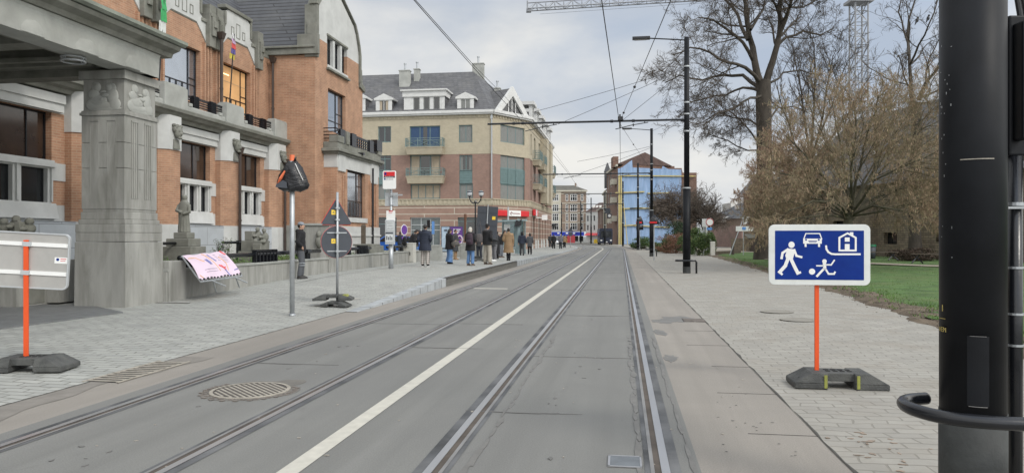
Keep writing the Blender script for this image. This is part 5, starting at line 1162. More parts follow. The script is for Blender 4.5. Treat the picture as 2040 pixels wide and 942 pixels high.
# ================================================================ church behind the trees
ch = thing('church', 'old rubble stone church with grey slate roof behind the bare trees', 'church', (26, 60, 0))
c0 = at(1560, 471, 66); c1 = at(1900, 471, 45.5); CWl = Wall((c0.x, c0.y), (c1.x, c1.y), I4)
zEv = 5.4; L_ = CWl.len + 8
wl = [(CWl.X(u0), CWl.X(u1), CWl.Z((u0 + u1) / 2, v1), CWl.Z((u0 + u1) / 2, v0)) for u0, u1, v0, v1 in ((1720, 1738, 446, 490), (1761, 1787, 463, 490), (1865, 1885, 463, 492), (1600, 1625, 440, 488), (1660, 1685, 440, 488))]
g = MB(CWl.M); holes(g, 0, L_, -.2, zEv, wl, .5); g.add([(0, 0, 0), (0, 14, 0), (0, 14, zEv), (0, 0, zEv)], [(0, 1, 2, 3)]); g.add([(0, 0, zEv), (0, 14, zEv), (0, 7, 12)], [(0, 1, 2)]); g.add([(L_ - .4, 0, 0), (L_ - .4, 14, 0), (L_ - .4, 14, zEv), (L_ - .4, 7, 12), (L_ - .4, 0, zEv)], [(0, 1, 2, 3, 4)]); g.build('rubble_wall', M['church'], ch)
g = MB(CWl.M)
for a, b, c, d in wl: g.box(a - .12, b + .12, -.08, .1, c - .22, c); g.box(a - .1, b + .1, -.05, .1, d, d + .25)
x = .0
for a in (CWl.X(1645), CWl.X(1742), CWl.X(1826), CWl.X(1895)): g.box(a - .3, a + .3, -.9, 0, 0, 1.2); g.prism([(a - .3, 1.2), (a + .3, 1.2), (a + .3, 3.4), (a - .3, 3.4)], -.6, 0); g.prism([(a - .3, 3.4), (a + .3, 3.4), (a + .3, 4.2), (a - .3, 4.2)], -.3, 0)
g.box(0, L_, -.12, 0, 0, .9); g.box(0, L_, -.15, 0, .9, 1.0)
g.build('buttresses', M['church'], ch)
for a, b, c, d in wl: window(ch, CWl, a, b, c, d, .3, M['blackmetal'], M['glass'], cols=(.33, .66), rows=(.33, .66), fw=.05)
g = MB(CWl.M); zr = CWl.Z(1868, 198, 7); g.add([(-.4, -.4, zEv - .1), (L_, -.4, zEv - .1), (L_, 7, zr), (-.4, 7, zr), (L_, 14.4, zEv), (-.4, 14.4, zEv)], [(0, 1, 2, 3), (3, 2, 4, 5)]); g.build('slate_roof', M['slate2'], ch)
# low chapel and porch at the far end
CH2 = fwall(1481, 74, 1566, 68); g = MB(CH2.M); z1 = CH2.Z(1500, 386)
wh = [(CH2.X(1497), CH2.X(1519), CH2.Z(1505, 462), CH2.Z(1505, 446)), (CH2.X(1495), CH2.X(1506), CH2.Z(1505, 437), CH2.Z(1505, 428)), (CH2.X(1476 + 10), CH2.X(1492), CH2.Z(1505, 450), CH2.Z(1505, 434))]
holes(g, 0, CH2.len, -.4, z1, wh, .4); g.add([(0, 0, 0), (0, 10, 0), (0, 10, z1), (0, 0, z1)], [(0, 1, 2, 3)]); g.box(CH2.X(1483), CH2.X(1520), -1.6, 0, -.2, CH2.Z(1500, 475, -1.6)); g.build('chapel_wall', M['church'], ch)
g = MB(CH2.M); g.box(CH2.X(1482, -1.7), CH2.X(1522, -1.7), -1.8, 0, CH2.Z(1500, 475, -1.7), CH2.Z(1500, 473, -1.7)); g.frus((CH2.X(1482, -1.7) + .6, CH2.X(1522, -1.7), -1.7, 0), CH2.Z(1500, 473, -1.7), (CH2.X(1490), CH2.X(1516), -.5, 0), CH2.Z(1500, 466, -1.7)); g.build('porch_roof', M['stone_d'], ch)
g = MB(CH2.M); g.box(CH2.X(1495.5, -1.6), CH2.X(1510, -1.6), -1.66, -1.5, -.2, CH2.Z(1500, 477, -1.6)); g.build('porch_door', M['brown_door'], ch)
for w in wh: window(ch, CH2, *w, .2, M['signback'], M['glass'], rows=(.5,), fw=.09)
g = MB(CH2.M); zt = CH2.Z(1505, 340); g.add([(-.4, -.4, z1), (CH2.len * .6, -.4, z1), (CH2.len * .6, 8, z1), (-.4, 8, z1), (CH2.X(1506, 3), 3, zt)], [(0, 1, 4), (1, 2, 4), (2, 3, 4), (3, 0, 4)]); g.add([(2, -.3, z1), (CH2.len + 3, -.3, z1), (CH2.len + 3, 6, z1 + 4), (4, 6, z1 + 4)], [(0, 1, 2, 3)]); g.build('chapel_roof', M['slate2'], ch)
g = MB(); a, b = at(1425, 507, 58), at(1476, 503, 62); g.add([(a.x, a.y, .05), (b.x, b.y, .05), (b.x, b.y, .35), (a.x, a.y, .35), (a.x, a.y + .3, .05), (b.x, b.y + .3, .05), (b.x, b.y + .3, .35), (a.x, a.y + .3, .35)], [(0, 1, 2, 3), (4, 7, 6, 5), (3, 2, 6, 7), (0, 3, 7, 4), (1, 5, 6, 2)]); solo(g, 'timber_kerb', M['wood'], 'long low timber edging beyond the end of the lawn', 'edging', (a.x, a.y, .05))
g = MB(); a = at(1425, 503, 64); g.quad((a.x, 60, .10), (a.x + 6, 62, .10), (a.x + 9, 90, .10), (a.x + 1, 90, .10)); struct(g, 'side_path', M['gravel'])
# ================================================================ bare trees
class Tw:
    """light-weight tapered tubes for branches"""
    def __init__(s): s.v = []; s.f = []
    def tube(s, pts, rs, n):
        b = len(s.v); k = len(pts); d = (pts[1] - pts[0]); x = d.orthogonal().normalized()
        for i in range(k):
            t = (pts[min(i + 1, k - 1)] - pts[max(i - 1, 0)]).normalized(); x = x - t * x.dot(t)
            x = x.normalized() if x.length > 1e-6 else t.orthogonal().normalized(); y = t.cross(x)
            for j in range(n):
                a = 6.2832 * j / n; s.v.append(pts[i] + (x * math.cos(a) + y * math.sin(a)) * rs[i])
        for i in range(k - 1):
            for j in range(n): s.f.append((b + i * n + j, b + i * n + (j + 1) % n, b + (i + 1) * n + (j + 1) % n, b + (i + 1) * n + j))
    def build(s, name, m, parent):
        W = WM[parent]; T = W.inverted(); me = bpy.data.meshes.new(name); me.from_pydata([T @ p for p in s.v], [], s.f); me.materials.append(m)
        me.polygons.foreach_set('use_smooth', [True] * len(s.f)); me.update()
        o = bpy.data.objects.new(name, me); col.objects.link(o); WM[o] = W; o.parent = parent; return o
def rdir(q): 
    z = q.uniform(-1, 1); a = q.uniform(0, 6.2832); r = math.sqrt(1 - z * z); return Vector((r * math.cos(a), r * math.sin(a), z))
def walk(q, p, d, L, n, wig, up):
    pts = [p.copy()]; d = d.normalized()
    for i in range(n):
        d = (d + rdir(q) * wig + Vector((0, 0, up))).normalized(); p = p + d * (L / n); pts.append(p.copy())
    return pts
FLOOR = .008
def sprout(q, big, fine, pts, rs, lev, L, P, tips):
    """children along a limb; P[lev] = (count, length ratio, spread, wiggle, upward, radius ratio)"""
    if lev >= len(P): return
    cnt, lr, spread, wig, up, rr = P[lev]
    for k in range(cnt):
        f = (k + q.random()) / cnt * .82 + .18 if lev else (k + q.random()) / cnt * .75 + .25
        x = f * (len(pts) - 1); i = min(int(x), len(pts) - 2); p = pts[i].lerp(pts[i + 1], x - i); r = rs[i] + (rs[i + 1] - rs[i]) * (x - i)
        d = (pts[i + 1] - pts[i]).normalized(); s_ = rdir(q); s_ = (s_ - d * s_.dot(d)).normalized()
        nd = d * math.cos(spread) + s_ * math.sin(spread); l = L * lr * q.uniform(.6, 1.25) * (1.15 - .5 * f)
        nseg = 5 if lev < 2 else (4 if lev < 3 else 3); c = walk(q, p, nd, l, nseg, wig, up); r0 = max(FLOOR * (1.5, 1.1, .8, .62, .55)[lev], min(r * .8, r * rr * q.uniform(.8, 1.2)))
        cr = [r0 * (1 - .6 * j / nseg) for j in range(nseg + 1)]
        (big if lev < 1 else fine).tube(c, cr, 5 if r0 > .03 else 3)
        if lev == len(P) - 1: tips.append(c)
        sprout(q, big, fine, c, cr, lev + 1, l, P, tips)
def tree(name, lab, base, trunk, limbs, P, seed, m1='bark', m2='bark_t', group=None, cat='tree', catk=None):
    """trunk, limbs: lists of (points, radii); every limb gets its own branching"""
    global FLOOR
    FLOOR = .00026 * base[1]; q = random.Random(seed); r = thing(name, lab, cat, base, 0, group); big = Tw(); fine = Tw(); tips = []
    tr = Tw(); tr.tube([Vector(p) for p in trunk[0]], trunk[1], 12); tr.build('trunk', M[m1], r)
    for pts, rs in limbs:
        pts = [Vector(p) for p in pts]; sub = [pts[0]]; sr = [rs[0]]
        for i in range(len(pts) - 1):
            for j in (1, 2): sub.append(pts[i].lerp(pts[i + 1], j / 2) + rdir(q) * ((pts[i + 1] - pts[i]).length * (.05 if j == 1 else .0))); sr.append(rs[i] + (rs[i + 1] - rs[i]) * j / 2)
        big.tube(sub, sr, 8); L = sum((a - b).length for a, b in zip(pts, pts[1:])); sprout(q, big, fine, sub, sr, 0, L, P, tips)
    big.build('limbs', M[m1], r); fine.build('crown', M[m2], r)
    if catk:
        for mt, n, sz in catk:
            t = Tw()
            for i in range(n):
                c = q.choice(tips); k = q.randrange(len(c) - 1); p = c[k].lerp(c[k + 1], q.random()); w = q.uniform(.008, .015) * sz; h = q.uniform(.06, .15) * sz; a = q.uniform(0, 3.14); dx, dy = w * math.cos(a), w * math.sin(a); b = len(t.v)
                o = Vector((q.uniform(-.03, .03), q.uniform(-.03, .03), -h)); t.v += [p + Vector((dx, dy, 0)), p - Vector((dx, dy, 0)), p + o - Vector((dx, dy, 0)) * .6, p + o + Vector((dx, dy, 0)) * .6]; t.f.append((b, b + 1, b + 2, b + 3))
            t.build('catkins', M[mt], r)
    return r
def px(l, Y): return [at(u, v, Y + dy) for u, v, dy in l]
# tall forked tree
Yt = 45
tb_ = at(1525, 505, Yt); tb_.z = .1
trunk = ([tb_] + px([(1524, 470, 0), (1521, 400, 0), (1523, 330, 0), (1522, 260, .1), (1521, 200, 0), (1522, 160, 0)], Yt), [.75, .58, .50, .46, .45, .47, .40])
Lm = []
def lm(pts, r0, r1=.03): n = len(pts); r0 *= .78; Lm.append((px(pts, Yt), [r0 + (r1 - r0) * (i / (n - 1)) ** .8 for i in range(n)]))
lm([(1518, 175, 0), (1503, 120, 0), (1492, 70, .5), (1488, 20, 1), (1478, -40, 1.4), (1470, -110, 2)], .34, .06)
lm([(1525, 170, 0), (1540, 120, -.3), (1553, 65, -.5), (1552, 10, -1), (1562, -60, -1.5), (1580, -120, -2)], .32, .06)
lm([(1548, 85, -.3), (1565, 40, -1), (1580, -10, -2), (1605, -60, -2.5)], .22, .05)
lm([(1545, 100, 0), (1565, 75, 1), (1600, 62, 2), (1635, 70, 3), (1662, 55, 3)], .15)
lm([(1500, 120, 0), (1480, 85, -1), (1450, 60, -2), (1420, 40, -3), (1390, 35, -3.4)], .17)
lm([(1490, 80, 0), (1470, 30, 1), (1440, -5, 2), (1410, -30, 3), (1370, -45, 3)], .16)
lm([(1515, 165, 0), (1485, 135, -1.5), (1450, 125, -2.5), (1415, 105, -3.5), (1375, 95, -4), (1340, 110, -4.6)], .17)
lm([(1513, 175, 0), (1480, 150, 1.5), (1440, 150, 2.5), (1400, 160, 3), (1355, 150, 3.6), (1325, 165, 4)], .17)
lm([(1514, 180, 0), (1480, 175, .5), (1445, 190, 1), (1410, 195, 1), (1370, 205, 1.5)], .13)
lm([(1520, 190, 0), (1495, 195, -2), (1465, 215, -3), (1430, 225, -4), (1400, 250, -4.5)], .12)
lm([(1520, 255, 0), (1495, 240, 1), (1460, 235, 1.5), (1430, 225, 2), (1405, 240, 2.5)], .09)
lm([(1518, 290, 0), (1495, 262, -1), (1470, 235, -2), (1440, 215, -2.5)], .08)
lm([(1520, 300, 0), (1490, 300, 1), (1450, 280, 2), (1420, 270, 2)], .07)
lm([(1535, 235, 0), (1550, 215, 1), (1580, 212, 2), (1610, 225, 3)], .09)
lm([(1535, 165, 0), (1560, 145, 2), (1595, 140, 3), (1640, 150, 4)], .10)
lm([(1495, 60, 0), (1520, 20, 2), (1535, -40, 3)], .13); lm([(1552, 30, 0), (1530, -10, -2), (1510, -60, -3)], .12); lm([(1556, 20, 0), (1600, 15, 2), (1640, -10, 2)], .11)
PT = [(10, .40, .85, .22, .02, .42), (8, .50, .8, .3, .01, .45), (7, .5, .75, .32, .02, .5), (4, .6, .7, .3, .03, .55)]
tree('forked_tree', 'tall bare tree with thick forked trunk standing left of the blue sign', tb_, trunk, Lm, PT, 3)
g = Tw(); g.tube([Vector(p) for p in px([(1519, 232, 0), (1506, 215, -.4), (1497, 207, -.5)], Yt)], [.13, .11, .10], 7)
# low spreading tree hung with catkins
Yh = 33; hb_ = at(1690, 510, Yh); hb_.z = .1
Lm = []; Yt = Yh
for pts, r0 in (([(1688, 440, 0), (1668, 395, -.5), (1640, 350, -1), (1605, 310, -2), (1565, 270, -2.5)], .12), ([(1690, 440, 0), (1690, 395, .3), (1680, 330, .5), (1668, 260, .8), (1655, 190, 1)], .13),
                ([(1692, 440, 0), (1700, 390, -.5), (1715, 330, -1), (1730, 260, -1.3), (1750, 190, -2)], .13), ([(1694, 440, 0), (1725, 400, .5), (1770, 385, 1), (1825, 370, 1.5), (1890, 350, 2)], .11),
                ([(1694, 430, 0), (1720, 370, 1), (1770, 325, 1.5), (1815, 280, 2), (1840, 220, 2)], .11), ([(1686, 430, 0), (1640, 400, .8), (1590, 385, 1), (1550, 390, 1.5)], .09),
                ([(1686, 430, 0), (1650, 370, 1.5), (1610, 350, 2), (1560, 330, 3)], .09), ([(1690, 420, 0), (1695, 340, -1.8), (1705, 270, -2.5), (1700, 200, -3)], .10),
                ([(1688, 430, 0), (1660, 400, -2), (1620, 400, -3), (1570, 420, -3.4)], .08), ([(1694, 430, 0), (1740, 410, -2), (1800, 420, -2.6), (1860, 430, -3)], .08),
                ([(1692, 430, 0), (1740, 360, -1.8), (1800, 330, -2.5), (1870, 300, -3)], .09), ([(1690, 430, 0), (1680, 370, 2.5), (1650, 300, 3.5), (1620, 230, 4)], .09),
                ([(1690, 430, 0), (1720, 360, 2.8), (1760, 290, 3.5), (1800, 240, 4)], .09), ([(1694, 430, 0), (1750, 400, 0), (1810, 360, 0), (1875, 335, .5)], .08), ([(1694, 430, 0), (1760, 420, -1), (1830, 405, -1.5), (1890, 395, -2)], .07), ([(1694, 420, 0), (1745, 335, 0), (1795, 270, .5), (1840, 200, 1)], .08), ([(1688, 430, 0), (1640, 380, -1.5), (1580, 350, -2), (1530, 335, -2.5)], .08), ([(1686, 435, 0), (1630, 430, -.5), (1570, 440, -1), (1515, 450, -1)], .06), ([(1694, 420, 0), (1760, 300, 1.5), (1830, 260, 2), (1880, 235, 2)], .07), ([(1688, 435, 0), (1650, 415, 2), (1600, 430, 3), (1545, 440, 3)], .07)):
    lm(pts, r0, .02)
PH = [(12, .42, .7, .16, .02, .45), (10, .5, .65, .2, .015, .5), (7, .5, .6, .22, .0, .5), (3, .5, .6, .22, -.02, .55)]
tree('catkin_tree', 'wide low tree hung with tan catkins behind the blue sign', hb_, ([hb_] + px([(1691, 480, 0), (1689, 450, 0), (1690, 425, 0)], Yh), [.26, .22, .20, .17]), Lm, PH, 8, 'bark_m', 'twig_tan', catk=(('catkin', 26000, .75), ('catkin_g', 22000, .7)))
# brown drooping bush left of it
Yb = 38; bb = at(1575, 505, Yb); bb.z = .1; Lm = []; Yt = Yb
for pts, r0 in (([(1572, 470, 0), (1560, 420, 0), (1545, 370, .5), (1530, 330, 1)], .07), ([(1575, 470, 0), (1580, 410, 1), (1585, 350, 1.5), (1575, 300, 2)], .08), ([(1577, 470, 0), (1600, 420, -1), (1620, 370, -1.5), (1625, 320, -2)], .07), ([(1572, 480, 0), (1545, 450, -1), (1520, 420, -2), (1505, 400, -2)], .06), ([(1575, 475, 0), (1565, 420, -1.6), (1555, 370, -2), (1550, 320, -2.6)], .06)): lm(pts, r0, .015)
tree('catkin_tree', 'smaller reddish brown bushy tree between the forked trunk and the catkin tree', bb, ([bb] + px([(1575, 480, 0), (1575, 465, 0)], Yb), [.14, .12, .10]), Lm, PH, 12, 'bark_t', 'twig_red', catk=(('catkin', 20000, .8),))
# upright tree behind, fine vertical branches
Yt = 54; ub = at(1615, 505, Yt); ub.z = 0; Lm = []
for pts, r0 in (([(1612, 300, 0), (1600, 220, 0), (1590, 150, .5), (1580, 95, 1)], .14), ([(1616, 300, 0), (1622, 210, -.5), (1625, 140, -1), (1622, 85, -1)], .15), ([(1618, 310, 0), (1645, 240, 0), (1668, 180, 1), (1690, 120, 1)], .13), ([(1618, 330, 0), (1660, 270, 1.5), (1700, 215, 2), (1735, 150, 3)], .12), ([(1612, 340, 0), (1580, 280, -1.5), (1560, 220, -2), (1548, 170, -2)], .11), ([(1618, 320, 0), (1640, 230, -2), (1650, 160, -3), (1660, 110, -3)], .11), ([(1619, 340, 0), (1690, 300, 1), (1750, 240, 1), (1800, 160, 1)], .12)): lm(pts, r0, .03)
PU = [(11, .42, .5, .16, .06, .5), (6, .5, .55, .2, .06, .5), (5, .55, .5, .2, .05, .55)]
tree('upright_tree', 'slender bare tree with fine upright branches beyond the catkin tree', ub, ([ub] + px([(1615, 400, 0), (1615, 290, 0)], Yt), [.36, .28, .20]), Lm, PU, 21)
# tree by the church wall at the right
Yt = 44; rb = at(1823, 515, Yt); rb.z = .15; Lm = []
for pts, r0 in (([(1826, 215, 0), (1815, 190, 0), (1812, 130, .4), (1808, 70, .8), (1820, 10, 1), (1835, -50, 1)], .20), ([(1830, 200, 0), (1845, 165, -.3), (1862, 145, -.6), (1885, 110, -1), (1900, 50, -1)], .18), ([(1832, 195, 0), (1858, 185, .6), (1890, 170, 1), (1920, 140, 1.5)], .10), ([(1812, 130, 0), (1830, 90, -1), (1850, 50, -2), (1868, 0, -2)], .09), ([(1810, 110, 0), (1800, 60, 1), (1790, 25, 1.5), (1795, -20, 2)], .09), ([(1818, 190, 0), (1800, 150, -1), (1790, 110, -1.5)], .07), ([(1845, 165, 0), (1850, 120, 1), (1870, 80, 1.5)], .08)): lm(pts, r0, .03)
tree('wall_tree', 'bare tree with sinuous limbs whose thick trunk stands against the church wall', rb, ([rb] + px([(1823, 480, 0), (1822, 420, 0), (1825, 340, 0), (1826, 260, 0), (1826, 205, 0)], Yt), [.46, .36, .34, .32, .30, .28]), Lm, [(7, .40, .85, .25, .03, .5), (6, .5, .8, .3, .02, .5), (5, .5, .75, .3, .0, .55)], 31)
# dome-shaped tree before the blue gable
Yt = 92; db_ = at(1350, 489, Yt); db_.z = 0; Lm = []; q_ = random.Random(4)
for k in range(26):
    a = q_.uniform(0, 6.28); rr = q_.uniform(.35, 1.0); hx = 4.3 * rr * math.cos(a); hy = 3.6 * rr * math.sin(a); top = 6.9 - 3.4 * rr * rr
    b0 = Vector((db_.x + .1, Yt, 1.5)); e = Vector((db_.x + .5 + hx, Yt + hy, top)); m_ = b0.lerp(e, .5) + Vector((0, 0, .9)); Lm.append(([b0, m_, e, e + Vector((hx * .12, hy * .12, -.7))], [.10, .06, .03, .015]))
tree('domed_tree', 'dense round-headed bare tree in front of the blue tarpaulin gable', db_, ([db_, Vector((db_.x, Yt, 1.7))], [.3, .22]), Lm, [(14, .5, .9, .25, 0, .5), (8, .5, .9, .3, -.02, .5), (4, .5, .8, .3, 0, .55)], 41, 'bark_far', 'bark_far')
Yt = 88; db_ = at(1405, 495, Yt); db_.z = 0; Lm = []
for k in range(14):
    a = q_.uniform(0, 6.28); rr = q_.uniform(.3, 1.0); e = Vector((db_.x + 3.2 * rr * math.cos(a), Yt + 2.5 * rr * math.sin(a), 6.4 - 2.8 * rr * rr)); b0 = Vector((db_.x, Yt, 1.8)); Lm.append(([b0, b0.lerp(e, .5) + Vector((0, 0, .7)), e], [.11, .06, .02]))
tree('small_bare_tree', 'small open bare tree right of the first black tram pole', db_, ([db_, Vector((db_.x, Yt, 2))], [.26, .2]), Lm, [(8, .38, .8, .25, .02, .5), (5, .5, .75, .28, .0, .5)], 43, 'bark', 'bark_t')
# shrubs along the right pavement
def shrub(name, lab, c, r, n, mt, seed, leaf=.06, group='shrubs beside the right pavement', stems=True, mt2=None):
    q = random.Random(seed); c = Vector(c); t = thing(name, lab, 'shrub', (c.x, c.y, 0), 0, group); w_ = Tw()
    for k in range(16): 
        a = q.uniform(0, 6.28); e = Vector((c.x + r[0] * .6 * math.cos(a), c.y + r[1] * .6 * math.sin(a), c.z * q.uniform(.8, 1.4))); w_.tube([Vector((c.x, c.y, 0)), e], [.04, .01], 4)
    w_.build('stems', M['bark_t'], t); clumps = [Vector((q.gauss(0, .5), q.gauss(0, .5), q.uniform(-.9, .75))) for _ in range(34)]
    for mi, mm in enumerate((mt, mt2)):
        if not mm: continue
        f = Tw()
        for i in range(n if mi == 0 else n // 4):
            k = q.choice(clumps); d = k + Vector((q.gauss(0, .17), q.gauss(0, .17), q.gauss(0, .15)))
            if d.length > 1: d = d.normalized() * q.uniform(.8, 1.05)
            p = Vector((c.x + d.x * r[0], c.y + d.y * r[1], max(.05, c.z + d.z * r[2]))); u = rdir(q) * leaf * q.uniform(.6, 1.3); v = rdir(q) * leaf * .6; b = len(f.v); f.v += [p - u, p + v, p + u, p - v]; f.f.append((b, b + 1, b + 2, b + 3))
        f.build('foliage' if mi == 0 else 'new_growth', M[mm], t)
    return t
def SH(u, v0, v1, Y, w, *a, **k): p = at(u, 471, Y); zt = at(u, v0, Y).z; shrub(*a[:2], (p.x, p.y, zt * .5), (w, w * .9, zt * .55), *a[2:], **k)
SH(1393, 455, 505, 58, 1.25, 'evergreen_shrub', 'glossy variegated evergreen shrub just right of the first black tram pole', 6500, 'leaf', 51, mt2='leaf_y')
SH(1345, 462, 500, 66, 1.9, 'russet_shrub', 'russet brown rounded shrub between the tram poles', 7000, 'leaf_rd', 52, leaf=.05)
SH(1370, 468, 500, 62, 1.0, 'evergreen_shrub', 'dark green shrub low behind the first black tram pole', 3500, 'leaf', 53)
SH(1318, 473, 500, 72, 1.3, 'evergreen_shrub', 'green shrub just right of the second tram pole', 4500, 'leaf', 54)
SH(1283, 472, 497, 88, 1.8, 'evergreen_shrub', 'dull green shrub between second and third tram poles', 4500, 'leaf', 55, leaf=.08)
SH(1346, 441, 470, 84, 1.4, 'conifer_shrub', 'dark clipped conifer showing under the domed bare tree', 4500, 'leaf_dk', 56, leaf=.08)
SH(1330, 470, 497, 68, .9, 'evergreen_shrub', 'mid green shrub at the left foot of the russet shrub', 3000, 'leaf', 57)
SH(1411, 470, 500, 66, .8, 'evergreen_shrub', 'small green shrub behind the grey sign column', 2400, 'leaf', 58)
p = at(1826, 507, 42); shrub('low_hedge', 'low dark brown hedge at the foot of the church wall', (p.x, p.y, .5), (1.9, .6, .42), 5000, 'leaf_br', 59, leaf=.05, group=None)
# ================================================================ tower crane far behind
cr = thing('tower_crane', 'white lattice tower crane rising beyond the bare trees', 'crane', (52.4, 110, 0))
def lattice(g, a, b, w, n, r=.06, tri=False):
    a = Vector(a); b = Vector(b); d = (b - a).normalized(); x = d.orthogonal().normalized() if abs(d.z) < .9 else Vector((1, 0, 0)); y = d.cross(x)
    if abs(d.z) < .9: x = d.cross(Vector((0, 0, 1))).normalized(); y = Vector((0, 0, 1))
    cs = [(-1, 0), (1, 0), (0, 1.6)] if tri else [(-1, -1), (1, -1), (1, 1), (-1, 1)]
    P_ = lambda i, k: a + (b - a) * (i / n) + x * cs[k][0] * w / 2 + y * cs[k][1] * w / 2
    m = len(cs)
    for k in range(m): g.tube([P_(0, k), P_(n, k)], r * 1.5, 4)
    for i in range(n):
        for k in range(m):
            j = (k + 1) % m; g.tube([P_(i, k), P_(i, j)], r * .7, 3, cap=False); 
            A, B = (P_(i, k), P_(i + 1, j)) if (i + k) % 2 else (P_(i, j), P_(i + 1, k)); g.tube([A, B], r * .8, 3, cap=False)
g = MB(); lattice(g, (52.4, 110, 0), (52.4, 110, 37), 1.9, 22, .095); g.build('mast', M['crane'], cr)
g = MB(); g.box(50.7, 54.1, 108.6, 111.4, 36.7, 37.1); g.lathe([(1.4, 37.1), (1.2, 38)], (52.4, 110, 0), 12); lattice(g, (52.4, 110, 38), (52.4, 110, 46), 1.6, 5, .07); g.build('slewing_head', M['crane'], cr)
g = MB(); tip = at(1052, 20, 120); lattice(g, (52, 110.2, tip.z), tuple(tip), 1.4, 34, .07, tri=True); g.tube([(tip.x - .1, tip.y, tip.z - .4), (tip.x - .1, tip.y, tip.z + 1.5)], .12, 4); g.box(tip.x - .3, tip.x + .5, tip.y - .4, tip.y + .4, tip.z - .4, tip.z + .1)
g.tube([(tip.x + 2, tip.y, tip.z - .7), (50, 110.5, tip.z - .5)], .03, 3); g.build('jib', M['crane'], cr)
g = MB(); lattice(g, (52.9, 109.8, 38.6), (66, 107, 38.6), 1.4, 9, .06, tri=True); g.box(64, 67, 106, 108.5, 36, 39); g.build('counter_jib', M['crane'], cr)
# ================================================================ tram poles, booms, lamps, wires
def tram_pole(u, vbase, lab, lamp=True, full=True, H=9.85, boom=True):
    Y = FPX * (EYE - .03) / (vbase - CY); p = at(u, vbase, Y); q = st(p); t, s_ = q.x, q.y
    r = thing('tram_pole', lab, 'tram pole', W3(t, s_, .02), -TH, 'black tram poles along the right pavement')
    g = MB(ST); g.sm = True; g.tube([(t, s_, .28), (t, s_, 3.55)], .158, 20); g.tube([(t, s_, 3.6), (t, s_, H)], [.115, .105], 18); g.build('shaft', M['pole_black'], r)
    g = MB(ST); g.tube([(t, s_, 0), (t, s_, .28)], .162, 20); g.build('foot', M['pole_foot'], r)
    g = MB(ST)
    for z, rr in ((3.53, .172), (5.9, .13), (6.62, .13), (8.6, .125), (7.1, .125)): g.tube([(t, s_, z), (t, s_, z + .06)], rr, 16)
    g.build('collar', M['galv'], r)
    if boom:
        g = MB(ST); g.tube([(t, s_, 6.42), (t - 8.45, s_, 6.42)], .045, 8); g.tube([(t - .02, s_, 6.3), (t - .35, s_, 6.42)], .03, 6)
        for x in (t - 2.2, t - 3.1, t - 6.9, t - 7.3): g.tube([(x - .06, s_, 6.42), (x + .06, s_, 6.42)], .065, 8)
        for x0 in (t - 1.7, t - 5.55):
            g.tube([(x0, s_, 6.42), (x0 - .05, s_, 6.30)], .018, 5); g.tube([(x0 + .12, s_, 6.34), (x0 - .55, s_, 6.24), (x0 - 1.25, s_, 6.08)], .02, 5); g.tube([(x0 - .5, s_, 6.3), (x0 - .5, s_, 6.18)], .025, 5)
        g.build('boom', M['blackmetal'], r)
    if lamp:
        g = MB(ST); g.tube([(t, s_, H - .12), (t - .75, s_, H - .05), (t - 1.55, s_, H + .02)], .028, 8); g.build('lamp_arm', M['blackmetal'], r)
        g = MB(ST); g.box(t - 2.24, t - 1.5, s_ - .13, s_ + .13, H - .02, H + .09); h_ = g.build('lamp_head', M['blackmetal'], r, bevel=.02)
        g = MB(ST); g.box(t - 2.15, t - 1.65, s_ - .1, s_ + .1, H - .035, H - .021); g.build('lens', M['glass'], h_)
    if full:
        g = MB(ST); g.sm = True; hs = .54; g.tube([(t - .42, s_ - .34, hs), (t - .30, s_ - .42, hs), (t + .1, s_ - .42, hs), (t + .32, s_ - .40, hs), (t + .36, s_ - .36, hs - .06), (t + .36, s_ - .36, .02)], .04, 10); g.tube([(t - .42, s_ - .34, hs), (t - .46, s_ - .2, hs), (t - .42, s_ - .05, hs), (t - .16, s_, hs)], .04, 10); g.build('guard_rail', M['blackmetal'], r)
    return t, s_
tp1 = tram_pole(1368, 543, 'black tram pole with lamp, nearest of those seen whole, beside the setts')
tp2 = tram_pole(1298, 510, 'black tram pole with lamp, second along the right pavement')
tp3 = tram_pole(1271, 497.5, 'black tram pole, third along the right pavement, before the blue gable', lamp=False)
tp4 = tram_pole(1241, 491, 'black tram pole, fourth along the pavement, left of the yellow upright', lamp=False, full=False)
for u, v, lab in ((1205, 488, 'black tram pole standing before the dark blue van'), (1177.5, 485.8, 'distant black tram pole before the white house'), (1157, 484.6, 'distant black tram pole before the right end of the blue shops'), (1118.5, 484.0, 'distant black tram pole before the left end of the blue shops')):
    tram_pole(u, v, lab, lamp=False, full=False, H=9.4, boom=u > 1170)
def wire(pts, lab, r=.012, sag=0, cat='overhead wire', group=None, beads=()):
    g = MB(); P_ = []
    for a, b in zip(pts, pts[1:]):
        a, b = Vector(a), Vector(b)
        for k in range(8): f = k / 8; P_.append(a.lerp(b, f) - Vector((0, 0, sag * 4 * f * (1 - f))))
    P_.append(Vector(pts[-1])); o = thing('overhead_wire', lab, cat, tuple(P_[0]), 0, group); g.tube(P_, r, 4); g.build('cable', M['cable'], o)
    if beads:
        g = MB()
        for f in beads:
            i = min(int(f * (len(P_) - 1)), len(P_) - 2); p = P_[i]; d = (P_[i + 1] - P_[i]).normalized(); g.tube([p - d * .14, p, p + d * .14], [.02, .05, .02], 6)
        g.build('insulator', M['cable'], o)
t1_, s1_ = tp1; zc = 6.15
SG = [-10, s1_, tp2[1], tp3[1], 116, 140, 160, 200]
def cpath(t, s_, z): return tuple(path(s_, t, z))
def contact(off, lab, z=zc):
    pts = []
    for a, b in zip(SG, SG[1:]):
        for k in range(5): s_ = a + (b - a) * k / 5; pts.append(cpath(off(s_), s_, z))
    wire(pts, lab, .011)
contact(lambda s: -.05 if s > s1_ - 1 else -.05 - .35 * (s1_ - s) / 18, 'thick contact wire over the right-hand tram track')
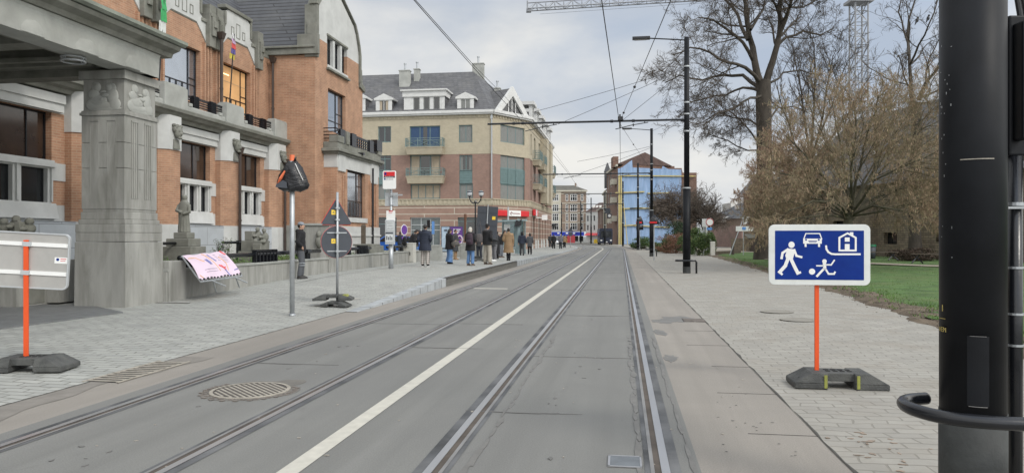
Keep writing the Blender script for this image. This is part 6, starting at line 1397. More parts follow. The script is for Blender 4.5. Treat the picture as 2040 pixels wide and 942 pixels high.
contact(lambda s: -3.95 - .1 * math.sin(s * .1), 'contact wire over the left-hand tram track', 6.2)
g = MB(ST); g.tube([(-.05, s1_, 6.15), (-.05, s1_, 6.7)], .04, 6); g.box(-.14, .08, s1_ - .1, s1_ + .1, 6.45, 6.6); solo(g, 'wire_clamp', M['cable'], 'black wire clamp where the cables meet on the first boom', 'clamp', W3(-.05, s1_, 6.4), -TH)
T1 = lambda z: W3(t1_, s1_, z)
wire([at(1064, 223, 33.5), T1(8.62)], 'span wire from the apartment corner to the nearest whole tram pole top', .009, .05)
wire([T1(8.6), at(1111, 248, 32.4)], 'span wire from the left track arm to the nearest whole tram pole', .009, .03)
wire([T1(8.55), at(1236, 243, 31.6)], 'short span wire from the boom clamp to the nearest whole tram pole', .009, .02)
wire([at(1236, 240, 31.6), at(1270, 160, 22), at(1345, -20, 12), at(1420, -200, 8)], 'wire with two insulators slanting up towards the near pole', .009, 0, beads=(.12, .30))
t2_, s2_ = tp2
wire([T1(6.7), at(1298, 262, s2_ * .975)], 'wire with insulators from the first whole pole down to the second', .009, .03, beads=(.08, .18))
T2 = lambda z: W3(t2_, s2_, z)
wire([T2(8.5), at(1150, 322, 62)], 'thin span wire left from the top of the second tram pole, upper', .012, .05); wire([T2(8.4), at(1157, 345, 60)], 'thin span wire left from the top of the second tram pole, lower', .012, .05)
wire([at(1236, 248, 31.6), at(1262, 288, 45), T2(6.6)], 'thin wire from the boom clamp down to the second boom', .009, 0, beads=(.5,))
t3_, s3_ = tp3
wire([W3(t3_, s3_, 8.4), at(1110, 352, 95)], 'thin span wire from the third tram pole over the street', .012, .1)
wire([at(1048, 222, 76), at(1140, 352, 84)], 'thin wire from the apartment corner down over the far street', .014, .1)
wire([at(827, 0, 15.2), at(945, 132, 22), at(1010, 197, 34), at(1046, 238, 60)], 'black wire crossing the sky above the slate roof at upper left', .010, 0)
# ================================================================ near pole at the right edge
np_ = at(1937.6, 471, 3.94); nt_ = st(np_)
r = thing('near_tram_pole', 'large glossy black tram pole filling the right edge of the picture', 'tram pole', W3(nt_.x, nt_.y, .02), -TH)
t, s_ = nt_.x, nt_.y; rr = .158
g = MB(ST); g.sm = True; g.tube([(t, s_, .60), (t, s_, 3.55)], rr, 48); g.tube([(t, s_, 3.6), (t, s_, 9.8)], [.13, .12], 24); g.build('shaft', M['pole_black'], r)
g = MB(ST); g.sm = True; g.tube([(t, s_, 0), (t, s_, .60)], rr + .003, 48); g.build('foot', M['pole_foot'], r)
g = MB(ST); g.tube([(t, s_, 3.54), (t, s_, 3.6)], rr + .01, 32); g.build('collar', M['galv'], r)
FM = Matrix.Translation(np_) ; g = MB()
def onpole(a0, z, w, h, d=.004, mm='pole_black', nm='access_door', n=8):
    """curved plate on the pole; a0 = angle from the camera-facing line, positive to the right"""
    g = MB(); base = math.atan2(-np_.y, -np_.x); vs = []
    for i in range(n + 1):
        a = base + a0 + (i / n - .5) * w / rr
        for R_ in (rr + .001, rr + d):
            for zz in (z, z + h): vs.append((np_.x + R_ * math.cos(a), np_.y + R_ * math.sin(a), zz))
    fs = []
    for i in range(n): o = i * 4; p = o + 4; fs += [(o + 2, p + 2, p + 3, o + 3), (o, o + 1, p + 1, p), (o + 1, o + 3, p + 3, p + 1), (o, p, p + 2, o + 2)]
    fs += [(0, 2, 3, 1), (n * 4, n * 4 + 1, n * 4 + 3, n * 4 + 2)]
    g.add(vs, fs); return g.build(nm, M[mm], r)
zf = lambda v: EYE - (v - CY) / FPX * (3.94 - rr)
d_ = onpole(.16, zf(810), .10, zf(670) - zf(810), .0015)
for a0 in (.16,): onpole(a0, zf(812), .085, .003, .003, 'steel_dull', 'door_edge'); onpole(a0, zf(671), .075, .002, .003, 'steel_dull', 'door_edge')
onpole(.14, zf(317), .155, .005, .004, 'iron_light', 'scratched_band')
for k in range(24): 
    q = random.Random(k); onpole(q.uniform(-1.25, -.6), q.uniform(zf(520), zf(60)), q.uniform(.002, .006), q.uniform(.003, .014), .002, 'galv', 'scratch', 1)
g = MB()
for i, (a0, z) in enumerate(((.10, zf(408)), (.42, zf(406)))): pass
for txt, v, sz in (('1', 620, .05), ('—', 640, .05), ('VEM', 664, .036)):
    a = math.atan2(-np_.y, -np_.x) - 1.02; n_ = Vector((math.cos(a), math.sin(a), 0)); xd = Vector((-n_.y, n_.x, 0)); c = Vector((np_.x, np_.y, zf(v))) + n_ * (rr + .004)
    Mt = Matrix(((xd.x, 0, n_.x, c.x), (xd.y, 0, n_.y, c.y), (0, 1, 0, c.z), (0, 0, 0, 1))); textmesh(txt, sz, Mt, g)
g.build('painted_lettering', flat('gold_paint', (.42, .33, .10), .5), r)
g = MB(); g.sm = True; hz = .63
C_ = np_.x; D_ = np_.y
pts = [(C_ - .16, D_ + .16, hz), (C_ - .30, D_ + .12, hz), (C_ - .37, D_ + .02, hz), (C_ - .385, D_ - .12, hz), (C_ - .33, D_ - .27, hz), (C_ - .20, D_ - .36, hz), (C_ - .05, D_ - .40, hz), (C_ + .2, D_ - .43, hz), (C_ + .50, D_ - .42, hz), (C_ + .60, D_ - .36, hz - .02), (C_ + .63, D_ - .3, hz - .1), (C_ + .63, D_ - .3, 0)]
# smooth the bends
P2 = [Vector(p) for p in pts]
for _ in range(2):
    Q = [P2[0]]
    for a, b in zip(P2, P2[1:]): Q += [a.lerp(b, .25), a.lerp(b, .75)]
    P2 = Q + [P2[-1]]
g.tube(P2, .034, 14); g.build('guard_rail', M['blackmetal'], r)
cx = at(2022, 471, 4.0).x; cy = 4.0
r = thing('cable_conduit', 'slim black cable conduit with steel bands beside the near black pole', 'conduit', (cx, cy, .02))
g = MB(); g.sm = True; g.tube([(cx, cy, 0), (cx, cy, 1.98)], .037, 16); g.build('tube', M['blackmetal'], r)
g = MB(); g.box(cx - .045, cx + .4, cy - .02, cy + .25, 1.98, 2.75); g.box(cx - .025, cx + .02, cy - .10, cy - .01, 2.06, 2.7); g.build('box', M['pole_black'], r, bevel=.012)
g = MB()
for v, h in ((410, .02), (536, .012), (629, .012), (692, .012)): z = EYE - (v - CY) / FPX * 3.95; g.tube([(cx, cy, z), (cx, cy, z + h)], .041, 14)
z = EYE - (414 - CY) / FPX * 3.95; g.box(cx - .07, cx + .1, cy - .05, cy - .035, z - .005, z + .006); g.build('steel_band', M['galv'], r)
g = MB(); 
for o in (0, .035): g.tube([(cx + .03 + o, cy, 2.74), (cx + .01 + o, cy, 2.86), (cx - .06 + o, cy, 3.2), (cx - .12 + o, cy, 3.6)], .014, 8)
g.build('cable', M['cable'], r)

# ================================================================ temporary road signs with rubber feet
def rubber_foot(par, x, y, z, F, w=.40, lth=.62, h=.115, moss=False, sc_=1.0, name='rubber_foot'):
    g = MB(F); hw, hl = w * sc_ / 2, lth * sc_ / 2; h *= sc_
    pl = lambda a, b, c, d, z0, z1, i: g.frus((x + a, x + b, y + c, y + d), z + z0, (x + a + i[0], x + b + i[1], y + c + i[2], y + d + i[3]), z + z1)
    pl(-hl, -.13 * sc_, -hw, hw, 0, h * .35, (0, 0, 0, 0)); g.frus((x - hl, x - .13 * sc_, y - hw, y + hw), z + h * .35, (x - hl + .17 * sc_, x - .13 * sc_, y - hw + .03, y + hw - .03), z + h)
    g.box(x + .13 * sc_, x + hl, y - hw, y + hw, z, z + h * .35); g.frus((x + .13 * sc_, x + hl, y - hw, y + hw), z + h * .35, (x + .13 * sc_, x + hl - .17 * sc_, y - hw + .03, y + hw - .03), z + h)
    g.box(x - .13 * sc_ - .01, x + .13 * sc_ + .01, y - hw + .06, y + hw - .06, z + h * .45, z + h * .98)
    o = g.build(name, M['rubberbase'], par, bevel=.008)
    g = MB(F)
    for dx in (-.09, -.02, .05, .12): g.box(x + dx * sc_ - .02, x + dx * sc_ + .02, y - .05, y - .01, z + h * .985, z + h + .003); g.box(x + dx * sc_ - .02, x + dx * sc_ + .02, y + .03, y + .07, z + h * .985, z + h + .003)
    g.box(x - hl + .06, x - hl + .15 * sc_, y - .10, y - .085, z + h * .5, z + h * .62)
    g.build('slots', M['hole'], o)
    if moss:
        g = MB(F); 
        for dx in (-.155, .155): g.box(x + dx * sc_ - .014, x + dx * sc_ + .014, y - hw - .004, y - hw + .01, z + .01, z + h * .9)
        g.build('yellow_stripe', M['moss'], o)
    return o
def rrect(x0, x1, z0, z1, r, n=5):
    P_ = []
    for cx, cz, a0 in ((x1 - r, z1 - r, 0), (x0 + r, z1 - r, 90), (x0 + r, z0 + r, 180), (x1 - r, z0 + r, 270)):
        for i in range(n + 1): a = R(a0 + 90 * i / n); P_.append((cx + r * math.cos(a), cz + r * math.sin(a)))
    return P_
# blue living-street sign
Ys = 7.5; bp = at(1627, 471, Ys); L0 = TM((bp.x, bp.y, 0), -TH)
sg = thing('living_street_sign', 'blue and white road sign with walker, child, car and house on an orange post', 'road sign', (bp.x, bp.y, .02), -TH)
g = MB(L0); g.box(-.021, .021, -.0125, .0125, .10, 1.60); g.build('post', M['orange'], sg, bevel=.003)
rubber_foot(sg, .19, .0, .012, L0, .42, .90, .155, moss=True)
x0, x1, z0, z1 = -.483, .507, 1.042, 1.662
g = MB(L0); g.prism(rrect(x0, x1, z0, z1, .06, 7), -.045, -.022); pb = g.build('panel', M['signrim'], sg, bevel=.004)
g = MB(L0); g.prism(rrect(x0 + .062, x1 - .062, z0 + .055, z1 - .062, .004, 1), -.0475, -.045); g.build('blue_field', M['blue'], pb)
g = MB(L0); Yp = -.0475
# pixels of the photograph's panel turned into panel coordinates
def pp(u, v): return (x0 + (u - 1534) / 192 * .99, z1 - (v - 449 + (u - 1630) * .0) / 119 * .62)
def zc_(X, Y): return pp(1380 + X / 3.924, 380 + Y / 3.924)
def stroke(pts, w, closed=False):
    pts = [Vector(zc_(*p)) for p in pts]; n = len(pts)
    for i in range(n if closed else n - 1):
        a, b = pts[i], pts[(i + 1) % n]; d = (b - a).normalized(); q = Vector((-d.y, d.x)) * w / 2; e = d * w * .35
        g.prism([tuple(a - e + q), tuple(a - e - q), tuple(b + e - q), tuple(b + e + q)], Yp - .0018 - i * .00006, Yp)
def shape(pts): g.prism([zc_(*p) for p in pts], Yp - .0022, Yp)
k = .99 / 753
# walking man
g.prism([(zc_(775, 427)[0] + .031 * math.cos(a * .5236), zc_(775, 427)[1] + .034 * math.sin(a * .5236)) for a in range(12)], Yp - .002, Yp)
shape([(745, 455), (800, 462), (795, 500), (782, 545), (738, 545), (728, 510)])
stroke([(748, 462), (708, 490), (700, 532)], .024); stroke([(795, 465), (812, 512), (850, 522)], .022)
stroke([(748, 535), (728, 590), (685, 640)], .034); stroke([(685, 640), (703, 655)], .022); stroke([(770, 535), (795, 590), (822, 645)], .034); stroke([(818, 650), (840, 640)], .022)
# car
stroke([(882, 340), (985, 340), (1000, 383), (866, 383)], .010, True); shape([(862, 380), (1000, 380), (1000, 418), (862, 418)]); stroke([(880, 415), (880, 438)], .019); stroke([(980, 415), (980, 438)], .019)
# house and kerb line
stroke([(1130, 470), (1130, 372), (1190, 338), (1250, 372), (1250, 470)], .018, True); shape([(1170, 370), (1205, 370), (1205, 402), (1170, 402)]); shape([(1170, 420), (1205, 420), (1205, 470), (1170, 470)]); shape([(1207, 330), (1232, 330), (1232, 362), (1207, 350)])
stroke([(1032, 436), (1035, 460), (1048, 482), (1072, 496), (1100, 499), (1280, 498)], .019)
# child and ball
g.prism([(zc_(928, 633)[0] + .031 * math.cos(a * .449), zc_(928, 633)[1] + .031 * math.sin(a * .449)) for a in range(14)], Yp - .002, Yp)
g.prism([(zc_(1020, 553)[0] + .022 * math.cos(a * .5236), zc_(1020, 553)[1] + .022 * math.sin(a * .5236)) for a in range(12)], Yp - .002, Yp)
stroke([(1020, 570), (1022, 610)], .032); stroke([(962, 588), (1012, 588)], .013); stroke([(1030, 580), (1070, 580), (1093, 545)], .014); stroke([(1015, 612), (985, 645), (965, 668)], .022); stroke([(1028, 612), (1050, 650), (1090, 650), (1098, 636)], .018)
g.build('white_symbols', M['white'], pb)
g = MB(L0)
for p in ((883, 388), (978, 388)): c = zc_(*p); g.prism([(c[0] + .010 * math.cos(a * .785), c[1] + .010 * math.sin(a * .785)) for a in range(8)], Yp - .003, Yp - .0022)
a, b = zc_(900, 395), zc_(965, 400); g.prism([(a[0], a[1]), (b[0], a[1]), (b[0], b[1]), (a[0], b[1])], Yp - .003, Yp - .0022); a, b = zc_(905, 404), zc_(960, 408); g.prism([(a[0], a[1]), (b[0], a[1]), (b[0], b[1]), (a[0], b[1])], Yp - .003, Yp - .0022)
g.build('blue_details', M['blue'], pb)
g = MB(L0)
for z in (1.20, 1.50): g.box(x0 + .05, x1 - .05, -.022, -.013, z - .02, z + .02)
g.build('back_rails', M['alu'], sg)
# same sort of sign seen from behind, at the left edge
p_ = gnd(52, 735, .03); Lb = TM((p_.x, p_.y, 0), R(4)); Yb_ = p_.y
sg = thing('reversed_road_sign', 'grey back of a rectangular road sign on an orange post at the left edge', 'road sign', (p_.x, p_.y, .03), R(4))
g = MB(Lb); g.box(-.024, .024, -.014, .014, .12, 1.50); g.build('post', M['orange'], sg, bevel=.003)
rubber_foot(sg, .06, .0, .03, Lb, .44, .86, .15)
tilt = Matrix.Rotation(R(3.2), 4, 'Y'); Lt = Lb @ Matrix.Translation((0, 0, 1.27)) @ tilt
g = MB(Lt); g.prism(rrect(-.56, .455, -.315, .315, .06, 7), .022, .042); pb = g.build('panel', M['signback'], sg, bevel=.003)
g = MB(Lt); o_ = rrect(-.565, .46, -.32, .32, .063, 7); i_ = rrect(-.55, .445, -.305, .305, .05, 7); n = len(o_)
g.add([(a, .012, b) for a, b in o_] + [(a, .012, b) for a, b in i_] + [(a, .047, b) for a, b in o_] + [(a, .047, b) for a, b in i_], [(i, (i + 1) % n, n + (i + 1) % n, n + i) for i in range(n)] + [(2 * n + i, 3 * n + i, 3 * n + (i + 1) % n, 2 * n + (i + 1) % n) for i in range(n)] + [(i, 2 * n + i, 2 * n + (i + 1) % n, (i + 1) % n) for i in range(n)] + [(n + i, n + (i + 1) % n, 3 * n + (i + 1) % n, 3 * n + i) for i in range(n)]); g.build('rim', M['alu'], pb)
g = MB(Lt)
for z in (.185, -.14): g.box(-.545, .44, .008, .022, z - .022, z + .022)
g.build('cross_rail', M['white'], pb)
for z in (.185, -.14): g = MB(Lt); g.box(-.045, .045, -.018, .010, z - .026, z + .026); g.build('clamp', M['alu'], sg)
g = MB(Lt); g.box(.30, .44, .0195, .022, -.02, .05); g.build('sticker', M['white'], pb)
g = MB(Lt); g.tube([(.335, .0185, .025), (.335, .0194, .025)], .017, 10); g.build('sticker_emblem', M['blue'], pb)
g = MB(Lt); g.box(.365, .43, .0185, .0194, .028, .036); g.box(.365, .42, .0185, .0194, .008, .014); g.build('sticker_print', M['red'], pb)
# pole with reversed triangle and disc
p_ = gnd(672, 609, .09); q = st(p_); zg_ = zl(q.x, q.y); p_ = gnd(672, 611, zg_); zg_ = zl(*st(p_)[:2])
px_, py_ = p_.x, p_.y; La = TM((px_, py_, 0), R(33))
sg = thing('reversed_warning_signs', 'dark backs of triangular and round road signs on one grey pole', 'road sign', (px_, py_, zg_), R(33))
zz = lambda v: EYE - (v - CY) / FPX * py_
g = MB(La); g.sm = True; g.tube([(0, 0, zg_ + .1), (0, 0, zz(383))], .028, 12); g.build('pole', M['galv'], sg)
zt, zb = zz(399), zz(447); g = MB(La); hw = .335
g.prism([(-hw, zb + .03), (-hw + .03, zb), (hw - .03, zb), (hw, zb + .03), (.03, zt), (-.03, zt)], .035, .055); tr_ = g.build('triangle_panel', M['signback_dk'], sg)
g = MB(La)
for (a, b), (c, d) in (((hw + .004, zb + .02), (.025, zt + .012)), ((-hw - .004, zb + .02), (-.025, zt + .012)), ((-hw + .02, zb - .008), (hw - .02, zb - .008))): g.tube([(a, .056, b), (c, .056, d)], .009, 6)
g.build('triangle_rim', M['red'], tr_)
zc0 = zz(482); rc = .345; g = MB(La); g.prism([(rc * math.cos(a * math.pi / 20), zc0 + rc * math.sin(a * math.pi / 20)) for a in range(40)], .035, .055); dc = g.build('disc_panel', M['signback_dk'], sg)
g = MB(La); g.tube([(rc * math.cos(a * math.pi / 20), .05, zc0 + rc * math.sin(a * math.pi / 20)) for a in range(41)], .011, 6); g.build('disc_rim', flat('faded_red', (.42, .12, .12), .5), dc)
for z in (zc0 + .2, zc0 - .2, zt - .17, zb + .1): g = MB(La); g.box(-.22 if abs(z - zc0) < .3 else -.05, .22 if abs(z - zc0) < .3 else .05, .02, .036, z - .012, z + .012); g.box(-.045, .045, -.035, .03, z - .018, z + .018); g.build('clamp', M['galv'], sg)
g = MB(La)
for z in (zc0 + .02, zz(423)): g.box(-.12, -.03, .031, .035, z - .05, z + .05)
g.build('yellow_sticker', M['yellow'], sg)
g = MB(La)
for z in (zc0 + .02, zz(423)): g.box(-.10, -.05, .029, .031, z - .02, z - .008); g.box(-.09, -.06, .029, .031, z + .005, z + .02)
g.build('sticker_print', M['stain'], sg)
Lf = TM((px_, py_, 0), R(-12)); rubber_foot(sg, .05, -.18, zg_ + .01, Lf, .34, .60, .11); Lf2 = TM((px_, py_, 0), R(4)); rubber_foot(sg, -.08, .0, zg_ + .13, Lf2, .42, .84, .12, moss=False)
g = MB(TM((px_, py_, 0), R(4))); g.frus((.14, .27, -.2, .1), zg_ + .178, (.14, .22, -.18, .1), zg_ + .254); g.build('moss_patch', M['moss'], sg)
# bagged sign on a pole
p_ = gnd(582, 628, .02); px_, py_ = p_.x, p_.y; zz = lambda v: EYE - (v - CY) / FPX * py_
sg = thing('bagged_sign', 'grey pole whose sign is wrapped in a black bin bag, nearest the tram tracks', 'road sign', (px_, py_, .02))
g = MB(); g.sm = True; g.tube([(px_, py_, .02), (px_, py_, zz(321))], .047, 16); g.tube([(px_, py_, .01), (px_, py_, .05)], .065, 12); g.build('pole', M['galv'], sg)
g = MB(); g.tube([(px_, py_, zz(321)), (px_, py_, zz(309))], .048, 16); g.build('orange_cap', flat('faded_orange', (.72, .17, .07), .5), sg)
g = MB(); g.sm = True; q = random.Random(2); prof = [(372 + 9, .17, 2), (376, .28, 1), (370, .305, 0), (360, .285, 0), (350, .25, -1), (342, .215, -1), (334, .175, -1), (327, .13, -2), (321, .075, -2), (318, .05, -1), (315, .03, 2)]
vs = []; nr = 40; RR = []
for i, (v, rx, off) in enumerate(prof):
    for j in range(nr):
        a = 6.2832 * j / nr; w = 1 + .05 * math.sin(a * 7 + i * 1.1) + .035 * math.sin(a * 13 - i * 2.3) + q.uniform(-.02, .02)
        vs.append((px_ + .01 + off * .004 + rx * w * math.cos(a), py_ + .02 + min(rx, .2) * .75 * w * math.sin(a), zz(v) + .012 * math.sin(a * 5 + i) + q.uniform(-.006, .006)))
k_ = len(prof); g.add(vs, [(i * nr + j, i * nr + (j + 1) % nr, (i + 1) * nr + (j + 1) % nr, (i + 1) * nr + j) for i in range(k_ - 1) for j in range(nr)] + [tuple(range(nr - 1, -1, -1)), tuple(range((k_ - 1) * nr, k_ * nr))]); 
g.tube([(px_ + .05, py_, zz(320)), (px_ + .08, py_ - .02, zz(313))], [.03, .012], 6); bg_ = g.build('bin_bag', M['bag'], sg)
g = MB(); g.sm = False; g.tube([(px_ - .24, py_ - .12, zz(369)), (px_ - .17, py_ - .17, zz(357)), (px_ - .09, py_ - .16, zz(342))], [.025, .038, .02], 6, flat=.5); g.build('orange_strip', flat('faded_orange', (.72, .17, .07), .5), bg_)
g = MB(); g.prism([(px_ - .27, zz(374)), (px_ - .25, zz(368)), (px_ - .13, zz(360)), (px_ - .06, zz(364)), (px_ - .045, zz(376))], py_ - .165, py_ - .15); g.build('sign_edge', M['signback_dk'], bg_)
g = MB(); g.tube([(px_ + .09, py_ - .1, zz(327)), (px_ + .15, py_ - .12, zz(340)), (px_ + .24, py_ - .1, zz(360))], .006, 4); g.build('white_string', M['white'], bg_)
# tram stop post
p_, q = PL(779, 535); px_, py_ = p_.x, p_.y; zz = lambda v: EYE - (v - CY) / FPX * py_; xx = lambda u: (u - CX) / FPX * py_
sg = thing('tram_stop_post', 'tram stop pole with red and white stop flag, timetable case and notices', 'tram stop sign', (px_, py_, zl(q.x, q.y)))
g = MB(); g.sm = True; g.tube([(px_, py_, .2), (px_, py_, zz(487))], .095, 16); g.tube([(px_, py_, zz(487)), (px_, py_, zz(378))], .05, 14); g.build('pole', M['galv'], sg)
rot = TM((px_, py_, 0), R(-6)); h1_ = lambda u: xx(u) - px_
g = MB(rot); g.prism(rrect(h1_(764.5), h1_(790.5), zz(377), zz(341), .05), -.16, -.08); fl_ = g.build('stop_flag', M['white'], sg)
g = MB(rot); g.box(h1_(766.5), h1_(789), -.166, -.16, zz(351.5), zz(343)); g.build('red_band', M['red'], fl_)
g = MB(rot); g.box(h1_(766.5), h1_(789), -.166, -.16, zz(355), zz(351.6)); g.build('dark_band', M['signback_dk'], fl_)
def TX(x, y, z): return rot @ Matrix(((1, 0, 0, x), (0, 0, -1, y), (0, 1, 0, z), (0, 0, 0, 1)))
g = MB(); textmesh('Saint-Denis', .075, TX(h1_(777.5), -.168, zz(353.4)), g); g.build('stop_name', M['white'], fl_)
g = MB(); textmesh('Sint-Denijs', .07, TX(h1_(778), -.164, zz(357.8)), g); g.build('stop_name_lower', M['signback_dk'], fl_)
g = MB(rot); g.box(h1_(767), h1_(770), -.166, -.16, zz(359), zz(356)); g.box(h1_(768), h1_(772), -.169, -.166, zz(349.5), zz(344.5)); g.build('blue_pictogram', M['blue'], fl_)
g = MB(rot); g.box(h1_(766), h1_(792), .05, .07, zz(410.5), zz(384)); g.build('back_panel', M['alu'], sg)
g = MB(rot); g.box(h1_(779), h1_(803), -.06, -.03, zz(390), zz(387.3)); g.box(h1_(776), h1_(783), -.07, .05, zz(409), zz(408)); g.box(h1_(776), h1_(783), -.07, .05, zz(391), zz(390)); g.build('bracket', M['galv'], sg)
g = MB(rot); g.box(h1_(771), h1_(789), -.12, -.10, zz(441), zz(420)); nb = g.build('notice', M['white'], sg); g = MB(rot); g.box(h1_(776), h1_(784), -.126, -.12, zz(422), zz(420)); g.box(h1_(776), h1_(783), -.124, -.12, zz(425), zz(424.2)); g.build('notice_red', M['red'], nb)
g = MB(rot); g.box(h1_(769), h1_(788.5), -.18, -.06, zz(487), zz(438)); tc_ = g.build('timetable_case', M['alu'], sg, bevel=.02)
g = MB(rot); g.box(h1_(773), h1_(786.5), -.186, -.181, zz(459), zz(441)); g.box(h1_(770.5), h1_(785.5), -.186, -.181, zz(481.5), zz(466)); g.build('paper', flat('paper', (.58, .60, .60), .6), tc_)
g = MB(rot); g.box(h1_(770.5), h1_(785.5), -.189, -.186, zz(466), zz(463)); 
for k in range(5): g.box(h1_(774), h1_(785), -.189, -.186, zz(456.5 - k * 3), zz(456 - k * 3))
for k in range(4): g.box(h1_(772 + k * 3.4), h1_(774 + k * 3.4), -.189, -.186, zz(478), zz(470 + (k % 2) * 2))
g.build('print', M['signback_dk'], tc_)
# cabinet
p_, q = PL(815, 523); px_, py_ = p_.x, p_.y; z0_ = zl(q.x, q.y)
sg = thing('utility_cabinet', 'beige two-door utility cabinet beside the tram stop', 'cabinet', (px_, py_, z0_), R(-9))
Lc = TM((px_, py_, z0_), R(-14)); g = MB(Lc); g.box(-.30, .30, -.17, .17, 0, .93); g.frus((-.32, .32, -.19, .19), .93, (-.29, .29, -.16, .16), .97); g.build('body', M['plastic_g'], sg, bevel=.01)
for a, b in ((-.285, .01), (.03, .285)): 
    g = MB(Lc); g.box(a, b, -.182, -.171, .05, .9); 
    for k in range(6): x = a + (b - a) * (k + .5) / 6; g.box(x - .008, x + .008, -.187, -.182, .08, .86)
    g.build('door', M['plastic_g'], sg)
g = MB(Lc); g.box(.10, .14, -.2, -.187, .36, .52); g.build('handle', M['blackmetal'], sg)
# pink banner on an upturned barrier
br_ = thing('banner_barrier', 'steel crowd barrier with a pink printed banner tipped against the garden wall', 'barrier', W3(TWL + .3, 18.6, .15), -TH)
def onz(u, v, t): 
    k = (u - CX) / FPX; Y = t / (k * math.cos(TH) - math.sin(TH)); return at(u, v, Y)
TL, TR, BRr, BL = onz(364, 508, -10.05), onz(446, 499, -10.05), onz(481, 545, -9.35), onz(399, 556, -9.35)
g = MB(); n = 12; vs = []
nrm = (TR - TL).cross(BL - TL).normalized()
if nrm.z < 0: nrm = -nrm
for i in range(n + 1):
    for j in range(n + 1):
        a = i / n; b = j / n; p = TL.lerp(TR, a).lerp(BL.lerp(BRr, a), b); p += nrm * (.05 * math.sin(b * 3.1) * (1 + .4 * math.sin(a * 5)) - .02 + .012 * math.sin(a * 17 + b * 4)); vs.append(p)
g.sm = True; g.add(vs, [(i * (n + 1) + j, (i + 1) * (n + 1) + j, (i + 1) * (n + 1) + j + 1, i * (n + 1) + j + 1) for i in range(n) for j in range(n)]); ban = g.build('banner', M['pinkfab'], br_)
def bpt(a, b, o=.012): return TL.lerp(TR, a).lerp(BL.lerp(BRr, a), b) + nrm * (.05 * math.sin(b * 3.1) * (1 + .4 * math.sin(a * 5)) - .02 + .012 * math.sin(a * 17 + b * 4) + o)
def bstroke(nm, m, lines, r=.008):
    g = MB()
    for l in lines: 
        P_ = []
        for (a, b), (c, d) in zip(l, l[1:]):
            for k in range(5): f = k / 5; P_.append(bpt(a + (c - a) * f, b + (d - b) * f, .006))
        P_.append(bpt(*l[-1], .006)); g.tube(P_, r, 4)
    g.build(nm, m, ban)
bstroke('orange_route', flat('ban_o', (.72, .42, .20), .6), [[(.03, .2), (.2, .18), (.3, .42)], [(.4, .05), (.52, .45), (.55, .8)], [(.72, .25), (.8, .55), (.75, .8)], [(.05, .85), (.1, .95)]], .010)
bstroke('red_route', flat('ban_r', (.70, .10, .10), .6), [[(.88, .0), (.93, .1), (.97, .16)], [(.58, .6), (.66, .72), (.70, .70)], [(.62, .62), (.68, .8)]], .02)
bstroke('blue_route', flat('ban_b', (.16, .17, .40), .6), [[(.50, .12), (.6, .42)], [(.34, .34), (.40, .55)], [(.37, .34), (.43, .55)], [(.35, .42), (.42, .46)], [(.66, .78), (.72, .99)], [(.90, .82), (.99, .80)]], .014)
bstroke('grey_print', flat('ban_g', (.38, .34, .42), .6), [[(.2, .72), (.5, .70)], [(.22, .80), (.5, .78)]] + [[(.78, .2 + k * .07), (.93, .19 + k * .07)] for k in range(5)] + [[(.66, .12 + k * .09), (.70, .15 + k * .09)] for k in range(4)], .006)
g = MB(); o = nrm * -.035
tl, trr, brr, bl = TL + o, TR + o, BRr + o, BL + o
dn = (bl - tl).normalized() * .06
P_ = [tl, trr, brr + dn, bl + dn, tl]; g.tube(P_, .02, 8)
for k in range(1, 12): a = tl.lerp(trr, k / 12); b = bl.lerp(brr, k / 12) + dn; g.tube([a, b], .008, 5)
g.build('barrier_frame', M['galv'], br_)
for a, (u, v) in ((.28, (431, 582)), (.84, (477, 572))):
    fr_ = MB()
    b0 = bl.lerp(brr, a) + dn; ft = onz(u, v, -9.55); fr_.tube([b0, ft], .018, 7); e = b0 + (b0 - tl.lerp(trr, a)).normalized() * .1 + (TR - TL).normalized() * .42 + Vector((.02, 0, -.12)); fr_.tube([b0 - (TR - TL).normalized() * .05, e], .018, 7)
    fr_.build('barrier_foot', M['galv'], br_)
g = MB()
for k in range(13): a = bpt(k / 12.5, .985, .004); b = bpt(k / 12.5 + .035, .985, .004); g.tube([a, b], .02, 4)
g.build('dark_ties', M['blackmetal'], br_)
# big dark sign back behind the waiting people
py_ = 37.5; zz = lambda v: EYE - (v - CY) / FPX * py_; xx = lambda u: (u - CX) / FPX * py_
sg = thing('large_reversed_sign', 'large anthracite sign back on a steel pole rising above the waiting people', 'road sign', (xx(966), py_, .27), R(0))
Ls = TM((xx(966), py_, 0), R(-8)) @ Matrix.Rotation(R(3), 4, 'Y'); hx = lambda u: xx(u) - xx(966)
g = MB(Ls); g.prism(rrect(hx(945), hx(986.5), zz(474), zz(411), .05), .03, .06); pb = g.build('panel', M['signback_dk'], sg)
g = MB(Ls); g.tube([(0, 0, .27), (0, 0, zz(408))], .03, 8); g.build('pole', M['galv'], sg)
g = MB(Ls)
for v in (423, 449): g.box(hx(947), hx(985), .01, .03, zz(v) - .02, zz(v) + .015)
g.build('cross_rail', M['signback_dk'], sg); g = MB(Ls); g.box(hx(975.5), hx(982), .022, .029, zz(437), zz(430.5)); g.build('yellow_sticker', M['yellow'], pb)
rubber_foot(sg, .0, -.05, .275, TM((xx(955), py_ - .3, 0), 0), .5, .9, .13)
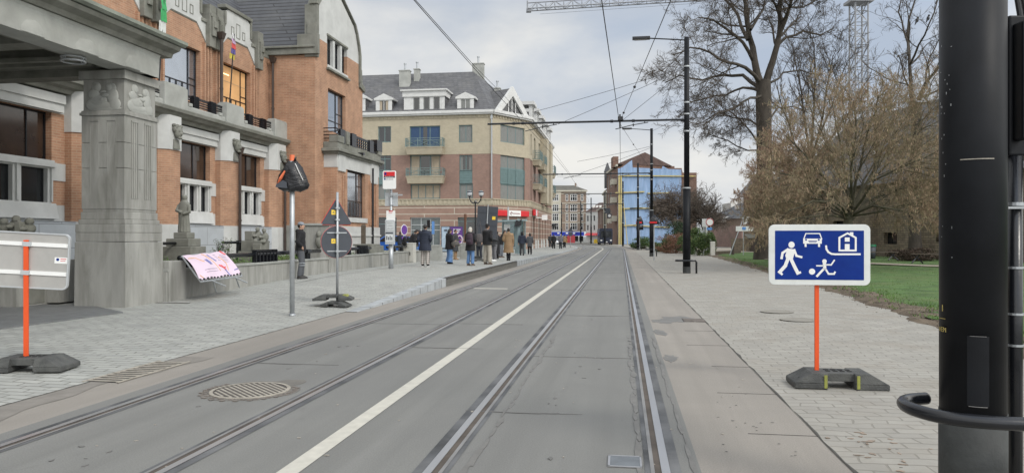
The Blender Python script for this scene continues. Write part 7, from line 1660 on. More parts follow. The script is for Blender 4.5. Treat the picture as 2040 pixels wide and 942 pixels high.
# bus shelter
py_ = 53.0; zz = lambda v: EYE - (v - CY) / FPX * py_; xx = lambda u: (u - CX) / FPX * py_; zs_ = .28
sh = thing('tram_shelter', 'glass tram shelter with slim grey-green posts before the corner shop', 'shelter', (xx(1015), py_, zs_))
g = MB()
for u, dy, w in ((987, 0, .05), (1003, 0, .05), (1033, -.8, .09), (1029, .4, .12), (1046, 0, .05)): g.box(xx(u) - w, xx(u) + w, py_ + dy - w, py_ + dy + w, zs_, zz(441))
g.box(xx(1031), xx(1035), py_ - .95, py_ - .9, zs_, zz(436)); g.build('post', flat('shelter_green', (.22, .29, .30), .45), sh)
g = MB(); g.add([(xx(985), py_ - 1.2, zz(440)), (xx(1050), py_ - 1.0, zz(438)), (xx(1050), py_ + .9, zz(436)), (xx(985), py_ + .9, zz(441)), (xx(985), py_ - 1.2, zz(442.5)), (xx(1050), py_ - 1.0, zz(440.5)), (xx(1050), py_ + .9, zz(438.5)), (xx(985), py_ + .9, zz(443.5))], [(0, 1, 2, 3), (7, 6, 5, 4), (0, 4, 5, 1), (1, 5, 6, 2), (2, 6, 7, 3), (3, 7, 4, 0)]); g.build('roof', flat('shelter_green', (.16, .20, .20), .45), sh)
m, N_, L_2, b_ = newmat('clear_glass'); b_.inputs['Base Color'].default_value = (.93, .97, .97, 1); b_.inputs['Roughness'].default_value = .04; b_.inputs['Transmission Weight'].default_value = 1; b_.inputs['IOR'].default_value = 1.08; M['clear'] = m
g = MB(); g.box(xx(988), xx(1045), py_ + .38, py_ + .4, zs_ + .25, zz(447)); g.build('glass_panel', M['clear'], sh)
g = MB(); g.box(xx(1005), xx(1027), py_ + .0, py_ + .4, zs_ + .42, zs_ + .48); g.build('bench', M['galv'], sh)
g = MB(); g.box(xx(1004), xx(1016), py_ - .3, py_ - .26, zz(459), zz(447)); g.build('timetable', M['white'], sh)
g = MB(); g.tube([(xx(1012.5), py_ - .5, zz(440)), (xx(1012.5), py_ - .5, zz(413))], .06, 8); g.build('mast', M['alu'], sh)
g = MB(); g.prism([(xx(1024), zz(452)), (xx(1038), zz(450)), (xx(1039), zz(437)), (xx(1034), zz(441)), (xx(1028), zz(439))], py_ - 1.15, py_ - 1.0); solo(g, 'bagged_display', M['bag'], 'black plastic wrapped display hanging under the tram shelter roof', 'display', (xx(1031), py_ - 1.1, zz(452)))
# ad panels
for u0, u1, v0, v1, m1, lab, d in ((880, 896, 452, 500, 'poster_blue', 'pale blue poster panel left of the purple poster', 60), (896.5, 921.5, 452, 488, 'purple', 'purple poster panel with white lettering and ring device', 58)):
    if m1 == 'poster_blue': flat('poster_blue', (.42, .52, .60), .5, dirt=.6, dscale=1.1, dirtc=(.10, .20, .38, 1))
    a, b = at(u0, v1, d), at(u1, v0, d); o = thing('poster_panel', lab, 'poster', ((a.x + b.x) / 2, d, .3)); g = MB(); g.box(a.x - .05, b.x + .05, d, d + .25, a.z - .1, b.z + .06); g.box(a.x + .1, a.x + .2, d, d + .2, .1, a.z); g.box(b.x - .2, b.x - .1, d, d + .2, .1, a.z); g.build('frame', M['signback_dk'], o)
    g = MB(); g.box(a.x, b.x, d - .03, d, a.z, b.z); g.build('poster', M[m1], o); g = MB(); w = b.x - a.x
    if m1 == 'purple':
        for k, (c, l) in enumerate(((.12, .6), (.22, .5), (.30, .42))): g.box(a.x + w * .25, a.x + w * (.25 + l), d - .04, d - .03, b.z - 1.5 * c - .06, b.z - 1.5 * c)
        g.build('lettering', M['white'], o); g = MB(); g.box(a.x + w * .2, a.x + w * .85, d - .04, d - .03, b.z - .75, b.z - .66); g.build('red_lettering', M['red'], o)
        g = MB(); c = Vector((a.x + w * .78, d - .05, a.z + .42)); g.tube([c + Vector((.2 * math.cos(k * .4), 0, .33 * math.sin(k * .4))) for k in range(17)], .05, 5); g.build('ring_device', M['pinkfab'], o)
    else: g.box(a.x + w * .3, a.x + w * .7, d - .04, d - .03, b.z - .35, b.z - .22); g.build('lettering', M['signback_dk'], o)
# double globe street lamp
py_ = 58; p_ = at(947, 471, py_); zz = lambda v: EYE - (v - CY) / FPX * py_; xx = lambda u: (u - CX) / FPX * py_
lp = thing('street_lamp', 'black double-armed street lamp with two clear globes', 'street lamp', (p_.x, py_, .2))
g = MB(); g.tube([(p_.x, py_, .2), (p_.x, py_, .9)], .13, 10); g.tube([(p_.x, py_, .9), (p_.x, py_, zz(403))], [.08, .06], 10); g.ball((p_.x, py_, zz(402)), .12, 8); g.build('column', M['blackmetal'], lp)
for sx in (-1, 1):
    g = MB(); P_ = [(p_.x, py_, zz(404)), (p_.x + sx * .18, py_, zz(405)), (p_.x + sx * .34, py_, zz(402)), (p_.x + sx * .44, py_, zz(397)), (p_.x + sx * .46, py_, zz(392))]; g.tube(P_, .05, 7); g.lathe([(.05, 0), (.15, .10)], (p_.x + sx * .46, py_, zz(393)), 10); g.build('arm', M['blackmetal'], lp)
    g = MB(); g.sm = True; g.lathe([(.13, 0), (.19, .12), (.20, .26), (.16, .38), (.05, .44)], (p_.x + sx * .46, py_, zz(390.5)), 14); gl = g.build('globe', flat('frosted_globe', (.55, .57, .58), .2), lp); g = MB(); g.lathe([(.21, .26), (.20, .34), (.06, .46)], (p_.x + sx * .46, py_, zz(390.5)), 12); g.build('cap', M['signback_dk'], gl)
# no-parking sign, signal and blue sign on the square
def smallpost(name, lab, cat, u, v0, d, z0, cb):
    p = at(u, v0, d); o = thing(name, lab, cat, (p.x, d, z0)); g = MB(); g.tube([(p.x, d, z0), (p.x, d, p.z)], .035, 8); g.build('pole', M['galv'], o); cb(o, p); return o
def c1_(o, p):
    g = MB(TM((p.x, p.y, 0), R(62))); g.tube([(0, -.04, p.z - .38), (0, -.06, p.z - .38)], .34, 24); g.build('white_rim', M['white'], o)
    g = MB(TM((p.x, p.y, 0), R(62))); g.tube([(0, -.061, p.z - .38), (0, -.07, p.z - .38)], .30, 24); g.build('disc', flat('noparking_purple', (.14, .05, .30), .5), o); g = MB(TM((p.x, p.y, 0), R(62))); g.box(-.25, .25, -.06, -.04, p.z - .95, p.z - .80); g.build('sub_plate', flat('noparking_purple', (.14, .05, .30), .5), o)
smallpost('no_parking_sign', 'purplish round no-parking sign on a thin pole left of the standing crowd', 'road sign', 804, 446, 46, .25, c1_)
def c2_(o, p):
    g = MB(); g.box(p.x - .22, p.x - .02, p.y - .14, p.y + .1, p.z - .58, p.z - .05); g.build('signal_head', M['blackmetal'], o)
    g = MB(); 
    for k in range(3): g.tube([(p.x - .12, p.y - .14, p.z - .15 - k * .16), (p.x - .12, p.y - .17, p.z - .15 - k * .16)], .06, 10)
    g.build('lens', M['glass'], o)
smallpost('traffic_signal', 'small black traffic signal on a pole before the grey shop windows', 'traffic light', 857.5, 437, 50, .25, c2_)
def c3_(o, p): g = MB(); g.box(p.x - .06, p.x + .06, p.y - .3, p.y + .3, p.z - .85, p.z); g.build('blue_plate', flat('pale_sign_blue', (.10, .25, .55), .5), o)
smallpost('blue_road_sign', 'narrow blue road sign seen nearly edge-on beside the signal', 'road sign', 863, 441, 49, .25, c3_)
# low walls and blocks of the square
g = MB(ST); g.box(-10.5, -8.3, 43.6, 44.0, .1, 1.05); g.box(-10.55, -8.25, 43.55, 44.05, 1.05, 1.12); solo(g, 'square_wall', M['concrete'], 'low concrete wall behind the waiting people', 'wall', W3(-9.4, 43.8, .25), -TH, bevel=.02)
for u, v0, d, lab in ((868, 488, 38.2, 'upright concrete block with rounded top left of the long jeans woman'), (928, 484, 41, 'upright concrete block behind the white-haired woman')):
    a = at(u, v0, d); g = MB(); g.box(a.x - .32, a.x + .32, d, d + .4, .2, a.z - .1); g.box(a.x - .24, a.x + .24, d + .02, d + .38, a.z - .1, a.z); solo(g, 'concrete_block', M['coping'], lab, 'concrete block', (a.x, d, .25), bevel=.03)
g = MB(); a = at(883, 495, 47); g.box(a.x - .5, a.x + .5, 47, 47.5, .72, .8)
for dx in (-.4, .4): g.box(a.x + dx - .04, a.x + dx + .04, 47, 47.4, .25, .72)
solo(g, 'outdoor_table', M['signback_dk'], 'small dark outdoor table left of the purple poster', 'table', (a.x, 47, .25))
# bagged temporary signs down the right pavement
for u, vb, vt, rw, lab in ((1303, 519, 437, True, 'black bagged sign with a red strip, right of the second tram pole'), (1274.5, 497, 432, True, 'black bagged double sign with a red strip before the third tram pole')):
    p_ = gnd(u, vb, .03); d = p_.y; zz = lambda v: EYE - (v - CY) / FPX * d; o = thing('bagged_sign', lab, 'road sign', (p_.x, d, .03))
    g = MB(); g.tube([(p_.x, d, .03), (p_.x, d, zz(vt))], .035, 8); g.build('pole', M['galv'], o)
    w = .30 if vb > 510 else .42
    g = MB(); g.sm = True; g.rings([(p_.x, d, zz(447), w, .12), (p_.x, d, zz(442), w * 1.02, .14), (p_.x - .02, d, zz(436), w * .7, .12), (p_.x, d, zz(431), w * .3, .08)], 14)
    if vb < 510: g.box(p_.x - .4, p_.x + .4, d - .1, d + .1, zz(458), zz(448))
    b_g = g.build('bin_bag', M['bag'], o); g = MB(); g.box(p_.x - w, p_.x + w * .5, d - .17, d - .12, zz(445), zz(441.5)); g.build('red_strip', M['red'], b_g)
# signs at the end of the lawn
p_ = gnd(1405, 505, .1); d = p_.y; zz = lambda v: EYE - (v - CY) / FPX * d; xx = lambda u: (u - CX) / FPX * d
o = thing('sign_column', 'grey metal column with white notice panels beside the lawn end', 'sign column', (p_.x, d, .1)); g = MB(); g.box(xx(1401), xx(1404), d, d + .1, 0, zz(436)); g.box(xx(1406.5), xx(1410), d, d + .1, 0, zz(436)); g.build('posts', M['galv'], o)
g = MB(); g.box(xx(1398.5), xx(1409.5), d - .05, d, zz(452), zz(436)); g.box(xx(1405.5), xx(1408.5), d - .06, d - .01, zz(482), zz(450)); g.build('notice_panel', flat('pale_panel', (.55, .56, .55), .5), o)
def c4_(o, p):
    g = MB(); g.tube([(p.x - .1, p.y - .03, p.z - .36), (p.x - .1, p.y - .06, p.z - .36)], .33, 24); g.build('red_ring', flat('faded_red', (.42, .12, .12), .5), o); g = MB(); g.tube([(p.x - .1, p.y - .061, p.z - .36), (p.x - .1, p.y - .07, p.z - .36)], .26, 24); g.build('white_disc', M['white'], o)
    g = MB(); g.box(p.x - .36, p.x + .1, p.y - .06, p.y - .03, p.z - 1.0, p.z - .80); g.build('blue_plate', flat('pale_sign_blue', (.10, .25, .55), .5), o); g = MB(); g.box(p.x - .1, p.x + .05, p.y - .06, p.y - .03, p.z - 2.3, p.z - 1.7); g.build('paper_notice', M['white'], o)
smallpost('no_entry_for_vehicles_sign', 'round white sign with red ring over a small blue plate beside the hedge', 'road sign', 1416, 434, 60, .08, c4_)
g = MB(); a = at(1420, 507, 56); g.box(a.x - .16, a.x + .16, 55.9, 56.2, .08, a.z + 1.0); solo(g, 'grey_box', M['plastic_g'], 'small upright grey box at the end of the lawn', 'utility box', (a.x, 56, .08), bevel=.02)
def c5_(o, p):
    g = MB(); g.tube([(p.x - 1.05, p.y, .1), (p.x + .05, p.y - .05, p.z + .1)], .04, 6); g.build('leaning_pole', M['galv'], o)
    g = MB(); g.prism([(p.x - .6, p.z - 1.1), (p.x + .62, p.z - 1.1), (p.x + .8, p.z - .9), (p.x + .62, p.z - .72), (p.x - .6, p.z - .72)], p.y - .08, p.y - .04); ar = g.build('direction_arm', M['signrim'], o)
    g = MB(); g.prism([(p.x - .02, p.z - .6), (p.x + .12, p.z - .7), (p.x + .42, p.z + .0), (p.x + .3, p.z + .06)], p.y - .1, p.y - .04); g.build('edge_on_sign', M['white'], o); g = MB(); g.box(p.x - .12, p.x + .16, p.y - .1, p.y - .085, p.z - 1.0, p.z - .78); g.build('blue_plate', flat('pale_sign_blue', (.10, .25, .55), .5), o)
smallpost('direction_sign', 'signpost with white direction arm and a leaning pole before the church porch', 'road sign', 1481, 432, 56, .1, c5_)
g = MB(); a = at(1460, 500, 57); g.lathe([(.11, 0), (.11, .55), (.13, .57), (.13, .68), (.05, .72)], (a.x, 57, .08), 10); solo(g, 'bollard', M['brown_door'], 'short dark bollard beside the timber edging', 'bollard', (a.x, 57, .08))
# benches and bin by the church path
def bench(u, v, d, lab, rz):
    p = at(u, v, d); Lx = TM((p.x, d, .2), rz); o = thing('park_bench', lab, 'bench', (p.x, d, .2), rz, 'dark park benches by the church wall'); g = MB(Lx)
    for k in range(4): g.box(-.95, .95, -.22 + k * .12, -.13 + k * .12, .43, .47)
    g.build('seat', M['wood'], o)
    for x in (-.7, .7):
        g = MB(Lx); g.tube([(x - .25, -.2, 0), (x + .15, .1, .43)], .035, 5); g.tube([(x + .25, -.2, 0), (x - .15, .1, .43)], .035, 5); g.build('leg', M['blackmetal'], o)
bench(1751, 516, 41.5, 'dark park bench beside the green bin', R(-18)); bench(1858, 524, 36.5, 'dark park bench nearest the near black pole', R(-22))
p = at(1735, 512, 42.5); o = thing('litter_bin', 'green litter bin just right of the blue sign', 'bin', (p.x, p.y, .2)); g = MB(); g.sm = True; g.tube([(p.x, p.y, .25), (p.x, p.y, .95)], [.24, .27], 16); g.build('drum', M['signback_dk'], o); g = MB(); g.tube([(p.x, p.y, .95), (p.x, p.y, 1.08)], [.29, .27], 16); g.build('green_lid', M['bin'], o)
g = MB(); c = at(1742, 305, 33.5)
for a, b in (((-.12, .08), (-.05, -.04)), ((-.05, -.04), (.08, 0)), ((.0, .06), (.16, -.1)), ((-.12, .08), (.02, .08))): g.tube([c + Vector((a[0], 0, a[1])), c + Vector((b[0], .02, b[1]))], .028, 5, flat=.4)
solo(g, 'plastic_bag', M['litter'], 'torn white plastic bag caught in the catkin tree', 'plastic bag', tuple(c))
for u, v in ((1827, 41), (1849, 37)):
    c = at(u, v, 44); g = MB(); g.sm = True; g.ball(tuple(c), (.10, .09, .14), 8); g.ball((c.x + .05, c.y, c.z + .17), .07, 8); g.tube([(c.x - .03, c.y, c.z - .05), (c.x - .14, c.y, c.z - .3)], [.07, .02], 6); g.tube([(c.x + .09, c.y, c.z + .17), (c.x + .17, c.y, c.z + .16)], [.02, .003], 5)
    solo(g, 'bird', M['cable'], 'dark bird perched high in the wall tree, the %s one' % ('left' if u < 1840 else 'right'), 'bird', tuple(c), voxel=.02)
# ================================================================ vehicles
def car(name, lab, c, rz, body, cat='car'):
    """length along local x; c = ground centre"""
    o = thing(name, lab, cat, c, rz); Lx = TM(c, rz); g = MB(Lx)
    prof = [(-2.05, .35), (-2.1, .62), (-1.95, .9), (-1.35, .98), (-.75, 1.42), (.55, 1.48), (1.25, 1.35), (1.85, .95), (2.05, .85), (2.08, .35)]
    g.prism(prof, -.84, .84); g.build('body', body, o, bevel=.08)
    g = MB(Lx); g.prism([(-1.2, 1.0), (-.7, 1.36), (.5, 1.42), (1.15, 1.3), (1.55, .98)], -.86, .86); g.build('side_window', M['glass'], o)
    g = MB(Lx); g.add([(-1.38, -.72, 1.0), (-1.38, .72, 1.0), (-.8, .66, 1.41), (-.8, -.66, 1.41)], [(0, 1, 2, 3)], Matrix.Translation((-.02, 0, .02))); g.build('windscreen', M['glass'], o)
    for x in (-1.3, 1.3):
        for y in (-.8, .8):
            g = MB(Lx); g.tube([(x, y - .12, .32), (x, y + .12, .32)], .32, 18); w = g.build('wheel', M['tyre'], o); g = MB(Lx); g.tube([(x, y - .13, .32), (x, y + .13, .32)], .19, 12); g.build('rim', M['silver'], w)
    for y in (-.62, .62):
        g = MB(Lx); g.box(-2.12, -2.0, y - .17, y + .17, .62, .76); g.build('headlight', M['white'], o)
    g = MB(Lx); g.box(-2.13, -2.08, -.5, .5, .38, .55); g.build('grille', M['blackmetal'], o)
    return o
p = at(786, 498, 55); car('parked_car', 'bright blue car parked behind the tram stop post', (p.x, 55, .15), R(8), M['carblue'])
p = at(1111, 484, 112); car('parked_car', 'pale silver car beyond the far walking people', (p.x, 112, .0), R(98), M['silver'])
p = gnd(1207.5, 488.2, .0); d = p.y; w = 1.15; zt = at(1207, 455, d).z
o = thing('delivery_van', 'dark blue van parked on the right where the street bends', 'van', (p.x, d, 0), R(0)); Lx = TM((p.x, d, 0), R(-3))
g = MB(Lx); g.prism(rrect(-w, w, .35, zt, .2), 0, 6.5); g.build('body', M['busblue'], o)
g = MB(Lx); g.prism([(-w + .18, 1.35), (w - .18, 1.35), (w - .25, 2.5), (-w + .25, 2.5)], -.03, 0); g.build('windscreen', M['glass'], o)
g = MB(Lx); g.box(-w - .03, -w, .6, 3.5, 1.4, 2.4); g.build('side_window', M['glass'], o)
for x in (-.85, .85): g = MB(Lx); g.box(x - .16, x + .16, -.05, 0, .75, .95); g.build('headlight', M['white'], o)
g = MB(Lx); g.box(-.25, .25, -.04, 0, .5, .62); g.build('number_plate', M['white'], o)
for x in (-w + .12, w - .12):
    for y in (.9, 5.2): g = MB(Lx); g.tube([(x - .12, y, .38), (x + .12, y, .38)], .38, 14); g.build('wheel', M['tyre'], o)
p = at(1133, 483, 170)
for u, v, d, w, h, m_, lab in ((1130.5, 484, 172, .55, 1.0, 'yellow', 'yellow box on the far pavement before the blue shops'), (1138, 484, 171, .9, 1.9, 'awning_r', 'striped kiosk barrier before the blue shops'), (1188, 485, 165, .5, .9, 'yellow', 'yellow box beside the dark blue van')):
    c = at(u, v, d); g = MB(); g.box(c.x - w, c.x + w, d, d + .6, 0, h * .9); g.box(c.x - w * .8, c.x + w * .8, d + .1, d + .5, h * .9, h); solo(g, 'roadside_box', M[m_], lab, 'box', (c.x, d, 0))
def c6_(o, p): g = MB(); g.prism([(p.x - .32, p.z - .55), (p.x + .32, p.z - .55), (p.x, p.z)], p.y - .06, p.y - .03); g.build('triangle_panel', M['signback_dk'], o); g = MB(); g.box(p.x - .25, p.x + .25, p.y - .06, p.y - .03, p.z - 1.1, p.z - .6); g.build('sub_plate', M['signback_dk'], o)
smallpost('far_triangle_sign', 'distant dark triangular sign on a thin pole before the blue shops', 'road sign', 1136.5, 453, 92, .05, c6_)
# ================================================================ people
def limb(g, pts, rs, n=12): g.sm = True; g.tube(pts, rs, n)
def person(label, loc, rz, H=1.75, step=.0, side=.10, arms=('hang', 'hang'), skin='skin', head_yaw=0, head_pitch=0, lean=0, jacket=None, trousers=None, shoes=None, hair=None, hat=None, hood=None, extra=None, lift=(0, 0), group='people waiting and walking at the tram stop', arm_out=.0):
    """faces local +y; rz turns it. jacket=(mat, hem z, puff, width) trousers=(mat, width, kind)"""
    o = thing('person', label, 'person', loc, rz, group); k = H / 1.75; Lx = TM(loc, rz) @ Matrix.Scale(k, 4)
    LM = Lx
    yh = lean; hipz = .90
    hips = [Vector((-.09, 0, hipz)), Vector((.09, 0, hipz))]
    ft = [Vector((-side, step * .5, .07)), Vector((side, -step * .5, .07))]
    kn = [(hips[i] + ft[i]) / 2 + Vector((0, .035 + .04 * abs(step), .02)) for i in (0, 1)]
    def tz(z): f = max(0, (z - .95) / .5); return yh * f * .5 * (1 + f * .3)      # forward lean of the torso
    sh = [Vector((-.185, tz(1.42), 1.415)), Vector((.185, tz(1.42), 1.415))]
    el, wr, fd = [], [], []
    for i, a in enumerate(arms):
        s = -1 if i == 0 else 1
        if a == 'hang': e, w, d = (.25 + arm_out, -.03, 1.13), (.26 + arm_out, .04, .89), (0, .12, -1)
        elif a == 'swing': e, w, d = (.25, -.10, 1.14), (.26, -.06, .90), (0, .1, -1)
        elif a == 'pocket': e, w, d = (.29, -.09, 1.14), (.185, .055, 1.00), (-.25, .05, -1)
        elif a == 'phone': e, w, d = (.25, .02, 1.14), (.10, .27, 1.20), (-.3, .9, .3)
        elif a == 'bag': e, w, d = (.29, .02, 1.14), (.20, .20, 1.14), (-.4, .8, .0)
        e = Vector((s * e[0], e[1] + tz(1.15), e[2])); w = Vector((s * w[0], w[1] + tz(1.0), w[2])); d = Vector((s * d[0], d[1], d[2])).normalized()
        el.append(e); wr.append(w); fd.append(d)
    hc = Vector((0, .015 + tz(1.62) + math.sin(head_pitch) * .06, 1.635 - .03 * (1 - math.cos(head_pitch))))
    HM = Matrix.Translation(hc) @ Matrix.Rotation(head_yaw, 4, 'Z') @ Matrix.Rotation(-head_pitch, 4, 'X')
    # body: one continuous surface
    g = MB(LM); g.sm = True
    g.rings([(0, 0, .84, .13, .10), (0, 0, .92, .155, .11), (0, tz(1.0), 1.0, .15, .10), (0, tz(1.1), 1.1, .14, .095), (0, tz(1.25), 1.25, .165, .105), (0, tz(1.36), 1.36, .175, .105), (0, tz(1.43), 1.43, .15, .085), (0, tz(1.47), 1.475, .075, .065)], 16)
    limb(g, [(0, tz(1.45), 1.44), (0, tz(1.52) + .005, 1.52), tuple(hc + Vector((0, -.01, -.06)))], [.066, .055, .055])
    g.ball((0, 0, 0), (.073, .093, .113), 16, M=HM); g.ball((0, .035, -.065), (.052, .055, .05), 10, M=HM)
    g.tube([(0, .085, .02), (0, .108, -.015), (0, .10, -.03)], [.010, .017, .012], 6, M=HM)
    for s in (-1, 1): g.ball((s * .074, -.005, -.01), (.014, .02, .03), 8, M=HM); g.ball((s * .03, .083, .028), (.02, .012, .008), 6, M=HM)
    for i in (0, 1):
        limb(g, [hips[i] + Vector((0, 0, .02)), hips[i].lerp(kn[i], .5), kn[i], kn[i].lerp(ft[i], .4), ft[i]], [.088, .078, .055, .056, .038])
        f = ft[i]; g.tube([f + Vector((0, -.05, -.02)), f + Vector((0, .05, -.03)), f + Vector((0, .16, -.045))], [.036, .036, .022], 10)
        limb(g, [sh[i], sh[i].lerp(el[i], .5), el[i], el[i].lerp(wr[i], .5), wr[i]], [.052, .045, .038, .034, .024], 10)
        d = fd[i]; s = -1 if i == 0 else 1
        xn = d.orthogonal().normalized(); up = d.cross(Vector((s, 0, 0))); up = up.normalized() if up.length > .2 else xn; across = d.cross(up).normalized()
        palm = wr[i] + d * .045; g.tube([wr[i], palm, wr[i] + d * .09], [.022, .034, .032], 8)
        for q, (off, ln) in enumerate(((-.028, .068), (-.010, .078), (.009, .074), (.027, .058))):
            b = wr[i] + d * .085 + up * off; c = d * .8 + across * .35 * -1; g.tube([b - d * .02, b + d * ln * .5, b + d * ln * .5 + c.normalized() * ln * .5], [.0095, .0092, .008], 6)
        b = wr[i] + d * .03 + up * .028; g.tube([b, b + (d * .6 + up * .7).normalized() * .03, b + d * .06 + up * .035], [.012, .011, .009], 6)
    body = g.build('body', M[skin], o, voxel=.0125, smooth=1)
    g = MB(LM)
    for s in (-1, 1): g.ball((s * .03, .0905, .012), (.010, .006, .006), 6, M=HM)
    g.build('eyes', M['blackmetal'], o); g = MB(LM); g.box(-.022, .022, .088, .094, -.058, -.052, M=HM); g.build('mouth', flat('lips', (.28, .10, .09), .6), o)
    # trousers
    if trousers:
        m_, w_, kind = trousers; g = MB(LM); g.sm = True; g.rings([(0, 0, .80, .14, .115), (0, 0, .88, .175, .135), (0, tz(1.0), 1.0, .165, .12), (0, tz(1.04), 1.04, .15, .105)], 16)
        for i in (0, 1):
            end = ft[i] + Vector((0, -.01, .02 if kind != 'crop' else .12)); w2 = w_ * (1.35 if kind == 'wide' else .82)
            q = random.Random(i + int(loc[0] * 10)); p_ = [hips[i] + Vector((0, 0, -.03)), hips[i].lerp(kn[i], .5), kn[i], kn[i].lerp(end, .35), kn[i].lerp(end, .7), end]
            limb(g, p_, [.112, .10 * max(1, w_ * 9), .078 + (w_ - .09), w_ * .86, w_ * (1.1 if kind == 'wide' else .84) + q.uniform(0, .006), w2 * .9])
        tr = g.build('trousers', m_, o, voxel=.014, smooth=1)
    if shoes:
        for i in (0, 1):
            g = MB(LM); g.sm = True; f = ft[i] + Vector((0, 0, -.07)); f.z = 0
            g.rings([(f.x, f.y + .05, .0, .048, .135), (f.x, f.y + .05, .025, .052, .14), (f.x, f.y + .045, .05, .046, .125), (f.x, f.y + .01, .085, .042, .08), (f.x, f.y - .02, .13 if shoes[1] else .10, .042, .055)], 14); s_ = g.build('shoe', shoes[0], o)
            if len(shoes) > 2: g = MB(LM); g.rings([(f.x, f.y + .05, -.001, .054, .142), (f.x, f.y + .05, .024, .056, .144)], 14); g.build('sole', shoes[2], s_)
    if jacket:
        m_, hem, puff, w_ = jacket; w_ *= 1.06; g = MB(LM); g.sm = True; rr_ = []; n = int((1.47 - hem) / .022)
        for j in range(n + 1):
            z = hem + (1.47 - hem) * j / n
            bx = .175 if z < 1.05 else (.175 + .035 * min(1, (z - 1.05) / .3)); by = .135 + .01 * math.sin(z * 9)
            if z > 1.38: f = (z - 1.38) / .09; bx *= (1 - .42 * f * f); by *= (1 - .28 * f * f)
            if z < .95: bx += (.95 - z) * .10 * (1 if hem < .7 else .5); by += (.95 - z) * .08
            b = puff * (.5 + .5 * abs(math.sin(z * 3.1416 / .095))) if puff else .004 * math.sin(z * 40)
            rr_.append((0, tz(z), z, bx * w_ + b, by * w_ + b))
        g.rings(rr_, 20)
        for i in (0, 1):
            cuff = wr[i] - (wr[i] - el[i]) * .06; p_ = []; r_ = []; segs = [sh[i] + Vector((0, 0, .0)), sh[i].lerp(el[i], .33), sh[i].lerp(el[i], .66), el[i], el[i].lerp(cuff, .33), el[i].lerp(cuff, .66), cuff]
            for j in range(len(segs) - 1):
                for f in (0, .5): p_.append(segs[j].lerp(segs[j + 1], f)); r_.append((.080 - .006 * (j + f)) * (.9 + .12 * w_) + (puff * .8 * (1 if f else 0) if puff else 0))
            p_.append(cuff); r_.append(.040); limb(g, p_, r_, 12); g.ball(tuple(sh[i]), (.078 * w_, .08 * w_, .07), 10)
        c = Vector((0, tz(1.5), 1.49)); g.rings([(c.x, c.y, 1.44, .10, .095), (c.x, c.y, 1.49, .085, .085), (c.x, c.y + .005, 1.53, .078, .08)], 14)
        jk = g.build('jacket', m_, o, voxel=.014, smooth=1)
        if hood:
            g = MB(LM); g.sm = True; g.ball((0, tz(1.46) - .09, 1.475), (.125, .075, .07), 12); g.tube([(-.10, tz(1.46) - .04, 1.47), (-.07, tz(1.46) + .05, 1.46)], .035, 8); g.tube([(.10, tz(1.46) - .04, 1.47), (.07, tz(1.46) + .05, 1.46)], .035, 8); g.build('hood', hood, jk, voxel=.014, smooth=1)
    if hair:
        m_, kind = hair; g = MB(LM); g.sm = True; g.ball((0, -.016, .018), (.082, .098, .108), 14, M=HM)
        if kind == 'long': g.rings([(0, -.055, .05, .085, .06), (0, -.06, -.04, .095, .06), (0, -.065, -.13, .10, .055), (0, -.07, -.20, .075, .04), (0, -.07, -.23, .03, .02)], 14, M=HM)
        if kind == 'bob': g.rings([(0, -.04, .05, .088, .07), (0, -.045, -.04, .098, .072), (0, -.05, -.11, .09, .06), (0, -.05, -.125, .05, .03)], 14, M=HM)
        g.build('hair', m_, o, voxel=.012)
    if hat:
        m_, kind = hat; g = MB(LM); g.sm = True
        if kind == 'beanie': g.rings([(0, -.008, .03, .084, .102), (0, -.008, .055, .088, .106), (0, -.01, .085, .082, .098), (0, -.015, .115, .060, .072), (0, -.018, .13, .02, .025)], 16, M=HM)
        elif kind == 'cap': g.rings([(0, -.006, .035, .083, .102), (0, -.008, .07, .088, .104), (0, -.01, .10, .07, .085), (0, -.01, .112, .02, .02)], 16, M=HM); g.rings([(0, .10, .034, .06, .05), (0, .10, .044, .06, .05)], 12, M=HM)
        elif kind == 'hood': g.rings([(0, -.03, -.12, .115, .10), (0, -.03, -.04, .105, .10), (0, -.022, .05, .102, .112), (0, -.02, .105, .075, .085), (0, -.02, .13, .02, .02)], 16, M=HM)
        elif kind == 'band': g.tube([(.079 * math.cos(a * .4), -.01 + .098 * math.sin(a * .4), .055) for a in range(17)], .016, 6, M=HM)
        g.build('headwear', m_, o)
    if extra: extra(o, LM, tz)
    return o
C_ = lambda n, c, r=.85, **k: flat(n, c, r, **k)
blk = C_('black_cloth', (.014, .014, .016), .9, bump=.5, bs=25); nav = C_('navy_cloth', (.018, .024, .042), .8, bump=.5, bs=20); grt = C_('grey_trousers', (.085, .09, .10), .9, bump=.4, bs=18); jean = C_('blue_denim', (.10, .19, .36), .9, var=.3, scale=5); beige = C_('beige_cloth', (.35, .32, .27), .9)
dgr = C_('dark_grey_cloth', (.05, .052, .056), .9); brn = C_('camel_cloth', (.27, .175, .095), .75, bump=.3, bs=20); wht = M['white']; shoe = C_('dark_shoe', (.03, .028, .026), .6); tan = C_('tan_boot', (.32, .20, .11), .7); beanie = C_('grey_knit', (.24, .26, .29), .95, bump=.5, bs=80)
hbr = C_('dark_hair', (.02, .014, .012), .6); hwh = C_('white_hair', (.55, .52, .46), .6); lgr = C_('light_grey_cloth', (.28, .29, .30), .9)
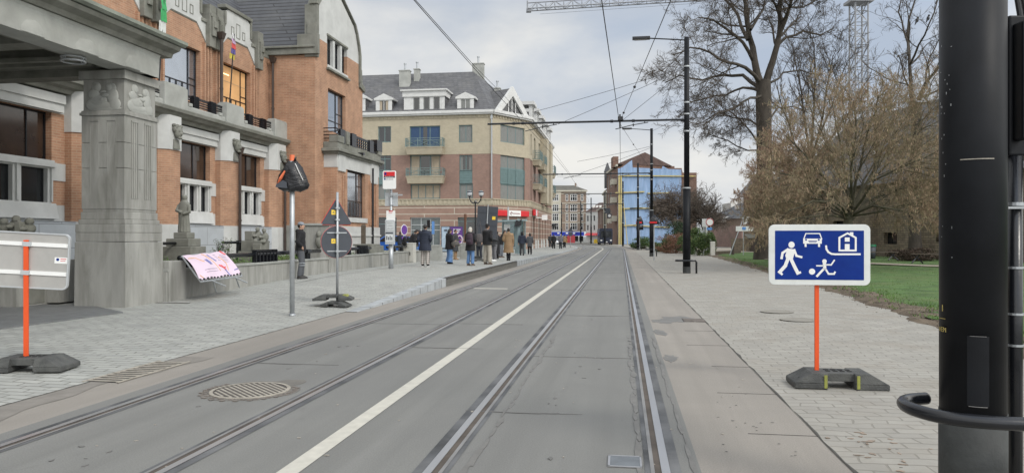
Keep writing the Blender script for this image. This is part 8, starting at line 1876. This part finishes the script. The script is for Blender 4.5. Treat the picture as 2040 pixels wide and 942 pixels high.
# plaid trousers
def plaid():
    m, N, L, b = newmat('plaid_cloth'); tc = N.new('ShaderNodeTexCoord'); sp = N.new('ShaderNodeSeparateXYZ'); L.new(tc.outputs['Object'], sp.inputs[0]); outs = []
    for ax, s in ((0, 75), (2, 75)):
        w = N.new('ShaderNodeMath'); w.operation = 'MULTIPLY'; L.new(sp.outputs[ax], w.inputs[0]); w.inputs[1].default_value = s; q = N.new('ShaderNodeMath'); q.operation = 'SINE'; L.new(w.outputs[0], q.inputs[0]); r = N.new('ShaderNodeMath'); r.operation = 'GREATER_THAN'; r.inputs[1].default_value = .45; L.new(q.outputs[0], r.inputs[0]); outs.append(r.outputs[0])
    a = N.new('ShaderNodeMath'); a.operation = 'ADD'; L.new(outs[0], a.inputs[0]); L.new(outs[1], a.inputs[1]); c = N.new('ShaderNodeValToRGB'); c.color_ramp.elements[0].color = (.52, .48, .44, 1); c.color_ramp.elements[1].color = (.05, .045, .045, 1); c.color_ramp.elements[1].position = 1; d = N.new('ShaderNodeMath'); d.operation = 'MULTIPLY'; d.inputs[1].default_value = .5; L.new(a.outputs[0], d.inputs[0]); L.new(d.outputs[0], c.inputs[0]); L.new(c.outputs[0], b.inputs['Base Color']); b.inputs['Roughness'].default_value = .9; return m
PLD = plaid()
def PP(u, v):
    p, q = PL(u, v); return (p.x, p.y, zl(q.x, q.y))
A_R, A_B, A_L, A_C = R(-90), R(0), R(90), R(180)      # facing right, away, left, camera
def bands(o, LM, tz):
    for x, y in ((-.1, .035), (.1, .035)):
        for z in (.47, .40): g = MB(LM); g.sm = True; g.rings([(x, y, z, .094, .094), (x, y, z + .03, .094, .094)], 16); g.build('reflective_band', C_('dull_band', (.27, .29, .31), .6), o)
person('man in grey beanie, black jacket and grey work trousers facing right by the wall', PP(599, 555), R(-75), 1.74, step=.06, arms=('pocket', 'pocket'), jacket=(blk, .86, 0, 1.08), trousers=(grt, .088, 'straight'), shoes=(shoe, 0), hair=(hbr, 'short'), hat=(beanie, 'beanie'), head_yaw=R(-10), extra=bands, hood=blk)
person('man in dark navy padded coat, grey cap and plaid trousers seen from behind', PP(847, 531), R(-15), 1.78, step=.02, side=.12, arms=('pocket', 'pocket'), jacket=(nav, .66, .012, 1.22), trousers=(PLD, .10, 'straight'), shoes=(blk, 0, wht), hair=(hbr, 'short'), hat=(dgr, 'cap'), hood=nav)
P_A = PP(818, 523); person('bowed person in black jacket and white trainers leaning by the beige cabinet', P_A, R(-60), 1.62, arms=('phone', 'phone'), lean=.32, head_pitch=R(40), jacket=(blk, .80, .006, 1.08), trousers=(blk, .085, 'straight'), shoes=(wht, 0), hair=(hbr, 'bob'), hood=dgr)
person('person in dark coat and blue jeans half hidden behind the beige cabinet', PP(829, 518), R(-80), 1.62, arms=('phone', 'phone'), lean=.15, head_pitch=R(25), jacket=(blk, .80, 0, 1.0), trousers=(jean, .09, 'straight'), shoes=(wht, 0), hair=(hbr, 'bob'))
person('person in dark jacket near the blue car, partly behind the stop post', PP(797, 505), R(-30), 1.62, arms=('hang', 'hang'), skin='skin_d', jacket=(nav, .78, 0, 1.05), trousers=(dgr, .09, 'straight'), shoes=(shoe, 0), hair=(hbr, 'short'))
person('woman in fuzzy black coat and long wide blue jeans', PP(895, 525.5), R(-60), 1.63, side=.08, arms=('bag', 'bag'), head_pitch=R(25), jacket=(C_('black_fur', (.012, .011, .013), .95, bump=1.0, bs=60), .72, .010, 1.16), trousers=(jean, .125, 'wide'), shoes=(blk, 0), hair=(hbr, 'bob'), hood=blk)
person('woman in dark skirt coat and tan boots standing behind the wide jeans', PP(907, 517), R(-110), 1.66, side=.07, arms=('bag', 'hang'), head_pitch=R(15), jacket=(dgr, .48, 0, 1.05), trousers=(tan, .07, 'straight'), shoes=(tan, 1), hair=(hbr, 'short'))
person('white-haired woman in black parka and blue jeans seen from behind', PP(937, 529), R(-35), 1.68, side=.13, arms=('bag', 'bag'), jacket=(blk, .68, .006, 1.18), trousers=(jean, .095, 'straight'), shoes=(C_('brown_shoe', (.11, .08, .06), .7), 0), hair=(hwh, 'bob'), hood=blk)
person('tall man in black hooded jacket, black beanie and beige trousers', PP(971, 526.5), R(-40), 1.84, side=.13, arms=('phone', 'pocket'), jacket=(blk, .84, .004, 1.15), trousers=(beige, .115, 'straight'), shoes=(C_('brown_shoe', (.11, .08, .06), .7), 0), hair=(hbr, 'short'), hat=(blk, 'beanie'), hood=C_('grey_brown_cloth', (.10, .09, .09), .9))
person('woman with white headband and white trainers looking down at her phone', PP(985, 520), R(130), 1.68, side=.07, arms=('phone', 'phone'), head_pitch=R(30), jacket=(dgr, .78, 0, 1.0), trousers=(C_('mid_grey_cloth', (.16, .16, .17), .9), .085, 'straight'), shoes=(wht, 0), hair=(hbr, 'bob'), hat=(wht, 'band'))
person('person in dark trousers hidden behind the white-haired woman', PP(955, 518), R(160), 1.66, arms=('pocket', 'pocket'), jacket=(dgr, .78, 0, 1.0), trousers=(C_('navy_trousers', (.03, .035, .05), .9), .085, 'straight'), shoes=(shoe, 0), hair=(hbr, 'short'))
person('person in black jacket and grey jeans bending forward beside the shelter', PP(998, 513), R(-95), 1.70, step=.12, arms=('hang', 'phone'), lean=.22, head_pitch=R(20), jacket=(blk, .82, 0, 1.08), trousers=(C_('grey_denim', (.14, .15, .17), .9), .088, 'straight'), shoes=(C_('brown_shoe', (.11, .08, .06), .7), 0), hair=(hbr, 'bob'))
person('person in long black coat between the phone reader and the bending figure', PP(990, 515.5), R(60), 1.60, arms=('pocket', 'pocket'), jacket=(blk, .30, 0, 1.0), trousers=(blk, .08, 'straight'), shoes=(shoe, 0), hair=(hbr, 'short'))
person('person in long camel quilted coat and black boots seen from behind', PP(1013, 519), R(0), 1.72, side=.05, arms=('pocket', 'hang'), jacket=(brn, .42, .013, 1.17), trousers=(blk, .066, 'straight'), shoes=(blk, 1), hair=(hbr, 'short'), hood=brn)
person('walker in navy jacket with hood up and dark trousers', PP(1040, 508.5), R(0), 1.68, step=.34, arms=('swing', 'hang'), jacket=(nav, .86, .004, 1.12), trousers=(dgr, .095, 'straight'), shoes=(blk, 0), hair=(hbr, 'short'), hat=(blk, 'hood'), arm_out=.03)
person('walker in grey coat and black trousers beside the navy jacket walker', PP(1055.5, 506.5), R(5), 1.62, step=.16, arms=('hang', 'hang'), jacket=(C_('grey_coat', (.085, .088, .095), .9), .64, 0, 1.02), trousers=(blk, .095, 'straight'), shoes=(blk, 0), hair=(hbr, 'bob'))
for u, v, H, jm, tm, hr, lab in ((1103, 496, 1.70, blk, blk, hbr, 'distant walker all in black, left of the pair at the bend'), (1117, 496, 1.72, C_('grey_plaid', (.13, .13, .15), .9), dgr, hwh, 'distant walker in grey checked jacket with pale cap'), (1124.5, 494, 1.66, brn, blk, hbr, 'distant walker in brown top and long black skirt'), (1096.5, 494, 1.72, dgr, dgr, hbr, 'distant walker in dark grey close to the building corner')):
    p = gnd(u, v, .11); person(lab, (p.x, p.y, .10), R(rnd.uniform(-10, 10)), H, step=.22, arms=('swing', 'hang'), jacket=(jm, .80, 0, 1.12), trousers=(tm, .10, 'straight'), shoes=(blk, 0), hair=(hr, 'short'))
# bags they carry
def bag(name, lab, p, rz, w, d, h, m_, strap=True, kind='backpack'):
    o = thing(name, lab, kind, p, rz); Lx = TM(p, rz); g = MB(Lx); g.sm = True
    g.rings([(0, 0, 0, w * .42, d * .4), (0, 0, h * .08, w * .5, d * .5), (0, 0, h * .55, w * .5, d * .5), (0, 0, h * .85, w * .44, d * .42), (0, 0, h, w * .25, d * .2)], 14); g.build('bag_body', m_, o)
    if kind == 'backpack': g = MB(Lx); g.sm = True; g.rings([(0, -d * .5, h * .12, w * .34, d * .16), (0, -d * .5, h * .42, w * .34, d * .16)], 12); g.build('front_pocket', m_, o)
    g = MB(Lx)
    if kind == 'backpack':
        for s in (-1, 1): g.tube([(s * w * .3, d * .4, h * .95), (s * w * .36, d * .9, h * 1.04), (s * w * .36, d * 1.0, h * .8)], .018, 5)
    else: g.tube([(-w * .4, 0, h * .9), (-w * .2, .02, h * 1.9), (w * .1, .02, h * 2.6), (w * .2, .02, h * 1.9), (w * .4, 0, h * .9)], .012, 5)
    g.build('strap', m_, o)
p = PP(937, 529); bag('backpack', 'dark burgundy and black backpack on the white-haired woman', (p[0] - .02, p[1] - .27, p[2] + .92), R(-25), .33, .20, .50, C_('backpack_cloth', (.035, .025, .035), .8, dirt=.4, dscale=6, dirtc=(.12, .05, .08, 1)))
p = P_A; bag('backpack', 'small black backpack on the person leaning by the beige cabinet', (p[0] - .26, p[1] - .20, p[2] + .84), R(-60), .30, .18, .42, blk)
p = PP(895, 525.5); bag('shoulder_bag', 'grey and black printed shoulder bag of the woman in wide jeans', (p[0] + .30, p[1] - .22, p[2] + .83), R(0), .38, .14, .24, C_('printed_bag', (.12, .11, .10), .8, dirt=.9, dscale=14, dirtc=(.02, .02, .02, 1)), kind='handbag')
p = PP(971, 526.5); bag('shoulder_bag', 'grey-brown bag slung beside the tall man in beige trousers', (p[0] - .36, p[1] - .08, p[2] + 1.02), R(0), .30, .16, .38, C_('grey_brown_cloth', (.10, .09, .09), .9), kind='handbag')
p = PP(950, 519); g = MB(); g.box(p[0] - .28, p[0] + .28, p[1] - .15, p[1] + .15, p[2] + .02, p[2] + .14); g.box(p[0] - .2, p[0] + .2, p[1] - .1, p[1] + .1, p[2] + .14, p[2] + .24)
solo(g, 'rubber_sign_foot', M['rubberbase'], 'dark rubber foot block on the setts beside the white-haired woman', 'sign base', p, bevel=.02)
p = PP(1006, 508); g = MB(); g.sm = True; g.rings([(p[0], p[1], p[2], .16, .1), (p[0], p[1], p[2] + .3, .2, .12), (p[0], p[1], p[2] + .5, .1, .06)], 10); solo(g, 'carrier_bag', M['litter'], 'pale carrier bag on the ground under the tram shelter', 'bag', p)
